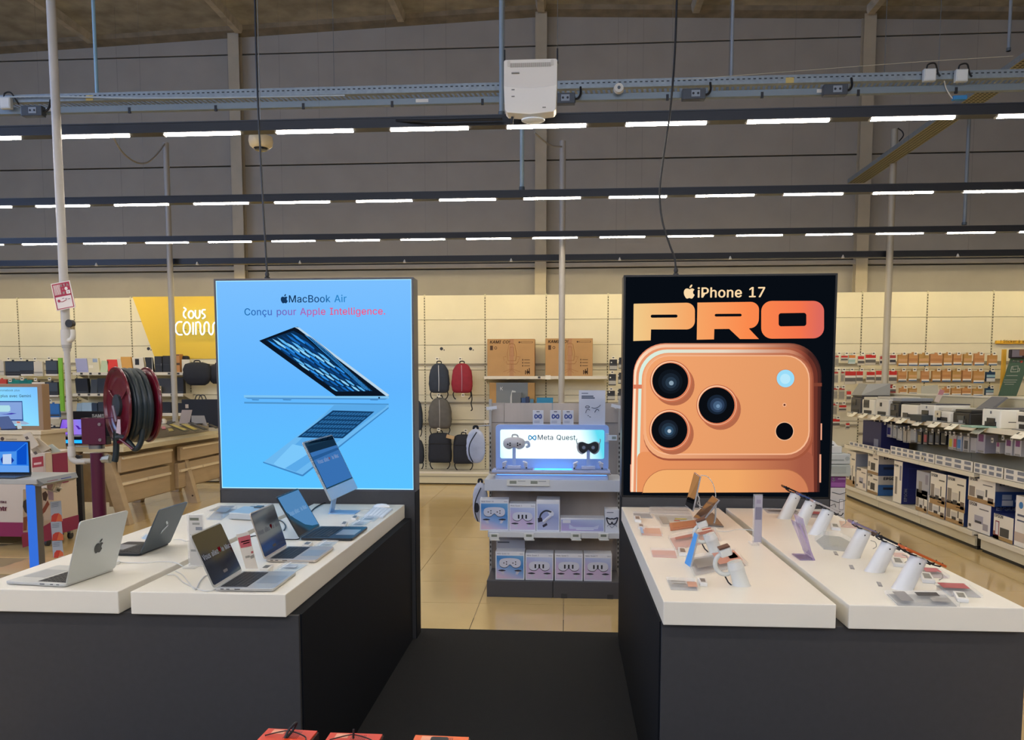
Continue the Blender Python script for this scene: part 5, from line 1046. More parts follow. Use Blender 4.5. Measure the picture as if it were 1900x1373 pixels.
def pp(pts, col, d, nm='print_shape', s=.85): B().prism([f(x, y, -.004-d*.001) for x, y in pts], (0, -.0005, 0)).put(nm, EM(col, s), s_)
pp([(-14, 744), (42, 744), (44, 781), (-14, 780)], '#3a5a9c', 1, 'laptop_picture'); pp([(-14, 746), (41, 746), (42, 778), (-14, 778)], '#8fb0ec', 2, 'laptop_picture'); pp([(-10, 752), (18, 752), (20, 756), (20, 762), (16, 764), (-10, 764)], '#bdeef8', 3, 'search_box')
pp([(0, 768), (12, 768), (22, 766), (32, 767), (22, 769), (10, 769)], '#4a48b8', 3, 'screen_swirl'); pp([(-14, 780), (44, 781), (56, 786), (48, 788), (-14, 785)], '#a8c0e0', 1, 'keyboard_picture'); pp([(-12, 774), (17, 772), (32, 795), (5, 797)], '#586a9c', 4, 'folded_laptop_picture'); pp([(2, 796), (34, 795), (34, 797), (4, 799)], '#28304c', 5, 'folded_laptop_picture')
pp([(31, 781), (39, 781), (42, 795), (34, 796)], '#c8d8e0', 6, 'price_sticker'); pp([(32, 782), (38, 782), (39, 785), (33, 785)], '#d87868', 7, 'price_sticker')
t = thing('display_counter', 'cream wooden counter under the small backlit box at the left edge', 'counter', (ox, Y, 0))
B().box(-.8, .6, -.12, .33, z0-.04, z0-.0).put('countertop', M('#cfc0a2', .5), t, bevel=.003); B().box(-.78, .58, -.1, .31, 0, z0-.04).put('body', M('#c8b898', .5, 0, 'wood', .05, 8.), t)
q = f(17, 815); txt(t, 'chromebook', (q[0]+.04, -.102, q[2]+z0), .03, M('#3c3830', .6), w=.12); B().cyl((q[0], -.103, q[2]+z0+.012), (q[0], -.1, q[2]+z0+.012), .02, 12).put('round_logo', M('#4a3830', .5), t)
# grey table with the blue-screened laptop
t = thing('demo_table', 'grey metal table with a blue-lit leg at the left edge', 'table', (-3.8, 5.42, 0))
B().box(-1.6, 0, 0, .46, .868, .905).put('tabletop', M('#a9a9a4', .45), t, bevel=.004)
B().hexa([(-.0, .0, .905), (.035, .03, .87), (.035, .43, .87), (.0, .46, .905)], [(-.03, .0, .86), (.0, .03, .85), (.0, .43, .85), (-.03, .46, .86)]).put('side_fascia', M('#7c8288', .45), t)
B().box(.02, .026, .08, .2, .872, .882).put('red_slot', M('#8a3050', .5), t); B().box(.02, .026, .24, .36, .874, .884).put('blue_slot', M('#5060b0', .5), t)
B().box(-.105, -.035, .03, .1, 0, .868).put('leg', M('#5f5e5c', .4, .2), t, bevel=.002); B().box(-.104, -.036, .026, .03, .01, .86).put('leg_light_strip', EM('#3c78e8', .85), t)
B().box(-1.5, -1.43, .03, .1, 0, .868).put('leg', M('#5f5e5c', .4, .2), t); B().box(-1.5, -1.43, .36, .43, 0, .868).put('leg', M('#5f5e5c', .4, .2), t)
a = aY(57, 883, 5.6); z_ = .905; t = thing('laptop', 'dark laptop with a bright blue screen on the grey table at the left edge', 'laptop', (a.x-.17, 5.6, z_))
H_ = aY(57, 818, 5.62).z-z_
B().box(-.18, .17, .0, .012, .01, H_).put('lid', M('#181c24', .4), t, bevel=.003); s_ = B().box(-.172, .16, -.002, .0, .03, H_-.01).put('screen', EM('#2f86f4', .9), t)
gx = lambda x, y, d: (aY(x, y, 5.6).x-t.location.x, d, aY(x, y, 5.6).z-z_)
def sp(pts, c, d): B().prism([gx(x, y, -.002-d*.001) for x, y in pts], (0, -.0005, 0)).put('screen_picture', EM(c, .9), s_)
sp([(0, 819), (50, 820), (28, 838), (0, 838)], '#1a60d8', 1); sp([(32, 837), (50, 822), (50, 862), (32, 862)], '#0c54d0', 1); sp([(0, 838), (31, 837), (31, 862), (0, 862)], '#4c98f4', 1); sp([(6, 843), (22, 842), (22, 861), (6, 861)], '#c8dcfa', 3); sp([(2, 852), (6, 846), (6, 860), (4, 858)], '#1438a0', 2); sp([(22, 848), (27, 854), (22, 860)], '#1438a0', 2); sp([(0, 863), (54, 864), (54, 876), (0, 876)], '#6aa8f8', 2)
B().box(-.18, .175, -.17, .0, 0, .012).put('keyboard_base', M('#3a4450', .4), t, bevel=.003); b = B()
for i in range(11):
    for j in range(4): b.box(-.16+.03*i, -.135+.03*i, -.085+.02*j, -.069+.02*j, .012, .014)
b.put('keys', M('#1c2028', .5), t, kind='stuff')
# clear leaflet clamp, hanging cards
t = thing('leaflet_clamp', 'white bent arm holding clear plastic and a small price display at the grey table end', 'leaflet holder', (-3.8, 5.86, .87)); ox, oy, oz = t.location
g6 = lambda x, y: tuple(aY(x/6.54, 860+y/6.54, 5.86)-Vector((ox, oy, oz)))
B().tube(smoothpts([g6(545, 150), g6(620, 168), g6(690, 205), g6(660, 270), g6(640, 310)], 4), .009, 8).put('arm', M('#cfc8b8', .45), t, smooth=True)
B().tube(smoothpts([g6(540, 300), g6(620, 330), g6(700, 345)], 4), .006, 8).put('lower_arm', M('#cfc8b8', .45), t, smooth=True)
B().prism([g6(650, 110), g6(770, 200), g6(720, 300), g6(640, 240)], (0, .003, 0)).put('clear_plate', M('#c8c4c0', .1, alpha=.4), t)
B().prism([g6(700, 275), g6(765, 300), g6(740, 345), g6(680, 325)], (0, -.02, 0)).put('price_display', M('#d8d2c4', .5), t); B().prism([g6(715, 297), g6(755, 312), g6(738, 338), g6(705, 322)], (0, -.022, 0)).put('display_glass', M('#5c5844', .4), t)
B().prism([g6(560, 180), g6(640, 190), g6(650, 450), g6(590, 440)], (0, .003, 0)).put('pink_sheet', M('#b498a0', .5), t)
for i, (pts, dome) in enumerate((([(93, 931), (113, 929), (116, 967), (95, 969)], [(95, 968), (96, 957), (101, 953), (109, 952), (114, 956), (116, 967)]), ([(94, 969), (114, 968), (117, 1002), (97, 1003)], [(97, 1003), (98, 992), (103, 988), (110, 987), (117, 992), (118, 1002)]), ([(96, 1004), (115, 1003), (118, 1032), (99, 1035)], [(100, 1035), (101, 1026), (105, 1021), (112, 1021), (117, 1025), (118, 1031)]))):
    card('hanging_card', ['top', 'middle', 'lowest'][i]+' of three pale hanging cards with an orange dome, left of the pink trolley corner', 'card', pts, 5.87, '#aeb4ba', .003, 'hanging cards at the grey table end', [(dome, '#d86a3c', 'orange_dome'), ([dome[0], dome[1], dome[2], dome[3], ((dome[3][0]+dome[0][0])/2+2, dome[0][1])], '#c8402c', 'red_dome')]+[([(pts[0][0]+3, pts[0][1]+3+3*k), (pts[1][0]-4, pts[1][1]+3+3*k), (pts[1][0]-4, pts[1][1]+4+3*k), (pts[0][0]+3, pts[0][1]+4+3*k)], '#7c848c', 'text_line') for k in range(3)])
# magenta trolley with photo side
t = thing('promotion_trolley', 'magenta and cream promotional trolley on castors with a photo on its side', 'trolley', (-5.02, 7.3, 0))
mg = M('#8a2450', .5); crm = M('#cdbfae', .5)
B().box(-1.2, 0, 0, .47, .1, .92).put('body', crm, t, bevel=.003)
B().box(-1.2, .004, -.004, .474, .1, .24).put('lower_band', mg, t)
gx = lambda x, y, d=.004: (d, aX(x, y, -5.02).y-7.3, aX(x, y, -5.02).z)
def side(pts, c, d, nm): B().prism([gx(x, y, .004+.001*d) for x, y in pts], (.0008, 0, 0)).put(nm, M(c, .5), t)
side([(42, 908), (96, 905), (97, 985), (42, 988)], '#b8a89a', 0, 'photo'); side([(97, 966), (98, 1000), (40, 1016), (38, 992), (60, 984), (80, 976)], '#8a2450', 6, 'magenta_curve')
side([(42, 930), (50, 925), (58, 928), (61, 937), (60, 948), (53, 956), (45, 950), (41, 940)], '#2c2226', 2, 'photo_shape'); side([(50, 960), (58, 948), (64, 952), (62, 984), (48, 985)], '#a89c98', 3, 'photo_shape'); side([(62, 955), (78, 944), (87, 928), (90, 936), (82, 950), (66, 964)], '#7c3c34', 4, 'photo_shape')
side([(78, 930), (84, 922), (92, 940), (93, 965), (80, 966)], '#b8acaa', 3, 'photo_shape'); side([(77, 915), (83, 911), (87, 918), (84, 930), (79, 928)], '#3a2428', 5, 'photo_shape'); side([(42, 960), (50, 958), (49, 984), (42, 985)], '#7c4434', 2, 'photo_shape'); side([(60, 966), (80, 958), (80, 975), (60, 984)], '#8c8484', 2, 'photo_shape')
for q3 in ([(50, 920), (56, 912), (62, 916), (58, 926)], [(58, 926), (64, 918), (68, 928), (62, 932)], [(42, 928), (46, 924), (50, 930), (45, 932)]): side(q3, '#98a088', 1, 'photo_leaf')
txt(t, 'ntez', (aY(0, 940, 7.3).x+5.02, -.005, .43), .09, mg, w=.072, bold=.03); txt(t, 'ntr', (aY(-2, 940, 7.3).x+5.02, -.005, .355), .1, mg, w=.085, bold=.04)
B().box(.002, .008, .1, .33, .6, .9).put('magenta_upright', mg, t)
for x, y in ((-.06, .06), (-.06, .42), (-1.1, .06), (-1.1, .42)):
    w_ = B().cyl((x-.012, y, .035), (x+.012, y, .035), .035, 18).put('castor', M('#2c2c30', .5), t, smooth=True); B().box(x-.02, x+.02, y-.02, y+.02, .06, .1).put('castor_fork', M('#a8a8a4', .4, .5), w_)
card('poster', 'red-headed paper poster standing behind the blue-screened laptop', 'poster', [(60, 849), (80, 846), (82, 884), (61, 885)], 7.2, '#c0a898', .004, None, [([(60, 849), (80, 846), (81, 865), (60, 868)], '#9c3038', 'red_field'), ([(63, 859), (77, 857), (77, 861), (63, 863)], '#d8b0a8', 'text_line')])
# leaflets piled on the trolley
for i, (pts, c) in enumerate((([(42, 806), (56, 801), (72, 826), (58, 834)], '#c4b8a4'), ([(57, 818), (70, 812), (94, 832), (78, 840)], '#b8ac98'), ([(58, 834), (78, 826), (95, 838), (62, 842)], '#a8987c'), ([(84, 828), (96, 824), (113, 838), (96, 841)], '#b8c0b8'))):
    card('booklet', ['curled booklet with small print, uppermost', 'angled white booklet with a dark mark', 'flat tan booklet', 'pale booklet at the right end'][i]+' in the pile behind the grey table', 'booklet', pts, 7.0+.05*i, c, .012, 'booklets piled behind the grey table', [([(pts[0][0]+4, pts[0][1]+5), (pts[0][0]+9, pts[0][1]+3), (pts[0][0]+12, pts[0][1]+8), (pts[0][0]+7, pts[0][1]+10)], '#5c5048', 'print_mark')])
# black perforated rack
Y = 7.9; a = aY(103, 845, Y); c = aY(148, 918, Y); t = thing('perforated_rack', 'black perforated rack with one leg beside the white pipe elbow', 'rack', (a.x, Y, 0)); W = c.x-a.x
b = B(); n_ = 6
for i in range(n_+1): b.box(W*i/n_-.008, W*i/n_+.008, 0, .01, c.z, a.z)
for j in range(9): zz_ = c.z+(a.z-c.z)*j/8; b.box(0, W, 0, .01, zz_-.008, zz_+.008)
b.put('grid', M('#2a2e34', .5), t, kind='stuff'); B().box(W-.02, W+.03, -.01, .03, 0, a.z).put('leg', M('#30343a', .5), t); B().box(-.01, .03, -.01, .03, 0, a.z).put('leg', M('#30343a', .5), t)
card('poster', 'orange-topped leaflet with a photo hung on the black rack', 'poster', [(114, 843), (133, 840), (134, 888), (116, 892)], Y-.03, '#a89888', .004, None, [([(114, 843), (133, 840), (133, 856), (114, 860)], '#b0503c', 'orange_field'), ([(118, 866), (126, 862), (132, 868), (132, 888), (117, 890)], '#6c6468', 'photo_shape'), ([(123, 870), (129, 868), (131, 886), (126, 887)], '#b03c3c', 'photo_shape')])
# ================================================================ headset stand between the two poster boxes
Y5 = 5.8
ash = M('#b4a99e', .55, 0, 'woodz', .07, 12., name='grey_ash'); pale = M('#cfd2d8', .45); pl2 = M('#c2c8d2', .4)
gx0, gx1 = -.585, .408; gm = (gx0+gx1)/2
t = thing('headset_gondola', 'grey-ash display stand with white shelves between the two poster boxes', 'display stand', (gm, Y5, 0)); W = (gx1-gx0)/2
zt = aY(1030, 748, 6.2).z
for x0, x1 in ((-W-.01, -W+.1), (-W+.103, -.02), (-.017, W-.11), (W-.107, W+.02)): B().box(x0, x1, .4, .43, .12, zt if x0 > -W else zt).put('back_board', ash, t, bevel=.001)
B().box(-W-.01, W+.02, .398, .4, zt-.155, zt-.15).put('board_joint', M('#6c645c', .7), t)
for s in (-1, 1):
    x = s*(W+.006); u = B().box(x-.01, x+.01, .37, .43, 0, zt+.03).put('slotted_upright', M('#a8a49c', .5), t)
    b = B()
    for k in range(30): b.box(x-.004, x+.004, .368, .37, .15+.036*k, .168+.036*k)
    b.put('slot', slotm, u, kind='stuff')
zs1, zs2, zs3 = .886, .497, .125
B().box(-W-.015, W+.005, 0, .39, zs1-.085, zs1).put('display_shelf', pale, t, bevel=.002)
B().box(-W+.01, W, 0, .39, zs2-.02, zs2).put('middle_shelf', pale, t, bevel=.002); B().box(-W+.01, W, -.006, 0, zs2-.042, zs2-.002).put('shelf_rail', M('#d0d2d4', .4), t)
pg = M('#4a4a4e', .55)
for x0, x1 in ((-W, -.003), (.0, W)): B().box(x0, x1, 0, .42, 0, zs3).put('plinth', pg, t, bevel=.003)
for x in (.06, .4): B().box(x, x+.045, -.003, 0, .0, .035).put('plinth_notch', M('#38383c', .5), t)
B().box(-W, W, .395, .4, zs3, zs1-.08).put('lower_back', ash, t)
for x, z, r in ((W-.03, aY(1141, 754, 6.0).z, .2), (-W+.02, aY(906, 757, 6.0).z, -.12)):
    B().box(-.04, .04, -.05, -.044, -.012, .012, Matrix.Translation((x, .25, z)) @ Matrix.Rotation(r, 4, 'Y')).put('label_holder', M('#d8dadc', .4), t)
    B().box(x-.004, x+.004, .2, .4, z-.02, z-.012).put('label_arm', M('#c0c0bc', .4), t)
def E8(x, y, Y): return aY(860+x/3.194, 700+y/3.194, Y)
def xz(x, y, Y, o): p = E8(x, y, Y); return p.x-o[0], p.z-o[2]
# the lit display
Y = 5.93; a = E8(191, 545, Y); c = E8(862, 283, Y)
t = thing('headset_display', 'white rounded lit display holding two headsets on the top shelf', 'display', (gm, Y, zs1)); o = t.location
x0, z0 = a.x-o.x, a.z-o.z; x1, z1 = c.x-o.x, c.z-o.z
ix0, iz0 = xz(218, 480, Y, o); ix1, iz1 = xz(835, 312, Y, o)
fr = B().rr((x0+x1)/2, (z0+z1)/2, x1-x0, z1-z0, .025, 0, .05, 'XZ').put('frame', M('#9cb8f0', .35), t, bevel=.003)
s_ = B().rr((ix0+ix1)/2, (iz0+iz1)/2, ix1-ix0, iz1-iz0, .014, -.003, .0, 'XZ').put('lit_panel', EMG([(0, '#7ff0f4'), (.12, '#e4ffff'), (.5, '#ffffff'), (.85, '#e8ffff'), (1, '#5ccfe4')], s=1.15, lo=-.42, hi=.42, ang=(1, 0, .3)), t)
gt = M('#3c4a5c', .5)
p = xz(440, 370, Y, o); q = xz(664, 370, Y, o); txt(s_, 'Meta Quest', (p[0], -.004, p[1]), .05, EM('#4a6070', 1), w=q[0]-p[0], bold=.01)
def infinity(parent, cx_, cz, w_, mat, d, r=.004, pl='front'):
    pts = []
    for i in range(28):
        a_ = 2*PI*i/28; pts.append(Vector((cx_+w_/2*math.sin(a_), d, cz+w_*.42*math.sin(a_)*math.cos(a_)*1.0+0)))
    pts = [Vector((p.x, p.y, cz+(p.z-cz)*1.35)) for p in pts]; pts.append(pts[0]); B().tube(pts, r, 6).put('loop_logo', mat, parent, smooth=True)
p = xz(408, 358, Y, o); infinity(s_, p[0], p[1], .055, EM('#2c8cc0', 1), -.005, .0042)
zt0 = xz(500, 562, 5.82, o)[1]; 
B().box(x0+.005, x1-.005, -.1, .05, .0, .036).put('riser', pl2, t, bevel=.003)
B().box(x0-.025, x1+.012, -.13, .05, .04, .05).put('tray', M('#a3948c', .4), t, bevel=.002); B().box(x0-.018, x1+.006, -.125, .03, .05, .07).put('tray_top', M('#b8c4e8', .35), t, bevel=.003)
B().box(x0+.02, x1-.02, -.122, -.112, .034, .039).put('edge_light', EM('#5a96ff', 2.4), t)
glow = B().box(ix0+.26, ix1-.24, -.1, -.01, .0705, .0725).put('tray_light', EM('#4cb8ff', 2.2), t)
for xa, xb in ((ix0-.02, ix0+.25), (ix1-.23, ix1+.02)): B().box(xa, xb, -.12, -.02, .07, .078).put('clear_tray', M('#b8ccf8', .1, alpha=.4), t)

def headset(lab, cx_, cy_, back):
    p = E8(cx_, cy_, Y-.09); t = thing('vr_headset', lab, 'headset', (p.x, Y-.09, zs1+.08)); h = p.z-zs1-.08
    B().box(-.012, .012, -.008, .008, 0, h-.02).put('stand_post', M('#a8c0f0', .2), t); B().box(-.05, .05, -.03, .03, 0, .02).put('stand_base', M('#c4cef0', .25), t)
    if not back:
        b = B(); v = []; n = 28; k = 9
        for i in range(k):
            u = -1+2*i/(k-1); s = math.sqrt(max(.02, 1-(abs(u)**2.6)))
            for j in range(n):
                a_ = 2*PI*j/n; ex = math.copysign(abs(math.cos(a_))**.75, math.cos(a_)); ez = math.copysign(abs(math.sin(a_))**.8, math.sin(a_))
                xx = ex*.082*s; zz_ = ez*.047*s; 
                if zz_ < 0: zz_ *= 1-.45*math.exp(-(xx/.02)**2)
                v.append((xx, u*.03, h+zz_))
        f = [(i*n+j, i*n+(j+1) % n, (i+1)*n+(j+1) % n, (i+1)*n+j) for i in range(k-1) for j in range(n)]+[tuple(range(n))[::-1], tuple(range((k-1)*n, k*n))]
        b.raw(v, f).put('visor', M('#c3c2c6', .35), t, smooth=True)
        for sx in (-.036, .036):
            for dx, dz in ((-.009, 0), (.008, .008), (.008, -.008)): B().cyl((sx*1.0+dx*(1 if sx < 0 else -1), -.034, h-.004+dz), (sx+dx*(1 if sx < 0 else -1), -.026, h-.004+dz), .0055, 10).put('camera_dot', M('#16181c', .2), t)
        B().tube(smoothpts([(-.015, .0, h+.045), (-.01, .02, h+.062), (.02, .02, h+.06), (.03, .01, h+.04)]), .006, 8).put('top_strap', M('#b8b8bc', .6), t, smooth=True)
        B().tube(smoothpts([(.075, .01, h+.005), (.1, .03, h+.008), (.108, .05, h-.02), (.09, .07, h-.03)]), .011, 8).put('side_strap', M('#c8d0e0', .6), t, smooth=True)
    else:
        ring = [(-.072, .024), (-.045, .04), (0, .026), (.045, .042), (.072, .026), (.068, -.02), (.04, -.042), (.012, -.026), (0, -.014), (-.012, -.026), (-.04, -.042), (-.068, -.02)]
        pts = smoothpts([(x, -.02, h+z) for x, z in ring], 4, True); B().prism(pts, (0, .03, 0)).put('face_pad', M('#1e2024', .6), t, bevel=.006)
        B().prism([Vector((p.x*1.16, .012, h-.006+(p.z-h)*1.12)) for p in pts], (0, .02, 0)).put('white_shell', M('#cfd2d8', .35), t, smooth=True)
        for sx in (-.034, .034):
            B().cyl((sx, -.024, h), (sx, -.018, h), .017, 18).put('lens_ring', M('#3a3c42', .4), t); B().cyl((sx, -.026, h), (sx, -.023, h), .012, 18).put('lens', M('#8c98a8', .1), t)
        for sx in (-1, 1): B().tube(smoothpts([(sx*.078, .02, h+.01), (sx*.088, .0, h+.05), (sx*.083, .0, h+.062)]), .003, 6).put('strap_arm', M('#9aa0a8', .5), t, smooth=True)
headset('white headset seen from the front, left in the lit display', 300, 392, False)
headset('headset turned round showing its black face pad, right in the lit display', 740, 415, True)
for i, (x, y) in enumerate(((240, 482), (370, 482), (660, 480), (818, 478))):
    p = E8(x, y, Y-.1); t = thing('controller', ['white controller left of the white headset', 'white controller right of the white headset', 'pinkish-lit controller left of the black face pad', 'white controller right of the black face pad'][i], 'controller', (p.x, Y-.1, zs1+.078), group='controllers in the lit display')
    s = 1 if i % 2 else -1
    B().tube([(s*.004, 0, 0), (0, 0, .02), (-s*.004, 0, .04)], .01, 10, lambda f: .008+.009*f).put('grip', M('#c9cce0', .35), t, smooth=True)
    B().lathe([(0, -.006), (.018, -.004), (.021, .002), (.014, .008), (0, .009)], 16, Matrix.Translation((-s*.006, 0, .046)) @ Matrix.Rotation(s*.4, 4, 'Y')).put('head', M('#d4d8ea', .3), t, smooth=True)
    B().cyl((s*.004, -.008, .002), (s*.004, -.008, .012), .006, 8).put('dark_base', M('#20242c', .4), t)
# cards and poster on top of the display frame
zt2 = zs1+z1
for i, x in enumerate((442, 545, 620)):
    p = E8(x, 281, Y+.03); t = thing('card_pack', 'small white card pack with a blue loop mark, '+['leftmost, set apart', 'middle one', 'rightmost, beside the poster'][i], 'pack', (p.x, Y+.03, zt2), group='small white card packs on the lit display')
    B().box(-.04, .04, -.008, .008, 0, .108).put('card', M('#cfd0d6', .5), t, bevel=.001); infinity(t, 0, .062, .05, M('#26408c', .4), -.009, .0045); B().box(-.012, .012, -.0095, -.008, .094, .1).put('hang_slot', M('#30343c', .5), t)
    for k in range(2): B().box(-.03, .012, -.009, -.008, .024-.01*k, .028-.01*k).put('small_print', M('#8c90a0', .5), t)
p = E8(761, 272, Y+.03); t = thing('poster', 'white poster with small line drawings of straps on top of the lit display', 'poster', (p.x, Y+.03, zt2))
a, c = E8(682, 272, Y+.03), E8(840, 68, Y+.03); Wp, Hp = c.x-a.x, c.z-a.z
B().box(-Wp/2, Wp/2, 0, .004, 0, Hp).put('sheet', M('#c6c9d4', .4), t)
for u, v, w_ in ((.1, .9, .25), (.1, .81, .45), (.1, .76, .5)): B().box(-Wp/2+u*Wp, -Wp/2+(u+w_)*Wp, -.001, 0, v*Hp, v*Hp+(.006 if v > .85 else .009)).put('text_line', M('#5c6478' if v > .85 else '#404a60', .5), t)
ink = M('#3a4256', .5)
def ol(pts, r=.0022): B().tube(smoothpts([(-Wp/2+u*Wp, -.002, v*Hp) for u, v in pts], 4), r, 5).put('strap_drawing', ink, t)
ol([(.25, .52), (.3, .55), (.38, .54), (.4, .51), (.34, .49), (.26, .5), (.25, .52)]); ol([(.48, .5), (.62, .48), (.76, .53), (.82, .58)]); ol([(.26, .34), (.29, .42), (.36, .45), (.42, .42)]); ol([(.6, .36), (.66, .44), (.73, .44), (.76, .4)]); ol([(.4, .24), (.46, .22)]); ol([(.34, .27), (.38, .26)])
# price plate and electronic tags
p = E8(383, 640, Y5); t = thing('price_plate', 'white plate with two grey price displays on the display shelf front', 'price tag', (p.x, Y5-.012, p.z))
wP = E8(510, 640, Y5).x-E8(256, 640, Y5).x
B().box(-wP/2, wP/2, 0, .01, 0, .045).put('plate', M('#dcdad2', .45), t, bevel=.002)
B().box(-wP/2, wP/2, -.006, .0, -.004, .002).put('lip', M('#c8c6be', .45), t)
for f_ in (.07, .56): B().box(-wP/2+f_*wP, -wP/2+(f_+.16)*wP, -.001, 0, .012, .034).put('display', M('#8d9080', .4), t)
for f_ in (.26, .74): B().box(-wP/2+f_*wP, -wP/2+(f_+.18)*wP, -.001, 0, .03, .034).put('print', M('#8a8c90', .5), t)
p = E8(886, 360, 5.88); t = thing('price_tag', 'white electronic price tag at the right edge of the lit display', 'price tag', (p.x, 5.88, p.z))
B().box(-.04, .028, -.006, 0, -.018, .022).put('case', M('#cdd6e0', .45), t, bevel=.002); B().box(-.008, .022, -.007, -.006, -.008, .012).put('display', M('#86938a', .4), t); B().box(-.055, -.03, 0, .05, -.03, .03).put('bracket', M('#b8c8e4', .45), t)
for i, x in enumerate((183, 388, 664, 828)):
    p = E8(x, 940, Y5); t = thing('price_tag', 'white electronic price tag on the middle shelf edge, '+['leftmost', 'second from the left', 'third from the left', 'rightmost'][i], 'price tag', (p.x, Y5-.02, p.z), group='electronic price tags on the middle shelf')
    B().box(-.036, .036, -.008, .004, -.02, .022).put('case', M('#dcdcd6', .45), t, bevel=.002); B().box(-.02, .022, -.009, -.008, -.002, .016).put('display', M('#7f8576', .4), t); B().box(-.03, .042, -.014, -.004, -.03, -.02).put('clip', M('#d0d0ca', .45), t, bevel=.002)
# product boxes
def goggles(t, W, H, cz, kind, w_):
    s = w_/2; sh = M('#d3d6e4', .4)
    pts = [(-1, 0), (-.92, .28), (-.6, .42), (0, .46), (.6, .42), (.92, .28), (1, 0), (.92, -.28), (.6, -.42), (.28, -.36), (0, -.12), (-.28, -.36), (-.6, -.42), (-.92, -.28)]
    P_ = smoothpts([(x*s, -.002, cz+z*s) for x, z in pts], 2, True)
    B().prism([(p.x, -.0015, p.z-.006) for p in P_], (0, .001, 0)).put('goggle_shadow', M('#4a5878' if kind != 1 else '#5c5468', .5), t)
    B().prism(P_, (0, .001, 0)).put('goggle_print', sh, t)
    b = B()
    if kind == 1:
        for x in (-.38, 0, .38): b.prism([(x*s-.006, -.003, cz-.016), (x*s+.006, -.003, cz-.016), (x*s+.006, -.003, cz+.014), (x*s-.006, -.003, cz+.014)], (0, .0005, 0))
    else:
        for x in (-.42, .42):
            for dx, dz in ((-.012, 0), (.008, .009), (.008, -.009)): b.prism([(x*s+dx+.005*math.cos(q), -.003, cz+dz+.005*math.sin(q)) for q in [2*PI*i/6 for i in range(6)]], (0, .0005, 0))
    b.put('camera_print', M('#181c28', .4), t)
    for sx in (-1, 1):
        cx_ = sx*s*.75
        B().prism(smoothpts([(cx_-.03, -.002, cz-s*.72), (cx_, -.002, cz-s*.62), (cx_+.03, -.002, cz-s*.72), (cx_, -.002, cz-s*.8)], 2, True), (0, .001, 0)).put('controller_print', M('#2c2c3c', .5), t)
        B().prism([(cx_-sx*.012, -.0015, cz-s*.75), (cx_+sx*.012, -.0015, cz-s*.75), (cx_-sx*.004, -.0015, cz-s*1.1), (cx_-sx*.02, -.0015, cz-s*1.05)], (0, .001, 0)).put('controller_print', M('#c8c8d8', .4), t)
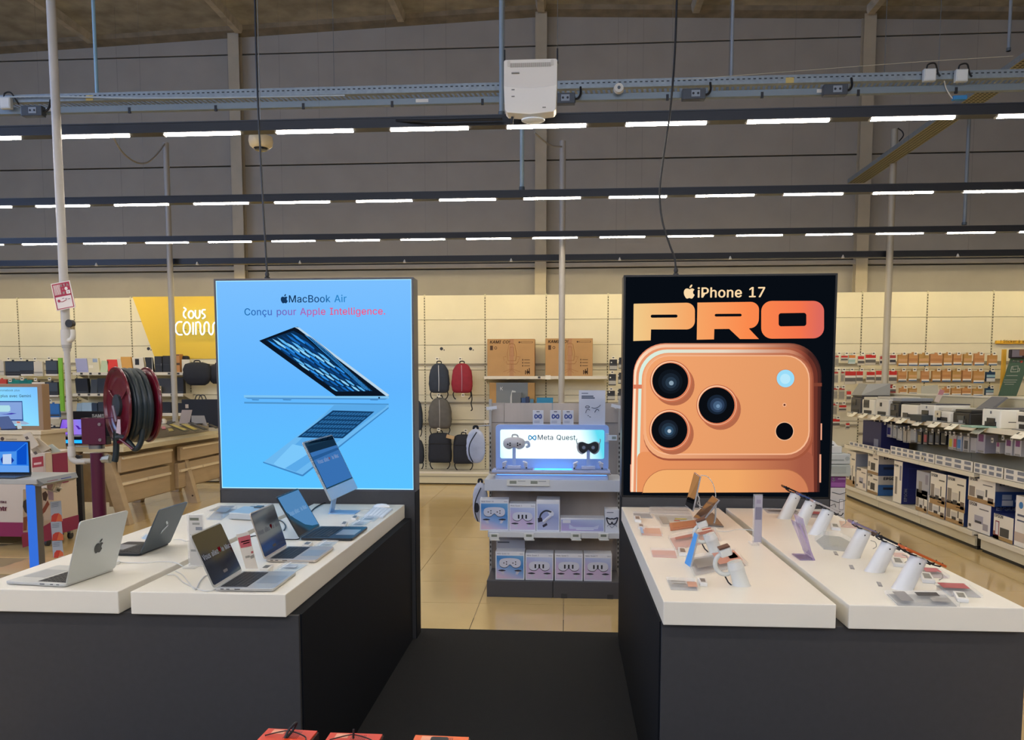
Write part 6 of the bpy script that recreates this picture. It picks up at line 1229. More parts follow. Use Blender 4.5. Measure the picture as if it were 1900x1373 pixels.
def hbox(label, xa, xb, ya, yb, z, kind, grp, Yf=None, D=.13, rz=0.):
    Yf = Yf or Y5+.03; a = E8(xa, yb, Yf); c = E8(xb, ya, Yf); Wb = c.x-a.x; Hb = aY(0, 700+ya/3.194, Yf).z; Hb = c.z-z
    t = thing('headset_box', label, 'box', (a.x+Wb/2, Yf, z), rz, grp); Wb /= math.cos(rz)
    B().box(-Wb/2, Wb/2, 0, D, 0, Hb).put('carton', M('#e4e5ea', .5), t, bevel=.002)
    if kind in (0, 1):
        g_ = MG([(0, '#e0c4d8'), (.3, '#8fb0e0'), (.6, '#3f86cc'), (1, '#78b0dc')], (.35, 0, 1), .0, Hb) if kind == 0 else MG([(0, '#d4c4dc'), (.4, '#c8b4d8'), (.7, '#b0bce4'), (1, '#c4d0ea')], (.3, 0, 1), 0, Hb)
        B().box(-Wb/2+.008, Wb/2-.008, -.001, 0, .01, Hb-.03).put('printed_panel', g_, t)
        goggles(t, Wb, Hb, Hb*.6 if kind == 0 else Hb*.53, kind, Wb*.74)
        txt(t, 'Meta Quest 3S' if kind == 0 else 'Meta Quest 3', (-Wb/2+.012, -.0015, Hb-.02), .014, M('#4a5068', .5), w=Wb*.42)
        txt(t, 'Meta', (Wb/2-.035, -.0015, Hb-.02), .011, M('#7c8094', .5), w=.024)
    elif kind == 2:
        B().box(-Wb/2+.008, Wb/2-.008, -.001, 0, .01, Hb-.03).put('printed_panel', MG([(0, '#b8bcd8'), (.5, '#98a4d0'), (1, '#c8d4ec')], (.3, 0, 1), 0, Hb), t)
        B().tube(smoothpts([(-Wb*.36, -.002, Hb*.38), (-Wb*.3, -.002, Hb*.55), (-Wb*.1, -.002, Hb*.66), (Wb*.14, -.002, Hb*.62)]), .006, 6).put('strap_print', M('#1c1e28', .5), t)
        B().tube(smoothpts([(-Wb*.2, -.002, Hb*.3), (-Wb*.02, -.002, Hb*.42), (Wb*.12, -.002, Hb*.5)]), .012, 6).put('strap_print', M('#d4d6e2', .5), t)
        B().prism(smoothpts([(Wb*.0, -.002, Hb*.6), (Wb*.1, -.002, Hb*.68), (Wb*.24, -.002, Hb*.6), (Wb*.22, -.002, Hb*.5), (Wb*.1, -.002, Hb*.5)], 3, True), (0, .001, 0)).put('pad_print', M('#dcdee8', .4), t)
        B().prism([(-Wb*.42, -.002, Hb*.28), (-Wb*.22, -.002, Hb*.32), (-Wb*.26, -.002, Hb*.44), (-Wb*.44, -.002, Hb*.42)], (0, .001, 0)).put('pad_print', M('#2c2438', .5), t)
        B().prism([(-Wb*.2, -.002, Hb*.12), (-Wb*.02, -.002, Hb*.2), (-Wb*.06, -.002, Hb*.27), (-Wb*.24, -.002, Hb*.19)], (0, .001, 0)).put('pad_print', M('#2c2438', .5), t)
    elif kind == 3:
        B().box(-Wb/2+.006, Wb/2-.006, -.001, 0, .006, Hb-.012).put('printed_panel', MG([(0, '#b8a8d4'), (.5, '#a8acd8'), (1, '#c0cce8')], (.2, 0, 1), 0, Hb), t)
        B().prism([(-Wb*.3, -.002, Hb*.2), (Wb*.35, -.002, Hb*.2), (Wb*.38, -.002, Hb*.5), (Wb*.25, -.002, Hb*.35), (-.2*Wb, -.002, Hb*.35), (-Wb*.3, -.002, Hb*.55)], (0, .001, 0)).put('dock_print', M('#ced2ea', .4), t)
        B().box(-Wb*.45, -Wb*.27, -.002, -.001, Hb*.62, Hb*.85).put('text_patch', M('#dcdce4', .5), t); B().box(-Wb*.14, Wb*.26, -.002, -.001, Hb*.14, Hb*.2).put('dock_base_print', M('#e0e2f0', .4), t)
    elif kind == 4:
        pts = smoothpts([(-.06, 0, .03), (-.02, 0, .018), (0, 0, .022), (.02, 0, .018), (.06, 0, .03), (.04, 0, -.02), (.012, 0, -.03), (0, 0, -.01), (-.012, 0, -.03), (-.04, 0, -.02), (-.06, 0, .03)], 3)
        B().tube([(p.x*.7, -.002, Hb*.5+p.z*.8) for p in pts], .005, 6).put('pad_print', M('#2a2c3c', .5), t); B().tube(smoothpts([(-Wb*.35, -.002, Hb*.25), (-Wb*.2, -.002, Hb*.32), (0, -.002, Hb*.2), (Wb*.2, -.002, Hb*.32), (Wb*.36, -.002, Hb*.25)]), .003, 5).put('strap_print', M('#a0a4b4', .5), t)
        B().box(-Wb*.38, Wb*.1, -.001, 0, Hb*.86, Hb*.89).put('text_line', M('#60687c', .5), t)
    return t
ga, gb = 'headset cartons on the middle shelf', 'headset cartons on the bottom shelf'
hbox('blue-faced headset carton at the left end of the middle shelf', 98, 268, 725, 922, zs2, 0, ga, rz=.05)
hbox('lilac three-slot headset carton beside the blue-faced one on the middle shelf', 270, 429, 750, 922, zs2, 1, ga)
hbox('taller carton printed with a head strap on the middle shelf', 431, 571, 728, 922, zs2, 2, ga, D=.2)
hbox('low wide lilac carton printed with a charging dock', 574, 836, 836, 920, zs2, 3, ga)
hbox('narrow white carton printed with a face pad at the right end of the middle shelf', 838, 922, 785, 920, zs2, 4, ga)
hbox('blue-faced headset carton at the left end of the bottom shelf', 190, 362, 1035, 1228, zs3, 0, gb)
hbox('lilac three-slot carton on the bottom shelf, beside the blue-faced one', 366, 533, 1045, 1230, zs3, 1, gb)
hbox('lilac three-slot carton on the bottom shelf, second from the right end', 540, 708, 1047, 1232, zs3, 1, gb)
hbox('lilac three-slot carton on the bottom shelf, at the right end', 712, 880, 1049, 1234, zs3, 1, gb)
a = E8(195, 1030, 6.0); t = thing('headset_box', 'plain pale carton behind the blue-faced one on the bottom shelf', 'box', (a.x+.1, 6.0, zs3), group=gb); B().box(-.1, .12, 0, .12, 0, .27).put('carton', M('#b9bac0', .5), t); B().box(-.09, .0, -.001, 0, .245, .255).put('text_line', M('#60646c', .5), t)
# oval cases hanging on the left side
for i, (x0, x1, y0, y1) in enumerate(((18, 128, 305, 508), (55, 145, 622, 858))):
    t = bag('headset_case', ['white oval carrying case with a black zip hanging on the stand, upper', 'white oval carrying case with a dark oval opening, hanging lower'][i], 860+x0/3.194, 860+x1/3.194, 700+y0/3.194, 700+y1/3.194, 5.92+.12*i, '#c4c6d0', None, 'oval')
    t['category'] = 'case'; W_ = (x1-x0)/3.194*5.92/1470; H_ = (y1-y0)/3.194*5.92/1470
    B().tube(smoothpts([(-W_*.12, -.05, H_*.05), (-W_*.3, -.07, H_*.3), (-W_*.25, -.078, H_*.6), (W_*.1, -.06, H_*.93)]), .0045, 6).put('zip', M('#1c1e24', .5), t, smooth=True)
    B().tube(smoothpts([(0, 0, H_*1.0), (.02, .04, H_*1.08), (.1, .09, H_*1.1)]), .005, 6).put('hanger', M('#c8c8c4', .4, .5), t, smooth=True)
    if i: B().lathe([(0, 0), (.017, .0), (.02, .004), (0, .006)], 20, Matrix.Translation((-.02, -.072, H_*.42)) @ Matrix.Rotation(PI/2, 4, 'X') @ Matrix.Scale(1.9, 4, (0, 1, 0))).put('dark_opening', M('#24262c', .5), t)
# ================================================================ right: printer shelving aisle
metal_w = M('#e2d9c0', .45); shelf_g = M('#6c6558', .5); XF = 3.9
def unit(label, y0, y1, spine):
    t = thing('printer_shelving', label, 'shelving', (XF, y0, 0)); L_ = y1-y0
    n = max(1, round(L_/1.2))
    for k in range(n):
        a, b_ = L_*k/n+.004, L_*(k+1)/n-.004
        B().box(.02, .56, a, b_, .145, .17).put('base_shelf', metal_w, t, bevel=.002); B().box(.0, .02, a, b_, .13, .175).put('base_lip', metal_w, t, bevel=.003); B().box(.03, .05, a, b_, .035, .13).put('plinth_panel', M('#d4cbac', .5), t)
        B().box(.0, .5, a, b_, .70, .735).put('middle_shelf', metal_w, t, bevel=.002); B().box(.01, .5, a, b_, .735, .74).put('shelf_mat', shelf_g, t); B().box(-.012, .0, a, b_, .695, .74).put('shelf_lip', metal_w, t, bevel=.003)
        B().box(.03, .5, a, b_, 1.15, 1.175).put('top_shelf', metal_w, t, bevel=.002); B().box(.01, .03, a, b_, 1.135, 1.185).put('top_rail', metal_w, t, bevel=.003)
        if spine: B().box(.54, .56, a, b_, .17, 1.455).put('spine_panel', M('#c6bd9e', .55), t, bevel=.002); B().box(.53, .57, a, b_, 1.44, 1.46).put('spine_cap', metal_w, t)
        else: B().box(.54, .56, a, b_, .17, 1.3).put('spine_panel', M('#c6bd9e', .55), t)
    B().box(.05, .5, 0, L_, 0, .035).put('dark_foot', blk, t)
    for y in (0, L_): 
        u = B().box(.51, .57, y-.012, y+.012, 0, 1.47 if spine else 1.3).put('upright', metal_w, t)
        b = B()
        for k in range(28): b.box(.507, .51, y-.004, y+.004, .2+.045*k, .222+.045*k)
        b.put('slot', slotm, u, kind='stuff')
    return t
unit('cream printer shelving, long far unit on the right', 7.80, 11.35, True)
unit('cream printer shelving, near unit cut off by the right edge', 5.7, 7.70, False)
# price cards on the top rail
g = 'angled price cards on the printer shelf rail'; nm = ['first', 'second', 'third', 'fourth', 'fifth', 'sixth', 'seventh', 'eighth', 'ninth', 'tenth']
pc0 = None
for i, (x, y) in enumerate(((1582, 769), (1601, 771), (1624, 774), (1648, 778), (1672, 781), (1703, 785), (1733, 788), (1765, 792), (1815, 799), (1892, 808))):
    p = aX(x, y, XF-.03); lab = 'angled price card on the printer shelf rail, %s from the far end' % nm[i]
    if pc0 is None:
        t = thing('price_card', lab, 'price card', tuple(p), group=g); pc0 = t
        Mx = Matrix.Rotation(math.radians(52), 4, 'Y')
        B().box(-.002, .002, -.08, .08, -.045, .045, Mx).put('card', M('#f0e8d0', .5), t); B().box(-.004, -.002, .04, .07, .01, .036, Mx).put('display', M('#4c4838', .5), t); B().box(-.0, .03, -.02, .02, .0, .012).put('clip', metal_w, t)
    else: dup(pc0, tuple(p), label=lab)
# ticket rails on the middle shelf
t = thing('ticket_rail', 'white rails of small grey price tickets along the middle printer shelf', 'ticket rail', (XF-.012, 5.75, .745)); tk = M('#a5a39c', .5); tg = M('#7c8088', .5)
def trail(px0, px1, rows, n):
    ya, yb = aX(px0, 830, XF).y-5.75, aX(px1, 860, XF).y-5.75
    B().box(-.004, 0, yb, ya, -.0, .05*rows).put('rail', M('#e6e0d0', .5), t)
    for k in range(n):
        for r in range(rows):
            a = yb+(ya-yb)*(k+.16)/n; b_ = yb+(ya-yb)*(k+.8)/n
            B().box(-.006, -.004, a, b_, .012+.05*r, .042+.05*r).put('ticket', tg, t)
trail(1578, 1652, 1, 8); trail(1655, 1736, 2, 7); trail(1739, 1808, 2, 4); trail(1812, 1865, 2, 4); trail(1869, 1960, 2, 4)
for x, y in ((1712, 850), (1623, 838)):
    p = aX(x, y, XF-.02); t = thing('price_tag', 'square tag hanging under the middle printer shelf, %s' % ('near the blue tall carton' if x > 1700 else 'farther away'), 'price tag', tuple(p)); B().box(-.004, 0, -.035, .035, -.035, .03).put('holder', M('#d2cab2', .5), t); B().box(-.006, -.004, -.01, .012, -.012, .012).put('display', M('#3c3a34', .5), t)
# cartons
def xcarton(label, x0, x1, yt, yb, z0, front, art, side=None, X=XF+.04, D=.42, group='printer cartons on the right shelving', word='EPSON', sword=None, zt=None):
    Yn, Yf = aX(x1, (yt+yb)/2, X).y, aX(x0, (yt+yb)/2, X).y
    zt = zt if zt else aX(x1, yt, X).z
    if z0 < .7: zt = min(zt, .688)
    H = zt-z0; Wd = Yf-Yn
    t = thing('printer_carton', label, 'box', (X, (Yn+Yf)/2, z0), group=group); h = Wd/2-.006
    B().box(0, D, -h, h, 0, H).put('carton', M(side or front, .5), t, bevel=.002)
    B().box(-.001, 0, -h+.001, h-.001, 0.002, H-.002).put('front_print', M(front, .5), t)
    F = lambda u0, u1, v0, v1, c, nm='front_picture', k=1: B().box(-.001-.0007*k, -.001, h-2*h*u1, h-2*h*u0, v0*H, v1*H).put(nm, M(c, .5), t)   # u runs from the far end (left in view)
    if art == 'desk':
        F(.0, 1, .0, .17, '#b08c5c', 'table_band'); F(.04, .26, .2, .62, '#8f8478', 'page_picture'); F(.3, .62, .24, .52, '#cfcac0', 'printer_picture', 2); F(.36, .58, .17, .3, '#2c2c30', 'printer_slot', 3); F(.66, .72, .3, .6, '#50504e', 'bottle_picture'); F(.75, .95, .08, .3, '#6c5c50', 'inset_picture'); F(.55, .9, .76, .8, '#6c685c', 'text_line')
    if art == 'printer': F(.3, .68, .3, .56, '#a9a5ae', 'printer_picture', 2); F(.34, .62, .3, .38, '#3c3c42', 'printer_slot', 3); F(.68, .9, .12, .34, '#a09a9c', 'inset_picture'); F(.05, .16, .1, .2, '#4c4844', 'inset_picture'); F(.5, .9, .78, .82, '#706c68', 'text_line')
    if art == 'dark': F(.3, .7, .2, .56, '#3c3a36', 'printer_picture', 2); F(.42, .6, .16, .22, '#d8d2c4', 'page_picture', 3); F(0, 1, 0, .14, '#9c7c50', 'table_band'); F(.06, .22, .35, .6, '#8c8478', 'page_picture'); F(.55, .92, .74, .8, '#6c685c', 'text_line')
    if art == 'slim': F(.2, .45, .2, .62, '#8c8478', 'printer_picture'); F(.7, .9, .55, .9, '#8c8890', 'text_line')
    if art == 'hp': F(.1, .7, .6, .64, '#5c6070', 'text_line'); F(.1, .6, .5, .53, '#5c6070', 'text_line'); F(.5, 1, .3, .42, '#d87050', 'orange_stripe'); F(.0, 1, .1, .28, '#c8b4a0', 'printer_picture'); B().cyl((-.003, h-.25*2*h, H*.82), (-.001, h-.25*2*h, H*.82), min(.03, h*.3), 18).put('round_logo', M('#3c7cb4', .5), t)
    if art == 'phone': F(.1, .3, .14, .72, '#8c2c3c', 'phone_picture', 2); F(.13, .27, .18, .68, '#e0dcd8', 'phone_screen', 3); F(.35, .8, .16, .5, '#4a4844', 'printer_picture', 2); F(0, 1, 0, .14, '#b08c54', 'table_band'); F(.0, .3, .0, .3, '#a06c54', 'hand_picture')
    if word and art != 'hp': txt(t, word, (-.0025, h*.9, H*.86), .04, M('#3c3a44', .5), 'left', w=min(.14, h*.95), bold=.03)
    if side:
        for k, (u0, u1, v0, v1, c, n_) in enumerate(sword or []): B().box(u0*D, u1*D, -h-.0012-.0004*k, -h, v0*H, v1*H).put(n_, M(c, .5), t)
    return t
band = [(0, 1, .55, 1, '#b9b2a4', 'grey_side'), (.15, .5, .3, .42, '#1c2438', 'printer_print'), (.7, .85, .28, .44, '#c8d0dc', 'icon')]
z1 = .175
def side_txt(t, s, u, v, size, col, D=.42, w=None): 
    h = None
    for c in t.children:
        if c.name.startswith('carton'): ys = [p.co.y for p in c.data.vertices]; zs = [p.co.z for p in c.data.vertices]; 
    txt(t, s, (u*D, min(ys)-.004, v*max(zs)), size, M(col, .5), 'front', w=w, bold=.04)
t = xcarton('tall white carton at the far end of the base shelf', 1571, 1587.5, 839, 903, z1, '#e6dcc4', 'desk', '#c0b8a8', sword=[(0, 1, .45, .95, '#8c9098', 'grey_side')])
xcarton('white multifunction carton beside the far tall one', 1588.5, 1608, 871, 913, z1, '#e6dac6', 'printer', '#bcb4a4')
t2 = xcarton('lower of two stacked white and blue cartons with a dark printer picture', 1609, 1629.5, 883, 922, z1, '#e8dec8', 'dark', '#2c5a8c', sword=band); side_txt(t2, 'EPSON', .15, .8, .05, '#3a3c48', w=.17)
zt = z1+.001+max(v.co.z for v in t2.children[0].data.vertices)
t = xcarton('upper of two stacked white and blue cartons with a dark printer picture', 1610, 1630.5, 842, 880, zt, '#e8dec8', 'dark', '#28406c', sword=band); side_txt(t, 'EPSON', .15, .8, .05, '#3a3c48', w=.17)
t = xcarton('tall carton with a slim white front and deep blue side', 1657.5, 1674, 857, 937, z1, '#ece4d0', 'slim', '#1c2460', sword=[(.15, .55, .35, .85, '#2c3878', 'outlined_panel'), (.16, .54, .36, .84, '#1c2460', 'outlined_panel')])
h = min(v.co.y for v in t.children[0].data.vertices); txt(t, 'EPSON', (.06, h-.005, .03), .05, M('#c8ccd8', .5), 'front', w=.15, bold=.03, rot=PI/2)
B().prism([(.2, h-.003, .16), (.235, h-.003, .195), (.2, h-.003, .23), (.165, h-.003, .195)], (0, .001, 0)).put('diamond_mark', M('#a8b0cc', .5), t)
e2_ = xcarton('white photo printer carton under the pale one, base shelf', 1699, 1721, 912, 951, z1, '#e8e0cc', 'desk', '#b8b0a0')
zt = z1+.001+max(v.co.z for v in e2_.children[0].data.vertices)
xcarton('pale blue-grey carton on top of the white photo printer carton', 1700, 1725, 878, 913, zt, '#a9aaae', 'slim', '#9a9894', word=None)
f3 = xcarton('white desk-printer carton, lower left of the block of four', 1721.5, 1753.5, 927, 968, z1, '#ece5d2', 'desk', '#2c3c68'); f4 = xcarton('white desk-printer carton, lower right of the block of four', 1754, 1789, 936, 982, z1, '#ece5d2', 'desk', '#2c3c68')
zt = z1+.001+max(v.co.z for v in f3.children[0].data.vertices); xcarton('white desk-printer carton, upper left of the block of four', 1726, 1756, 881, 925, zt, '#eee7d4', 'desk', '#1c3468')
zt = z1+.001+max(v.co.z for v in f4.children[0].data.vertices); xcarton('white desk-printer carton, upper right of the block of four', 1756.5, 1792.5, 889, 935, zt, '#eee7d4', 'desk', '#1c3468')
g2_ = xcarton('large white carton with a grey printer picture and blue side', 1795, 1838.5, 939, 1003.5, z1, '#e8e2d8', 'printer', '#202c68'); side_txt(g2_, 'EPSON', .1, .86, .07, '#b8c0d4', w=.2)
zt = z1+.001+max(v.co.z for v in g2_.children[0].data.vertices)
t = xcarton('large white desk-printer carton with a blue side on top of the grey-printer one', 1796, 1847.5, 889, 935, zt, '#f0e8d4', 'desk', '#1c3c74', sword=[(0, 1, .62, 1, '#8f9298', 'grey_side'), (.15, .35, .3, .5, '#8894a8', 'printer_print'), (.15, .38, .05, .27, '#a8acb4', 'printer_print'), (.42, .7, .2, .3, '#8c98b0', 'text_patch')]); side_txt(t, 'EPSON', .08, .86, .07, '#34363c', w=.17)
xcarton('white carton printed with a phone held in a hand', 1842, 1880.5, 962, 1018, z1, '#ece4d0', 'phone', '#202c68')
xcarton('tall white carton with a round blue logo at the right edge', 1882, 1925, 922, 1040, z1, '#ece6da', 'hp', '#c0b8a8', word=None, zt=.62)
# blue display carton hanging between shelves at the far end
Yb = aX(1600, 800, XF+.1)
t = thing('blue_carton', 'dark blue carton standing on the middle shelf at the far end', 'box', (XF+.06, 10.25, .741)); B().box(0, .35, 0, .62, 0, .36).put('carton', M('#15184c', .5), t, bevel=.004); B().prism([(.1, -.002, .2), (.22, -.002, .2), (.21, -.002, .235), (.16, -.002, .245), (.11, -.002, .235)], (0, .001, 0)).put('pale_emblem', M('#8c90b0', .5), t); B().box(-.002, 0, .08, .22, .02, .14).put('grey_label', M('#787c90', .5), t)
# ink packs hanging over the middle shelf
g = 'ink packs hanging over the middle printer shelf'
IP = [(1626, 1634, 786, 808, '#a8a49c', None), (1636, 1644, 786, 811, '#a09c98', None), (1645, 1655, 788, 812, '#b4b0ac', '#30306c'), (1657, 1666, 790, 814, '#9ca0a4', None), (1664, 1674, 796, 818, '#b0b0ac', None), (1676, 1684, 800, 822, '#aca494', None), (1682, 1690, 799, 822, '#b0a898', None), (1689, 1700, 797, 821, '#a4a8a8', None),
      (1702, 1711, 802, 825, '#14141c', '#8c7c50'), (1713, 1722, 801, 826, '#16161e', '#a83848'), (1723, 1733, 802, 826, '#12141c', '#586070'), (1735, 1744, 803, 826, '#12141c', '#404858'), (1746, 1756, 804, 826, '#14161e', None),
      (1760, 1769, 808, 835, '#b8b4a4', '#c8bc28'), (1768, 1777, 808, 836, '#b8aca8', '#c02c4c'), (1775, 1785, 809, 838, '#a8b0bc', '#2c78b4'), (1787, 1799, 811, 840, '#b4b2ac', '#44444a'), (1801, 1813, 813, 841, '#b0aeb0', None), (1813, 1829, 806, 842, '#a8a4ac', '#7c3c70'),
      (1848, 1856, 821, 842, '#b8b4b0', '#8c3c74'), (1865, 1879, 817, 846, '#c0bcb8', '#6c2468'), (1882, 1896, 818, 848, '#c0bcb8', '#7c3470')]
for i, (x0, x1, y0, y1, c, acc) in enumerate(IP):
    X = XF+.13; Yn, Yf = aX(x1, y0, X).y, aX(x0, y0, X).y; z0, z1_ = aX(x1, y1, X).z, aX(x1, y0, X).z
    cn = {'#c8bc28': 'yellow-marked', '#c02c4c': 'magenta-marked', '#2c78b4': 'cyan-marked', '#44444a': 'black-marked', '#30306c': 'violet-marked'}.get(acc, 'purple-topped' if acc and i > 17 else 'black' if c < '#2' else 'grey-white')
    t = thing('ink_pack', '%s ink pack over the middle printer shelf, %s counted from the far end' % (cn, ['1st', '2nd', '3rd'][i] if i < 3 else '%dth' % (i+1)), 'ink pack', (X, (Yn+Yf)/2, z0), group=g); h = (Yf-Yn)/2-.004
    B().box(0, .12, -h, h, 0, z1_-z0).put('pack', M(c, .4), t, bevel=.002)
    if acc: B().box(-.0015, 0, -h*.6, h*.6, (z1_-z0)*(.2 if i < 18 else .6), (z1_-z0)*(.75 if i < 18 else .98)).put('colour_mark', M(acc, .4), t)
    B().box(-.0015, 0, -h*.7, h*.7, (z1_-z0)*.04, (z1_-z0)*.14).put('label', M('#8c8880', .4), t)
    B().cyl((-.05, 0, z1_-z0+.01), (.4, 0, z1_-z0+.01), .003, 6).put('hook_arm', M('#a8a090', .4, .5), t)
    B().box(-.055, -.05, -.018, .018, z1_-z0-.005, z1_-z0+.04).put('hook_tag', M('#ccc6b4', .5), t); B().box(-.057, -.055, -.008, .008, z1_-z0+.008, z1_-z0+.022).put('tag_display', M('#33322e', .5), t)
# printers on the top shelf
def printer(label, x0, x1, yt, body, lid=None, screen=None, D=.38, X=XF+.08, lidh=.03, tray=True, round_=.012, Wd=None, sc=(.15, .55, .45, .75), logo=None):
    Yn, Yf = aX(x1, 760, X).y, aX(x0, 760, X).y; z0 = 1.176; H = aX((x0+x1)/2, yt, X).z-z0
    t = thing('printer', label, 'printer', (X, (Yn+Yf)/2, z0), group='printers on the top shelf'); h = (Wd or Yf-Yn)/2-.006
    B().box(.0, D, -h, h, 0, H-lidh).put('body', M(body, .4), t, bevel=round_)
    B().box(.02, D, -h+.004, h-.004, H-lidh+.001, H).put('scanner_lid', M(lid or body, .35), t, bevel=.006)
    if tray: B().box(-.004, .02, -h*.62, h*.62, .02, .06).put('paper_slot', M('#1c1c20', .4), t); B().box(-.07, 0, -h*.55, h*.55, .012, .02).put('output_tray', M('#8c8c88', .4), t)
    if screen: B().box(-.006, 0, h-2*h*sc[1], h-2*h*sc[0], H*sc[2], H*sc[3]).put('control_panel', M(screen, .15), t, bevel=.002)
    if logo: B().cyl((-.003, h-2*h*logo[0], H*logo[1]), (0, h-2*h*logo[0], H*logo[1]), .014, 14).put('round_badge', M('#6c7078', .4), t)
    B().box(D*.2, D*.8, -h-.002, -h, H*.3, H*.34).put('side_groove', M('#55534e' if body > '#8' else '#0c0c0e', .5), t)
    return t, h, H
t, h, H = printer('tall dark printer with a slanted pale lid at the far end of the top shelf', 1578, 1597, 733, '#3c3a3c', '#2c2a2c', '#141416')
B().hexa([(.0, -h, H), (.38, -h, H), (.38, h, H), (.0, h, H)], [(.1, -h*.7, H+.15), (.38, -h, H+.16), (.38, h, H+.16), (.1, h, H+.16)]).put('slanted_cover', M('#8f8f8a', .4), t)
printer('white printer with a black panel, second from the far end', 1599, 1622, 737, '#e0dccc', '#ccc6b4', '#242428', sc=(.15, .6, .4, .85))
t, h, H = printer('light grey printer with a smoky cover, third from the far end', 1624, 1649, 736, '#d2cec2', '#bdb8ac', '#1c1c20', sc=(.35, .5, .5, .7))
B().box(.05, .42, -h-.25, -h, H-.05, H-.01).put('smoky_cover', M('#8c9094', .3), t, bevel=.004)
printer('black printer half hidden beside the light grey one', 1651, 1668, 744, '#1e1d1f', None, '#3a3a40')
printer('white printer with a thin dark lid and small round opening, middle of the top shelf', 1671, 1703, 749, '#e6e0d0', '#1c1c22', '#2a2a2e', lidh=.012, sc=(.15, .45, .1, .4))
t, h, H = printer('white printer with a black display above a dark tray', 1705, 1734, 749, '#dcd8cc', '#383c48', '#0c0e16', lidh=.012, logo=(.5, .8), sc=(.2, .65, .35, .62)); B().box(-.12, 0, -h*.9, h*.7, .0, .07).put('dark_tray', M('#2c3438', .5), t, bevel=.004)
t, h, H = printer('white round-shouldered printer with a price card on its front', 1737, 1764, 757, '#dcd8ca', '#c4c0b4', '#1c1c22', round_=.03, sc=(.1, .4, .05, .4)); B().box(-.02, -.015, h*.2, h*.95, H*.35, H*.8).put('price_card', M('#ccc2a6', .5), t); B().box(-.022, -.02, h*.45, h*.6, H*.5, H*.65).put('card_display', M('#3c3830', .5), t)
t, h, H = printer('black printer with a grey paper tray beside the large white one', 1768, 1800, 760, '#1a1a1b', '#242424', '#3a4040', sc=(.3, .7, .3, .6)); B().hexa([(.2, -h*.8, H), (.24, -h*.8, H), (.24, h*.8, H), (.2, h*.8, H)], [(.36, -h*.8, H+.13), (.38, -h*.8, H+.12), (.38, h*.8, H+.12), (.36, h*.8, H+.13)]).put('paper_feeder', M('#6a6a6c', .4), t); B().box(-.006, 0, -h*.3, h*.2, .02, .045).put('front_badge', M('#a8a8a4', .4), t)
t, h, H = printer('large white printer with a round badge and black display near the right edge', 1822, 1857, 757, '#eae6d8', '#50525c', '#12141c', lidh=.01, logo=(.5, .78), sc=(.3, .75, .25, .5)); B().box(-.22, .0, -h*.7, h*.7, .004, .02).put('green_tray', M('#8fb09c', .4), t, bevel=.004)
printer('white printer partly cut off by the right edge of the picture', 1885, 1925, 762, '#e6e0ce', '#3a3c44', '#22242c', lidh=.014)
for i, (pts, c) in enumerate((([(1733, 745), (1744, 722), (1753, 725), (1742, 747)], '#c8b8a8'), ([(1715, 703), (1748, 703), (1744, 722), (1708, 722)][:0] or [(1710, 716), (1740, 714), (1742, 731), (1709, 731)], '#b4b09a'))):
    card('leaflet', ['slanted white leaflet with a pink head behind the printers', 'plain pale board behind the printers under the brown pouches'][i], 'leaflet', pts, 9.3+i, c, .004, None, [([(1740, 732), (1744, 722), (1753, 725), (1749, 733)], '#b87c80', 'pink_head')] if i == 0 else None)
# boxes stacked beside the black poster
p = aZ(1556, 965, 0); Y = 7.6; x0, x1 = aY(1538, 900, Y).x, aY(1573, 900, Y).x; zz2 = lambda y: aY(1556, y, Y).z
t = thing('printer_carton', 'white carton printed with a paper sheet beside the black poster', 'box', (x0, Y, 0)); H = zz2(905); B().box(0, x1-x0-.02, 0, .3, 0, H).put('carton', M('#c3c2c4', .5), t, bevel=.002)
for q in ([(.03, H*.93), (.1, H*.9), (.16, H*.93)], [(.0, H*.82), (.09, H*.77), (.16, H*.81)], [(.02, H*.72), (.06, H*.75), (.07, H*.7)]): B().tube([(x, -.003, z) for x, z in q], .003, 5).put('drawn_line', M('#3c3c44', .5), t)
B().rr(.12, H*.74, .04, .1, .008, -.003, 0, 'XZ').put('phone_outline', M('#5c5c64', .5), t); B().rr(.12, H*.74, .034, .092, .006, -.004, -.003, 'XZ').put('phone_screen', M('#d8d8dc', .5), t)
t = thing('printer_carton', 'purple-faced carton with a white 3 under a grey tray', 'box', (x0, Y, H+.001)); H2 = zz2(884)-H; B().box(0, x1-x0-.02, 0, .3, 0, H2).put('carton', M('#6c2c74', .5), t, bevel=.002); txt(t, '3', (.03, -.002, H2*.58), .045, M('#e0d8e4', .5), bold=.03); B().box(.08, .15, -.002, 0, H2*.75, H2*.82).put('text_line', M('#b89cc0', .5), t); B().box(.02, .15, -.002, 0, H2*.08, H2*.45).put('pale_panel', M('#8c5098', .5), t)
z_ = H+H2+.002; t = thing('printer', 'pale grey printer standing on the purple carton beside the black poster', 'printer', (x0-.02, Y-.03, z_)); H3 = zz2(842)-z_; W_ = x1-x0+.03
B().box(0, W_, 0, .36, 0, H3*.52).put('lower_body', M('#a9b0ac', .4), t, bevel=.006); B().box(0, W_, .01, .36, H3*.54, H3).put('upper_body', M('#b6bcbc', .4), t, bevel=.008); B().box(.03, W_-.04, -.003, 0, H3*.15, H3*.45).put('paper_drawer', M('#9aa29e', .4), t, bevel=.002); B().box(.02, W_-.06, .007, .01, H3*.7, H3*.76).put('front_slot', M('#8a9290', .4), t); B().cyl((W_-.03, .006, H3*.8), (W_-.03, .01, H3*.8), .02, 16).put('round_badge', M('#98a0a0', .4), t)
t = thing('printer', 'small white printer with a stepped lid on top of the pale grey one', 'printer', (x0-.05, Y+.03, z_+H3+.001)); H4 = zz2(820)-z_-H3
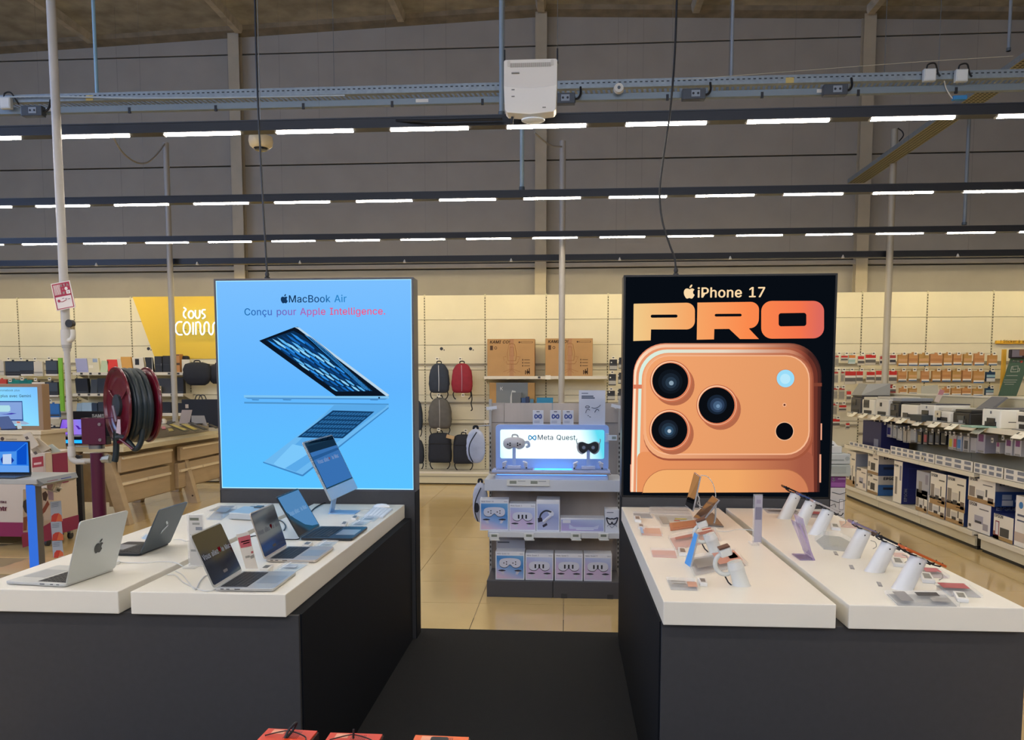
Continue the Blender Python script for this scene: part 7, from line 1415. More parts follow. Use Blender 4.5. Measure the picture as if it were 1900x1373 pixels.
B().box(0, .17, 0, .28, 0, H4*.6).put('body', M('#c8c8c4', .4), t, bevel=.006); B().hexa([(0, .02, H4*.6), (.14, .02, H4*.6), (.14, .26, H4*.6), (0, .26, H4*.6)], [(0, .06, H4), (.11, .06, H4), (.11, .24, H4), (0, .24, H4)]).put('lid', M('#cfcfca', .4), t); B().box(.04, .1, .018, .02, H4*.65, H4*.75).put('panel', M('#6c6c6c', .4), t)
# ================================================================ left counter: computers
ZC_ = .85
alu = M('#b4b6b6', .35, .55, name='aluminium'); black_g = M('#07080a', .07, 0, spec=.35, name='screen_glass'); keym = M('#15171b', .5)
def fruit3(parent, o0, du, dv, size, mat, d=Vector((0, 0, 0))):
    b = B(); n = du.cross(dv).normalized()
    for pts in (APPLE, LEAF):
        pts = [(p.x, p.y) for p in smoothpts([(x, y, 0) for x, y in pts], 3, True)]
        b.prism([o0+du*(x*size)+dv*((y-.4)*size)+d for x, y in pts], n*.0006)
    return b.put('fruit_logo', mat, parent)
def txt3(parent, s, o0, du, dv, h, w_, mat, bold=.01):
    v, f, W = textmesh(s, bold); k = w_/W; b = B(); b.raw([o0+du*(x*k)+dv*(y*k*1.1) for x, y in v], f); return b.put('screen_lettering', mat, parent, fix=False)
def laptop(label, hn, hf, tn, tf, D, face, col, name='laptop', screen=None, text=None, zbase=.0, lidcol=None, zh=.863, logo=None, W=None):
    """hinge near/far and lid-top near/far in the photograph -> real hinge line on the counter; face = +1 looks to +X"""
    Hn, Hf = aZ(hn[0], hn[1], zh), aZ(hf[0], hf[1], zh)
    ax_ = (Hf-Hn); Wd = ax_.length; ax_.normalize(); out = Vector((ax_.y, -ax_.x, 0))*face
    Tn = aY(tn[0], tn[1], Hn.y); Tf = aY(tf[0], tf[1], Hf.y)
    dl = ((Tn-Hn)+(Tf-Hf))/2; dl -= ax_*dl.dot(ax_); Ll = dl.length; up = dl.normalized()
    o0 = (Hn+Hf)/2; t = thing(name, label, 'laptop', (o0.x, o0.y, ZC_)); o0 = Vector((0, 0, zh-ZC_)); A_ = -ax_*Wd/2; Bv = ax_*Wd/2
    nrm = up.cross(ax_)
    if nrm.dot(out) < 0: nrm = -nrm         # screen side
    bodym = M(col, .35, .5); lidm = M(lidcol or col, .35, .5)
    # base wedge
    b = B(); p = [A_, A_+out*D, Bv+out*D, Bv]; z0, z1 = .003, zh-ZC_
    inner = rrect(0, 0, Wd, D, .012, 3); mid = out*D/2
    b.prism([mid+ax_*x+out*y+Vector((0, 0, z0)) for x, y in inner], (0, 0, z1-z0)); b.put('base', bodym, t, bevel=.0015)
    for sx in (-1, 1):
        for sy in (.2, .85): q = ax_*(sx*Wd*.42)+out*(D*sy); B().cyl(q, q+Vector((0, 0, .004)), .006, 10).put('foot', keym, t)
    kw = Wd*.84; b = B(); q0 = out*(D*.06); z = z1+.0004
    B().prism([q0+ax_*x+out*y+Vector((0, 0, z1)) for x, y in ((-kw/2, 0), (kw/2, 0), (kw/2, D*.46), (-kw/2, D*.46))], (0, 0, .0006)).put('keyboard_well', M('#20242a', .5), t)
    for r in range(6):
        n_ = 13 if r < 5 else 9
        for c in range(n_):
            x0_, x1_ = -kw/2+kw*(c+.08)/n_, -kw/2+kw*(c+.92)/n_; y0, y1 = D*(.07+.075*r), D*(.07+.075*r+.062)
            b.prism([ax_*x+out*y+Vector((0, 0, z1+.0005)) for x, y in ((x0_, y0), (x1_, y0), (x1_, y1), (x0_, y1))], (0, 0, .0012))
    b.put('keyboard', keym, t, kind='stuff')
    B().prism([ax_*x+out*y+Vector((0, 0, z1)) for x, y in ((-Wd*.22, D*.58), (Wd*.22, D*.58), (Wd*.22, D*.95), (-Wd*.22, D*.95))], (0, 0, .0006)).put('trackpad', M('#9fa4a8', .3, .4), t)
    # ports on the near side
    for k, (u, w_) in enumerate(((.1, .012), (.2, .012), (.34, .02))): q = A_+out*(D*u)+Vector((0, 0, (z0+z1)/2)); B().prism([q, q+out*w_, q+out*w_+Vector((0, 0, .003)), q+Vector((0, 0, .003))], -ax_*.0006).put('port', keym, t)
    lp = [o0+ax_*x+up*(y+Ll/2) for x, y in rrect(0, 0, Wd, Ll, .012, 3)]
    lid = B().prism([p_-nrm*.0055 for p_ in lp], nrm*.0055).put('lid', lidm, t, bevel=.001)
    scr_ = B().prism([o0+ax_*x+up*(y+Ll/2)+nrm*.0001 for x, y in rrect(0, .002, Wd-.006, Ll-.014, .009, 3)], nrm*.0008).put('screen', screen or black_g, t)
    du = ax_ if face > 0 else -ax_
    if text: text(scr_, o0, du, up, nrm, Wd, Ll)
    if logo: fruit3(lid, o0+up*Ll*.5, -du, up, logo[0], M(logo[1], .2, .6), -nrm*.0062)
    return t, o0, ax_, out, Wd
def mactext(bright):
    def f(s, o0, du, up, n, W, L):
        e = EM('#b4b8c4', bright); q = o0+up*(L*.5)+n*.0012
        txt3(s, 'Vous allez', q-du*W*.46, du, up, .028, W*.5, e, .02); txt3(s, 'le Mac', q+du*W*.16, du, up, .028, W*.3, e, .02)
        hp_ = [(0, -.5), (-.5, .05), (-.45, .4), (-.2, .5), (0, .3), (.2, .5), (.45, .4), (.5, .05)]
        B().prism([q+du*(W*.1+x*.022)+up*(.012+y*.022) for x, y in hp_], n*.0003).put('heart', EM('#901828', bright*.8), s)
        B().prism([o0+up*(L*.17)+n*.001+du*x+up*y for x, y in rrect(0, 0, W*.14, .011, .005, 3)], n*.0003).put('button_graphic', EM('#8c8484', bright), s)
    return f
def bluereflect(s, o0, du, up, n, W, L):
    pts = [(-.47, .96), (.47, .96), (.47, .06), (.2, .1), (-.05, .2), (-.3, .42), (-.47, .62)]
    B().prism([o0+du*(W*x)+up*(L*y)+n*.001 for x, y in pts], n*.0003).put('blue_reflection', EM('#5a92c8', .8), s)  # curved blue reflection on the screen, painted as a glowing shape
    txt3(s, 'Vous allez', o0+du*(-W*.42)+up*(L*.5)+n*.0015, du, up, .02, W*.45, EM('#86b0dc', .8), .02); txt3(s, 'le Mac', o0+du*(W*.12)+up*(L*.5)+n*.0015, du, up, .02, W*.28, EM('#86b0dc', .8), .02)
laptop('silver laptop turned away with a dark fruit emblem on its lid, nearest the left edge', (121, 1084), (212, 1053), (151, 966), (238, 946), .255, -1, '#c2c4c2', lidcol='#c4c9c8', logo=(.05, '#3a3e40'))
laptop('dark grey laptop turned away with an angular emblem, behind the silver one', (259, 1027), (314, 1006), (293, 946), (349, 929), .2, -1, '#2a2d31', lidcol='#4c565c', logo=None)
q = aX(307, 976, -1.8)
t1 = [o for o in C.objects if o.name.startswith('laptop') and o.get('label', '').startswith('dark grey laptop turned')][0]
lid = next(c for c in t1.children if c.name.startswith('lid')); vs_ = [v.co for v in lid.data.vertices]; cc = sum(vs_, Vector())/len(vs_); nn = Vector((.93, -.0, .36)).normalized()
upv = (max(vs_, key=lambda v: v.z)-min(vs_, key=lambda v: v.z)); upv.y = 0; upv.normalize(); nn = Vector((upv.z, 0, -upv.x)); e_ = Vector((0, -1, 0))
for pts in ([(-.02, -.03), (.02, .0), (.02, .012), (-.02, -.012)], [(-.02, .03), (.004, .01), (.012, .018), (-.012, .035)]): B().prism([cc+nn*.0032+e_*x*-1+upv*y for x, y in pts], nn*.001).put('angular_emblem', M('#b0b8bc', .2, .7), lid)
laptop('nearest open laptop on the aisle side of the left counter, dark screen with lettering', (398, 1091), (450, 1059), (352, 990), (411, 971), .215, 1, '#b7b9b8', text=mactext(.42))
laptop('second open laptop on the left counter, reflecting the white display', (492, 1038), (533, 1013), (461, 949), (510, 936), .215, 1, '#bfb7ae', text=mactext(.2))
laptop('third open laptop on the left counter, dark body with a blue-reflecting screen', (557, 998), (594, 976), (512, 919), (553, 908), .25, 1, '#2c3138', text=bluereflect)
# all-in-one desktop
Yn_, Yf_ = 4.26, 4.66
a, b_, c_, d_ = aY(615, 929, Yn_), aY(664, 906, Yf_), aY(617, 807, Yf_), aY(561, 819, Yn_)
o0 = (a+b_)/2; t = thing('desktop_computer', 'slim all-in-one desktop computer on an L-shaped stand before the blue poster', 'computer', (o0.x-.06, 4.46, ZC_)); oo = t.location
Ax = (b_-a).normalized(); Wd = (b_-a).length; upv = ((d_-a)+(c_-b_))/2; upv -= Ax*upv.dot(Ax); L_ = upv.length; upv.normalize(); nn = upv.cross(Ax); nn = nn if nn.x > 0 else -nn
base = (a+b_)/2-Vector(oo)
B().prism([base+Ax*x+upv*(y+L_/2)-nn*.011 for x, y in rrect(0, 0, Wd, L_, .008, 3)], nn*.011).put('case', M('#a9b4bc', .35, .4), t)
s_ = B().prism([base+Ax*x+upv*y+nn*.0001 for x, y in ((-Wd/2+.008, L_*.19), (Wd/2-.008, L_*.19), (Wd/2-.008, L_-.008), (-Wd/2+.008, L_-.008))], nn*.0008).put('screen', black_g, t)
B().prism([base+Ax*x+upv*y+nn*.0001 for x, y in ((-Wd/2+.003, .003), (Wd/2-.003, .003), (Wd/2-.003, L_*.18), (-Wd/2+.003, L_*.18))], nn*.0006).put('chin', M('#a8c0dc', .3, .2), t)
B().prism([base+Ax*x+upv*y+nn*.0014 for x, y in ((-Wd/2+.012, L_*.21), (Wd/2-.012, L_*.21), (Wd/2-.012, L_-.03), (-Wd/2+.012, L_-.03))], nn*.0003).put('reflection_area', EM('#3f7cc4', .8), s_)  # blue reflection on the desktop glass, painted as a glowing area
B().prism([base+Ax*x+upv*y+nn*.0018 for x, y in ((-Wd/2+.012, L_-.07), (Wd/2-.012, L_-.07), (Wd/2-.012, L_-.03), (-Wd/2+.012, L_-.03))], nn*.0003).put('dark_strip', EM('#16324c', .8), s_)
B().prism([base+Ax*x+upv*y+nn*.0018 for x, y in ((-Wd/2+.012, L_-.115), (Wd/2-.012, L_-.1), (Wd/2-.012, L_-.085), (-Wd/2+.012, L_-.095))], nn*.0003).put('band', EM('#2c64a4', .8), s_)
q = base+upv*L_*.6+nn*.0024; e = EM('#8aa4d4', .8); txt3(s_, 'Vous allez', q-Ax*Wd*.38, Ax, upv, .03, Wd*.38, e, .02); txt3(s_, 'le Mac', q+Ax*Wd*.12, Ax, upv, .03, Wd*.24, e, .02); B().prism([q+Ax*(Wd*.03+x*.02)+upv*(.01+y*.02) for x, y in [(0, -.5), (-.5, .05), (-.45, .4), (-.2, .5), (0, .3), (.2, .5), (.45, .4), (.5, .05)]], nn*.0003).put('heart', EM('#806080', .7), s_)
sb = M('#8fb4dc', .3, .4); s0 = base+upv*L_*.24-nn*.014
B().hexa([s0+Vector((0, -.045, 0)), s0+Vector((0, .045, 0)), s0+Vector((.005, .045, -.003)), s0+Vector((.005, -.045, -.003))], [Vector((s0.x-.035, -.045, .006)), Vector((s0.x-.035, .045, .006)), Vector((s0.x-.029, .045, .006)), Vector((s0.x-.029, -.045, .006))]).put('stand_neck', sb, t)
B().box(s0.x-.035, s0.x+.12, -.06, .06, 0, .006).put('stand_foot', sb, t, bevel=.001)
# keyboard and mouse
q = [aZ(x, y, .862) for x, y in ((675, 956), (711, 958), (729, 943), (692, 940))]; o0 = sum(q, Vector())/4
t = thing('keyboard', 'small white keyboard in front of the desktop computer', 'keyboard', (o0.x, o0.y, ZC_)); q = [Vector((p.x-o0.x, p.y-o0.y, 0)) for p in q]
B().prism(q, (0, 0, .01)).put('case', M('#c4ccd4', .4, .3), t, bevel=.001); b = B()
for r in range(5):
    for c in range(12):
        u0, u1, v0, v1 = (c+.1)/12, (c+.9)/12, (r+.12)/5, (r+.88)/5
        f = lambda u, v: q[0]*(1-u)*(1-v)+q[3]*u*(1-v)+q[2]*u*v+q[1]*(1-u)*v
        b.prism([f(*p)*.95+Vector((0, 0, .01)) for p in ((u0, v0), (u1, v0), (u1, v1), (u0, v1))], (0, 0, .0015))
b.put('keys', M('#e4e8ec', .4), t, kind='stuff')
p = aZ(708, 938, .862); t = thing('mouse', 'white low curved mouse beside the keyboard', 'mouse', (p.x, p.y, ZC_))
B().lathe([(.0, .002), (.05, .002), (.052, .006), (.046, .014), (.03, .021), (.0, .024)], 24, Matrix.Scale(.55, 4, (0, 1, 0))).put('shell', M('#e6e9ec', .25), t, smooth=True); B().lathe([(.0, 0), (.046, 0), (.046, .003), (0, .003)], 24, Matrix.Scale(.55, 4, (0, 1, 0))).put('underside', alu, t)
# small block computer and clear trays behind
q = [aZ(x, y, .89) for x, y in ((424, 951), (466, 953), (489, 941), (452, 939))]; o0 = sum(q, Vector())/4
t = thing('mini_computer', 'small square white-topped computer near the back of the left counter', 'computer', (o0.x, o0.y, ZC_)); q = [Vector((p.x-o0.x, p.y-o0.y, .004)) for p in q]
B().prism(q, (0, 0, .036)).put('case', M('#b8c0c4', .35, .3), t, bevel=.004); B().prism([v*.85-Vector((0, 0, .004)) for v in q], (0, 0, .004)).put('foot', keym, t)
B().prism([v*.3+Vector((.03, .1, .037)) for v in q], (0, 0, .006)).put('tag_sensor', M('#3c4048', .4), t)
clear = M('#eef3f6', .05, name='clear_plastic', alpha=.2)
def plate(label, pts, th=.012, z=ZC_, ins=None, name='clear_plate', cat='label holder', group=None, prints=()):
    q = [aZ(x, y, z+th) for x, y in pts]; o0 = sum(q, Vector())/len(q)
    t = thing(name, label, cat, (o0.x, o0.y, z), group=group); q = [Vector((p.x-o0.x, p.y-o0.y, 0)) for p in q]
    B().prism([v+Vector((0, 0, .002)) for v in q], (0, 0, th-.002)).put('clear_block', clear, t)
    if ins: B().prism([v*.93 for v in q], (0, 0, .0018)).put('paper_insert', M(ins, .6), t)
    for u0, u1, v0, v1, c in prints:
        f = lambda u, v: q[0]*(1-u)*(1-v)+q[1]*u*(1-v)+q[2]*u*v+q[3]*(1-u)*v
        B().prism([f(*p)+Vector((0, 0, th)) for p in ((u0, v0), (u1, v0), (u1, v1), (u0, v1))], (0, 0, .0006)).put('print', M(c, .5), t)
    return t
def pricebox(label, pts, z=ZC_, group=None, h=.014):
    q = [aZ(x, y, z+h) for x, y in pts]; o0 = sum(q, Vector())/4
    t = thing('price_display', label, 'price display', (o0.x, o0.y, z), group=group); q = [Vector((p.x-o0.x, p.y-o0.y, 0)) for p in q]
    B().prism(q, (0, 0, h)).put('case', M('#dcdad4', .4), t, bevel=.002)
    B().prism([v*.6+Vector((0, 0, h)) for v in q], (0, 0, .001)).put('display', M('#6a6a64', .3), t); return t
g = 'small price displays on the left counter'
pricebox('small price display beside the nearest open laptop', [(482, 1055), (497, 1056), (507, 1048), (492, 1047)], group=g)
pricebox('small price display beside the second open laptop', [(560, 1011), (573, 1012), (581, 1005), (568, 1004)], group=g)
pricebox('small price display beside the third open laptop', [(631, 973), (641, 974), (646, 967), (637, 966)], group=g)
pricebox('small price display in front of the desktop stand', [(651, 961), (660, 962), (666, 956), (657, 955)], group=g)
g = 'clear label blocks on the left counter'
for lab, pts in (('clear label block with folded paper beside the nearest open laptop', [(505, 1056), (548, 1058), (573, 1043), (532, 1041)]), ('clear label block beside the second open laptop', [(583, 1012), (613, 1013), (628, 1002), (600, 1001)]), ('clear label block beside the third open laptop', [(645, 974), (672, 975), (689, 965), (662, 964)]), ('clear label block before the white keyboard', [(662, 964), (694, 965), (707, 956), (676, 955)])):
    plate(lab, pts, .01, ins='#b8ccd8', group=g, prints=((.25, .3, .05, .9, '#dfe6ea'), (.3, .8, .3, .6, '#a8b4c0')))
plate('large clear plate lying at the back left of the left counter', [(382, 961), (410, 962), (440, 941), (404, 938)], .012, ins='#9aaab8', prints=((.2, .8, .5, .9, '#7c8c9c'),))
plate('pair of printed cards in a clear plate behind the small square computer', [(448, 946), (480, 947), (500, 937), (470, 936)], .01, ins='#b0bcc4', prints=((.1, .4, .3, .7, '#40464c'), (.6, .9, .3, .7, '#40464c')))
plate('flat phone-like dark glass tray behind the dark grey laptop', [(385, 947), (420, 946), (438, 937), (408, 937)], .006, ins='#4c5c68')
def upstand(label, base, top_, w_px, Yd=None, sheet='#c0beb8', deco=(), foot=True, thick=.012, ins=True):
    p0 = aZ(base[0], base[1], ZC_); Y = p0.y; p1 = aY(base[0], top_, Y); W = w_px/FPX*Y; H = p1.z-ZC_
    t = thing('sign_holder', label, 'sign holder', (p0.x, Y, ZC_))
    B().box(0, W, -thick/2, thick/2, 0.004, H).put('clear_plate', clear, t)
    if ins: B().box(W*.12, W*.98, -thick/2-.0015, -thick/2, H*.05, H*.98).put('sheet', M(sheet, .6), t)
    for u0, u1, v0, v1, c in deco: B().box(W*u0, W*u1, -thick/2-.0025, -thick/2-.0015, H*v0, H*v1).put('print', M(c, .6), t)
    if foot: B().box(-.012, W*.6, -.035, .035, 0, .012).put('clear_foot', clear, t, bevel=.002)
    return t
upstand('clear upright holder with a pale price sheet on the left counter', (351, 1052), 953, 32, deco=((.2, .75, .88, .93, '#6c7060'), (.35, .8, .8, .84, '#8c8c84'), (.55, .95, .7, .76, '#7c8088'), (.2, .5, .55, .62, '#6c6c64'), (.5, .9, .45, .52, '#80848c'), (.2, .8, .3, .34, '#90908c')))
p0 = aZ(456, 1056, ZC_); t = thing('leaflet', 'upright narrow leaflet with a pink-red head behind the nearest open laptop', 'leaflet', (p0.x, p0.y, ZC_)); Y = p0.y
q = [aY(x, y, Y)-Vector((p0.x, Y, ZC_)) for x, y in ((456, 1055), (478, 1055), (461, 987), (438, 992))]; B().prism(q, (0, .003, 0)).put('card', M('#c6bfb4', .6), t)
for pts, c, n_ in (([(447, 1017), (467, 1013), (464, 992), (441, 998)], '#b05058', 'pink_field'), ([(448, 1007), (463, 1003), (463, 1001), (447, 1005)], '#e0d0cc', 'text_line'), ([(451, 1010), (463, 1007), (463, 1005), (451, 1008)], '#e0d0cc', 'text_line'), ([(466, 1027), (470, 1026), (470, 1022), (466, 1023)], '#a05050', 'mark'), ([(455, 1032), (463, 1030), (464, 1034), (456, 1036)], '#8c8880', 'text_line'), ([(464, 1032), (471, 1028), (472, 1034), (466, 1037)], '#8c8880', 'text_line')):
    B().prism([aY(x, y, Y)-Vector((p0.x, Y+.001, ZC_)) for x, y in pts], (0, .001, 0)).put(n_, M(c, .6), t)
# cables
wc = M('#d4d4d0', .4)
def zc(label, pts, r=.0022, mat=wc, name='thin_cable'):
    return cable(name, label, [aZ(x, y, ZC_+.003) for x, y in pts], r, mat)
zc('white cable curling from the silver laptop across both left tops', [(206, 1050), (218, 1043), (240, 1044), (270, 1044), (300, 1042), (325, 1044), (340, 1051)])
zc('white cable lying left of the nearest open laptop, inner strand', [(310, 1066), (325, 1067), (340, 1080), (360, 1090), (378, 1096), (392, 1096), (400, 1093)])
zc('white cable looping behind the nearest open laptop', [(326, 1060), (338, 1066), (350, 1080), (362, 1094), (370, 1080), (380, 1069), (392, 1067)])
zc('dark cable behind the second open laptop', [(516, 965), (524, 968), (530, 976), (527, 984)], .003, keym)
zc('dark cable behind the third open laptop', [(464, 996), (474, 994), (488, 995), (520, 1000), (548, 1001), (556, 999)], .0025, keym)
zc('white cable curling round the desktop stand', [(626, 942), (640, 950), (652, 951), (662, 948), (678, 945), (690, 946)], .002)
zc('dark cables curving behind the desktop stand', [(575, 952), (585, 942), (600, 934), (612, 932)], .004, keym)
zc('white cable behind the dark grey laptop', [(322, 1001), (335, 1001), (345, 1004), (352, 1003)])
p = aZ(208, 1047, ZC_); t = thing('security_puck', 'small white security puck behind the silver laptop', 'security puck', (p.x, p.y, ZC_)); B().cyl((0, 0, 0), (0, 0, .012), .03, 20).put('puck', M('#dcdedc', .4), t, smooth=True)
p = aZ(262, 990, ZC_); plate('clear bluish label plate at the outer edge of the left counter', [(262, 996), (276, 998), (286, 990), (270, 988)], .01, ins='#9cc4e4')
# ================================================================ right counter: phones
def slantphone(label, base, topc, ph, length, col, i, group='slanted phones on white stands', z=ZC_, wd=.072):
    p0 = aZ(base[0], base[1], z); Y = p0.y; p1 = aY(topc[0], topc[1], Y)
    t = thing('phone_stand', 'white slanted stand under the '+label, 'phone stand', (p0.x, Y, z), group='white slanted phone stands')
    d = p1-p0
    n = 20; v = []; ax_ = d.normalized(); u = Vector((ax_.z, 0, -ax_.x))
    for k, f in enumerate((0, .1, .8, .97, 1.)):
        c = d*f; s = 1-.12*f
        for j in range(n):
            a_ = 2*PI*j/n
            q = c+Vector((0, 1, 0))*(.03*s*math.sin(a_))+(Vector((1, 0, 0)) if k == 0 else u)*(.037*s*math.cos(a_)*(1.1 if k == 0 else .92 if k < 4 else .8)); v.append(q)
    f_ = [(i_*n+j, i_*n+(j+1) % n, (i_+1)*n+(j+1) % n, (i_+1)*n+j) for i_ in range(4) for j in range(n)]+[tuple(range(n))[::-1], tuple(range(4*n, 5*n))]
    B().raw(v, f_).put('column', M('#d6d6d4', .35), t, smooth=True)
    q = d*.86; B().cyl(q+Vector((0, -.0285, 0)), q+Vector((0, -.0265, 0)), .003, 8).put('screw_hole', keym, t)
    B().prism([d+u*x+Vector((0, y, 0))-ax_*.004 for x, y in ((-.026, -.022), (.026, -.022), (.026, .022), (-.026, .022))], ax_*.008).put('head_plate', M('#c8c8c6', .35), t, bevel=.002)
    for s in (-1, 1):
        for e in (-1, 1):
            aa = d+u*(s*.02)+Vector((0, e*.02, .0))+ax_*.003; bb = d+u*(s*(length/2+.004)*.8)+Vector((0, e*(wd/2-.012), 0))+ax_*.003; cc_ = bb+ax_*.016+u*s*.003
            B().tube([aa, (aa+bb)/2-ax_*.004, bb, cc_], .003, 6).put('claw', keym, t)
    B().cyl(d+Vector((0, -.012, 0))+u*.04-ax_*.004, d+Vector((0, .012, 0))+u*.04-ax_*.004, .004, 8).put('cable_plug', keym, t)
    # phone itself
    c = p1+ax_*.0125+u*((aY(ph[0], ph[1], Y)-p1).dot(u))
    t2 = thing('phone', label, 'phone', tuple(c), group=group)
    b = B(); b.prism([u*x+Vector((0, y, 0))-ax_*.004 for x, y in rrect(0, 0, length, wd, .01, 4)], ax_*.008).put('body', M(col, .3, .4), t2, bevel=.0012)
    B().prism([u*x+Vector((0, y, 0))+ax_*.004 for x, y in rrect(0, 0, length-.005, wd-.005, .009, 4)], ax_*.0006).put('screen', black_g, t2)
    B().prism([u*x+Vector((0, y, 0))-ax_*.0075 for x, y in rrect(-length*.36, 0, .03, wd*.8, .008, 3)], ax_*.0035).put('camera_bump', M(col, .3, .4), t2)
    return t2
slantphone('black phone slanted at the back, leftmost of the far row', (1455, 962), (1477, 917), (1470, 914), .13, '#17181c', 0)
slantphone('blue-edged phone slanted at the back, middle of the far row', (1484, 974), (1505, 931), (1499, 927), .13, '#3c5488', 1)
slantphone('silver-edged phone slanted at the back, rightmost of the far row', (1515, 991), (1537, 947), (1528, 943), .14, '#b8b4b4', 2)
slantphone('lavender-edged phone, far one of the three nearest slanted phones', (1579, 1034), (1604, 984), (1599, 978), .115, '#857a94', 3)
slantphone('black phone, middle one of the three nearest slanted phones', (1623, 1060), (1650, 1009), (1646, 1001), .115, '#23252b', 4)
slantphone('orange phone, nearest of the slanted phones', (1675, 1092), (1705, 1035), (1710, 1032), .165, '#c8602c', 5)
# loop-handled stands
def loopstand(label, base, head, ring_c, rr_, phone_col):
    p0 = aZ(base[0], base[1], ZC_); Y = p0.y; P_ = lambda x, y: aY(x, y, Y)-Vector((p0.x, Y, ZC_))
    t = thing('loop_stand', label, 'phone stand', (p0.x, Y, ZC_), group='loop-handled white phone stands')
    h = P_(*head); n = 18; v = []
    for f, s in ((0, 1.15), (.08, 1.05), (.6, .9), (1, .9)):
        c = h*f
        for j in range(n): a_ = 2*PI*j/n; v.append(c+Vector((.03*s*math.cos(a_), .026*s*math.sin(a_), .012*math.cos(a_)*f)))
    f_ = [(i*n+j, i*n+(j+1) % n, (i+1)*n+(j+1) % n, (i+1)*n+j) for i in range(3) for j in range(n)]+[tuple(range(n))[::-1], tuple(range(3*n, 4*n))]
    B().raw(v, f_).put('column', M('#cfd0ca', .35), t, smooth=True)
    col = h*.86; ax_ = h.normalized()
    B().tube([h-ax_*.002, h+ax_*.024], .028, 16, lambda f: .029-.003*f).put('collar', M('#d4d5d0', .35), t, smooth=True)
    c = P_(*ring_c); a0 = math.degrees(math.atan2((h+ax_*.02-c).z, (h+ax_*.02-c).x))
    arcp = [c+Vector((rr_*math.cos(math.radians(a)), .0, rr_*1.05*math.sin(math.radians(a)))) for a in range(-60, -285, -15)]
    B().tube([h+ax_*.02, h+ax_*.02+Vector((-.02, 0, -.004))]+arcp, .0085, 10).put('loop_arm', M('#c8cac4', .35), t, smooth=True)
    e = arcp[-1]; B().box(-.022, .022, -.02, .02, -.01, .022, Matrix.Translation(e) @ Matrix.Rotation(-.35, 4, 'Y')).put('loop_head', M('#d2d3ce', .35), t, bevel=.006)
    B().box(-.02, .02, -.022, .022, .022, .028, Matrix.Translation(e) @ Matrix.Rotation(-.35, 4, 'Y')).put('contact_strip', M('#5a4038', .3), t)
    b_ = arcp[2]; B().tube([b_+Vector((0, 0, -.008)), b_+Vector((.012, 0, -.03)), b_+Vector((.028, 0, -.045))], .0028, 8).put('tie_cable', keym, t)
    return t
loopstand('nearest loop-handled white stand on the right counter', (1376, 1086), (1366, 1053), (1346, 1046), .038, None)
loopstand('farther loop-handled white stand above the pink tablet', (1330, 1026), (1319, 1000), (1303, 990), .036, None)
# leaning tablets and phones, left part of the right counter
def leaner(name, label, cat, pts, Yn, Yf, th, face, edge, deco=None, group=None):
    """four corners in the photograph: near bottom, far bottom, far top, near top"""
    Ys = (Yn, Yf, Yf, Yn); q = [aY(x, y, Y_) for (x, y), Y_ in zip(pts, Ys)]; o0 = Vector(((q[0].x+q[1].x)/2, (Yn+Yf)/2, min(q[0].z, q[1].z))); q = [p-o0 for p in q]
    n = (q[1]-q[0]).cross(q[3]-q[0]).normalized(); n = n if n.x < 0 else -n
    t = thing(name, label, cat, tuple(o0), group=group)
    B().prism([p-n*th for p in q], n*th).put('body', M(edge, .3, .4), t, bevel=.001)
    m_ = sum(q, Vector())/4; B().prism([m_+(p-m_)*.95+n*.0002 for p in q], n*.0006).put('screen', face if not isinstance(face, str) else M(face, .1), t)
    return t, q, n
t, q, n = leaner('tablet', 'thin tablet standing upright before the black poster, screen to the left', 'tablet', [(1285, 949), (1271, 938), (1288, 876), (1299, 884)], 4.25, 4.5, .007, black_g, '#b4b4b6')
B().tube(smoothpts([Vector((.02, .02, -.0)), Vector((.07, .06, .0)), Vector((.05, .05, .1))]), .004, 8).put('prop', M('#b8b8b8', .3), t, smooth=True)
t, q, n = leaner('tablet', 'smaller tablet leaning back before the black poster, screen to the left', 'tablet', [(1303, 967), (1286, 960), (1322, 919), (1334, 927)], 4.08, 4.28, .008, M('#3a221a', .12), '#8c8c90')
B().tube(smoothpts([Vector((.02, 0, -.02)), Vector((.09, .03, -.02)), Vector((.1, .04, .08))]), .005, 8).put('prop', M('#b8b8b8', .3), t, smooth=True)
leaner('phone', 'upright phone with a bright blue screen beside the nearest loop stand', 'phone', [(1279, 1060), (1267, 1055), (1289, 986), (1295, 991)], 3.22, 3.3, .007, EM('#5c9ce8', .85), '#b8b8bc')
g = 'clear plates and label blocks on the right counter'
plate('clear label block with a pinkish corner at the near end of the right counter', [(1244, 1089), (1296, 1091), (1291, 1073), (1236, 1070)], .012, ins='#a9a49c', group=g, prints=((.1, .6, .3, .38, '#8c8880'), (.1, .6, .55, .62, '#8c8880'), (.65, .98, .1, .6, '#c89880')))
pricebox('price display beside the nearest clear block on the right counter', [(1299, 1081), (1313, 1082), (1310, 1072), (1294, 1071)], group=g)
plate('pink label block on the aisle edge of the right counter', [(1210, 1029), (1258, 1031), (1254, 1017), (1207, 1016)], .012, ins='#cf8f78', group=g)
pricebox('price display beside the pink label block', [(1260, 1026), (1276, 1027), (1272, 1016), (1258, 1015)], group=g)
plate('orange label block farther back on the aisle edge', [(1190, 989), (1230, 991), (1225, 976), (1186, 975)], .012, ins='#d89468', group=g, prints=((.0, .12, .0, 1., '#9cb8d8'),))
plate('grey label block at the back of the aisle edge', [(1176, 958), (1212, 959), (1206, 950), (1174, 949)], .01, ins='#98928c', group=g)
pricebox('price display at the back corner of the right counter', [(1178, 964), (1190, 965), (1188, 957), (1176, 956)], group=g)
pricebox('price display beside the orange label block', [(1184, 977), (1196, 978), (1194, 972), (1184, 971)], group=g)
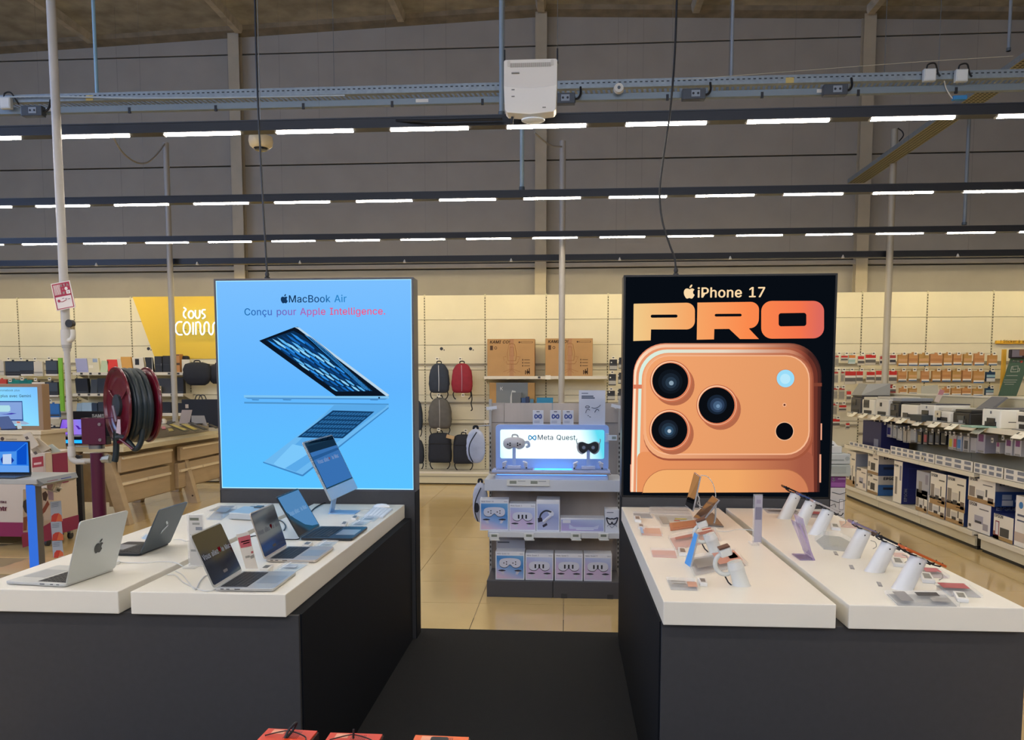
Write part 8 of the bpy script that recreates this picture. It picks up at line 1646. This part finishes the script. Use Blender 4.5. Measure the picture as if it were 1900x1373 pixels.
plate('white printed sheet under clear cover at the back of the right counter', [(1205, 952), (1284, 955), (1276, 940), (1204, 939)], .004, ins='#cfcac0', prints=((.05, .95, .5, .54, '#b4b0a8'),))
plate('coloured specification sheet under clear cover behind the copper tablet', [(1226, 976), (1296, 978), (1284, 956), (1212, 954)], .004, ins='#c8c4b4', prints=((.5, .8, .6, .68, '#b8a840'), (.45, .6, .45, .52, '#c06848'), (.1, .3, .2, .8, '#a8a498')))
flat('tablet', 'copper tablet lying flat behind the farther loop stand', 'tablet', [(1244, 982), (1300, 974), (1294, 964), (1242, 970)], ZC_, .01, '#b87858', None, extra='#a8684c')
flat('tablet', 'dark triangular stand foot right of the copper tablet', 'stand foot', [(1312, 974), (1343, 976), (1322, 950), (1304, 962)], ZC_, .008, '#6c645c')
plate('large rose-tinted clear plate under the farther loop stand', [(1252, 1016), (1338, 998), (1326, 976), (1240, 994)], .014, ins='#c88c7c', prints=((.1, .9, .55, .75, '#a86c60'), (.7, .9, .85, .95, '#b85848')))
plate('large clear plate with a grey and rose insert under the nearest loop stand', [(1288, 1064), (1388, 1044), (1364, 1018), (1272, 1030)], .014, ins='#aaa098', prints=((.1, .45, .2, .7, '#8a8680'), (.5, .95, .2, .9, '#c08878'), (.75, .92, .4, .75, '#5c4840')))
zc('white coiled cable rising from the upright tablet', [(1330, 985), (1350, 986), (1370, 982), (1395, 984), (1405, 990)], .002)
cable('thin_cable', 'white cable arching behind the upright tablet before the black poster', [aY(x, y, 4.35) for x, y in ((1300, 882), (1312, 884), (1322, 896), (1327, 912), (1328, 922))], .0022, wc)
cable('thin_cable', 'white curly cable hanging beside the smaller tablet', [aY(x, y, 4.3) for x, y in ((1293, 918), (1298, 925), (1294, 934), (1302, 940), (1310, 936))], .0022, wc)
upstand('tall narrow clear holder with a sheet standing on the right counter', (1396, 1010), 917, 16, sheet='#a9a4ae', deco=((.2, .9, .5, .75, '#7c7888'), (.3, .8, .82, .9, '#9890a0')), foot=True)
# triangular clear holder
p0 = aZ(1500, 1040, ZC_); Y = p0.y; t = thing('sign_holder', 'lilac-tinted clear easel holder in the middle of the right-hand top', 'sign holder', (p0.x, Y, ZC_)); lil = M('#b8a4cc', .08, name='lilac_acrylic', alpha=.45)
P_ = lambda x, y, dy=0: aY(x, y, Y+dy)-Vector((p0.x, Y, ZC_))
a0, a1 = aY(1510, 1040, Y), None
B().hexa([P_(1509, 1040), P_(1513, 1040), P_(1513, 1040)+Vector((-.0, .12, 0)), P_(1509, 1040)+Vector((0, .12, 0))], [P_(1482, 973), P_(1485, 973), P_(1485, 973)+Vector((0, .12, 0)), P_(1482, 973)+Vector((0, .12, 0))]).put('front_leaf', lil, t)
B().hexa([P_(1505, 1032), P_(1508, 1032), P_(1508, 1032)+Vector((0, .12, 0)), P_(1505, 1032)+Vector((0, .12, 0))], [P_(1488, 962), P_(1490, 962), P_(1490, 962)+Vector((0, .12, 0)), P_(1488, 962)+Vector((0, .12, 0))]).put('rear_leaf', lil, t)
B().box(P_(1484, 1040).x, P_(1512, 1040).x, 0, .12, 0, .004).put('foot', lil, t)
# clear plates right side
plate('big clear plate with black printing at the near end under the orange phone', [(1664, 1117), (1781, 1119), (1757, 1096), (1641, 1095)], .014, ins='#b4b2ac', prints=((.1, .3, .1, .9, '#8c8a88'), (.45, .8, .55, .85, '#3a3a3c'), (.6, .9, .1, .4, '#9a9894')))
plate('flat plate with a red head right of the orange phone', [(1762, 1101), (1824, 1104), (1796, 1082), (1734, 1080)], .012, ins='#a8a4a0', prints=((.05, .85, .5, .95, '#a83c44'),))
plate('red-headed flat plate beyond the orange phone', [(1722, 1066), (1762, 1068), (1742, 1054), (1708, 1052)], .012, ins='#b4a09c', prints=((.05, .85, .4, .95, '#b0505a'),))
plate('pink flat plate beside the black slanted phone', [(1660, 1030), (1692, 1032), (1676, 1022), (1654, 1021)], .01, ins='#d09080')
plate('orange-tinted flat plate beside the far phones', [(1560, 975), (1600, 978), (1590, 965), (1556, 963)], .01, ins='#d4a080')
plate('clear plate with red and black print behind the far phones', [(1424, 950), (1492, 953), (1478, 944), (1414, 942)], .008, ins='#a8a29c', prints=((.1, .9, .4, .6, '#6c6864'),))
plate('red-headed plate behind the middle far phone', [(1502, 958), (1530, 960), (1522, 949), (1498, 948)], .008, ins='#a89890', prints=((.1, .9, .5, .95, '#a05050'),))
plate('rounded clear tray with a dark insert in the middle of the right-hand top', [(1528, 1012), (1570, 1016), (1590, 1003), (1560, 988), (1528, 985), (1512, 996)], .02, ins='#8c8c80')
g = 'price displays beside the slanted phones'
pricebox('price display beside the orange phone, nearest on the right top', [(1776, 1110), (1798, 1112), (1790, 1098), (1768, 1096)], group=g)
pricebox('price display between the black and orange phones', [(1712, 1075), (1736, 1077), (1726, 1062), (1706, 1060)], group=g)
pricebox('price display between the lavender and black phones', [(1658, 1045), (1681, 1047), (1672, 1034), (1653, 1032)], group=g)
pricebox('price display beside the silver-edged phone', [(1543, 978), (1560, 980), (1555, 971), (1541, 970)], group=g)
for i, pts in enumerate(([(1549, 1029), (1556, 1030), (1552, 1023), (1546, 1023)], [(1578, 1055), (1586, 1056), (1582, 1048), (1575, 1048)], [(1630, 1087), (1638, 1088), (1634, 1080), (1626, 1079)])):
    t = flat('security_tag', 'small dark printed mark on the white top, %s of three beside the nearest slanted phones' % ['far', 'middle', 'near'][i], 'sticker', pts, ZC_, .0015, '#8c8884')
for i, (x, y) in enumerate(((1612, 1004), (1670, 1030), (1735, 1062), (1555, 960))):
    cable('thin_cable', 'short grey cable curving down from the '+['lavender', 'black', 'orange', 'silver-edged'][i]+' phone', [aZ(x+8, y+14, ZC_+.002), aZ(x+14, y+10, ZC_+.03), aZ(x+12, y+2, ZC_+.06), aZ(x+4, y-1, ZC_+.085)], .0018, M('#a8a8a4', .4))
# ================================================================ foreground: orange-topped boxes with black loops
org = M('#d8441c', .35, 0, 'noise', .03, 3.)
t = thing('display_plinth', 'low dark plinth under the three orange boxes at the bottom edge', 'plinth', (-.5, 1.5, 0)); B().box(-.25, .65, -.3, .22, 0, .55).put('body', M('#2a2a2c', .6), t)
for i, (x0, x1, y0, y1, nx) in enumerate(((497, 592, 1350, 1355, 0), (611, 713, 1359, 1360, 1), (769, 873, 1363, 1366, 2))):
    z = .78; a, b_ = aZ(x0, y0, z), aZ(x1, y1, z); Y = (a.y+b_.y)/2; W = b_.x-a.x
    t = thing('orange_box', ['glossy orange-red box with a tall black loop, left one at the bottom edge', 'orange-red box with a black cord, middle one at the bottom edge', 'bright orange box with a black clip, right one at the bottom edge'][i], 'box', ((a.x+b_.x)/2, Y, .55), [-.05, 0, -.02][i], 'orange boxes at the bottom edge')
    h = z-.55
    B().box(-W/2, W/2, -.16, 0, 0, h-.004).put('carton', M('#2c1a1c', .5), t, bevel=.002); B().box(-W/2+.003, W/2-.003, -.157, -.003, h-.004, h).put('orange_top', M('#d8441c' if i < 2 else '#e8641c', .35), t)
    B().box(-W/2+.02, -W/2+.05, -.03, -.008, h, h+.0006).put('pale_print', M('#e8a080', .4), t); b = B()
    for k in range(9): b.box(-W*.05+.004*k, -W*.05+.0018+.004*k, -.05, -.012, h, h+.0005)
    b.put('barcode_print', M('#8c2c14', .4), t, kind='stuff')
    if i == 0: B().tube(smoothpts([(.0, -.05, h), (.005, -.04, h+.015), (.02, -.03, h+.03), (.012, -.03, h+.012), (.004, -.05, h+.002)]), .003, 8).put('black_loop', keym, t, smooth=True)
    if i == 1: B().tube([(-.0, -.03, h), (.001, -.03, h+.022)], .0025, 8).put('black_loop', keym, t); 
    if i < 2: B().tube(smoothpts([(-W*.4, -.045, h+.002), (-.01, -.03, h+.008), (.01, -.03, h+.008), (W*.35, -.04, h+.002), (W*.42, -.06, h)]), .0015, 6).put('black_cord', keym, t, smooth=True)
    if i == 2: B().rr(.0, -.04, .04, .022, .006, h, h+.01, 'XY').put('black_clip', keym, t)
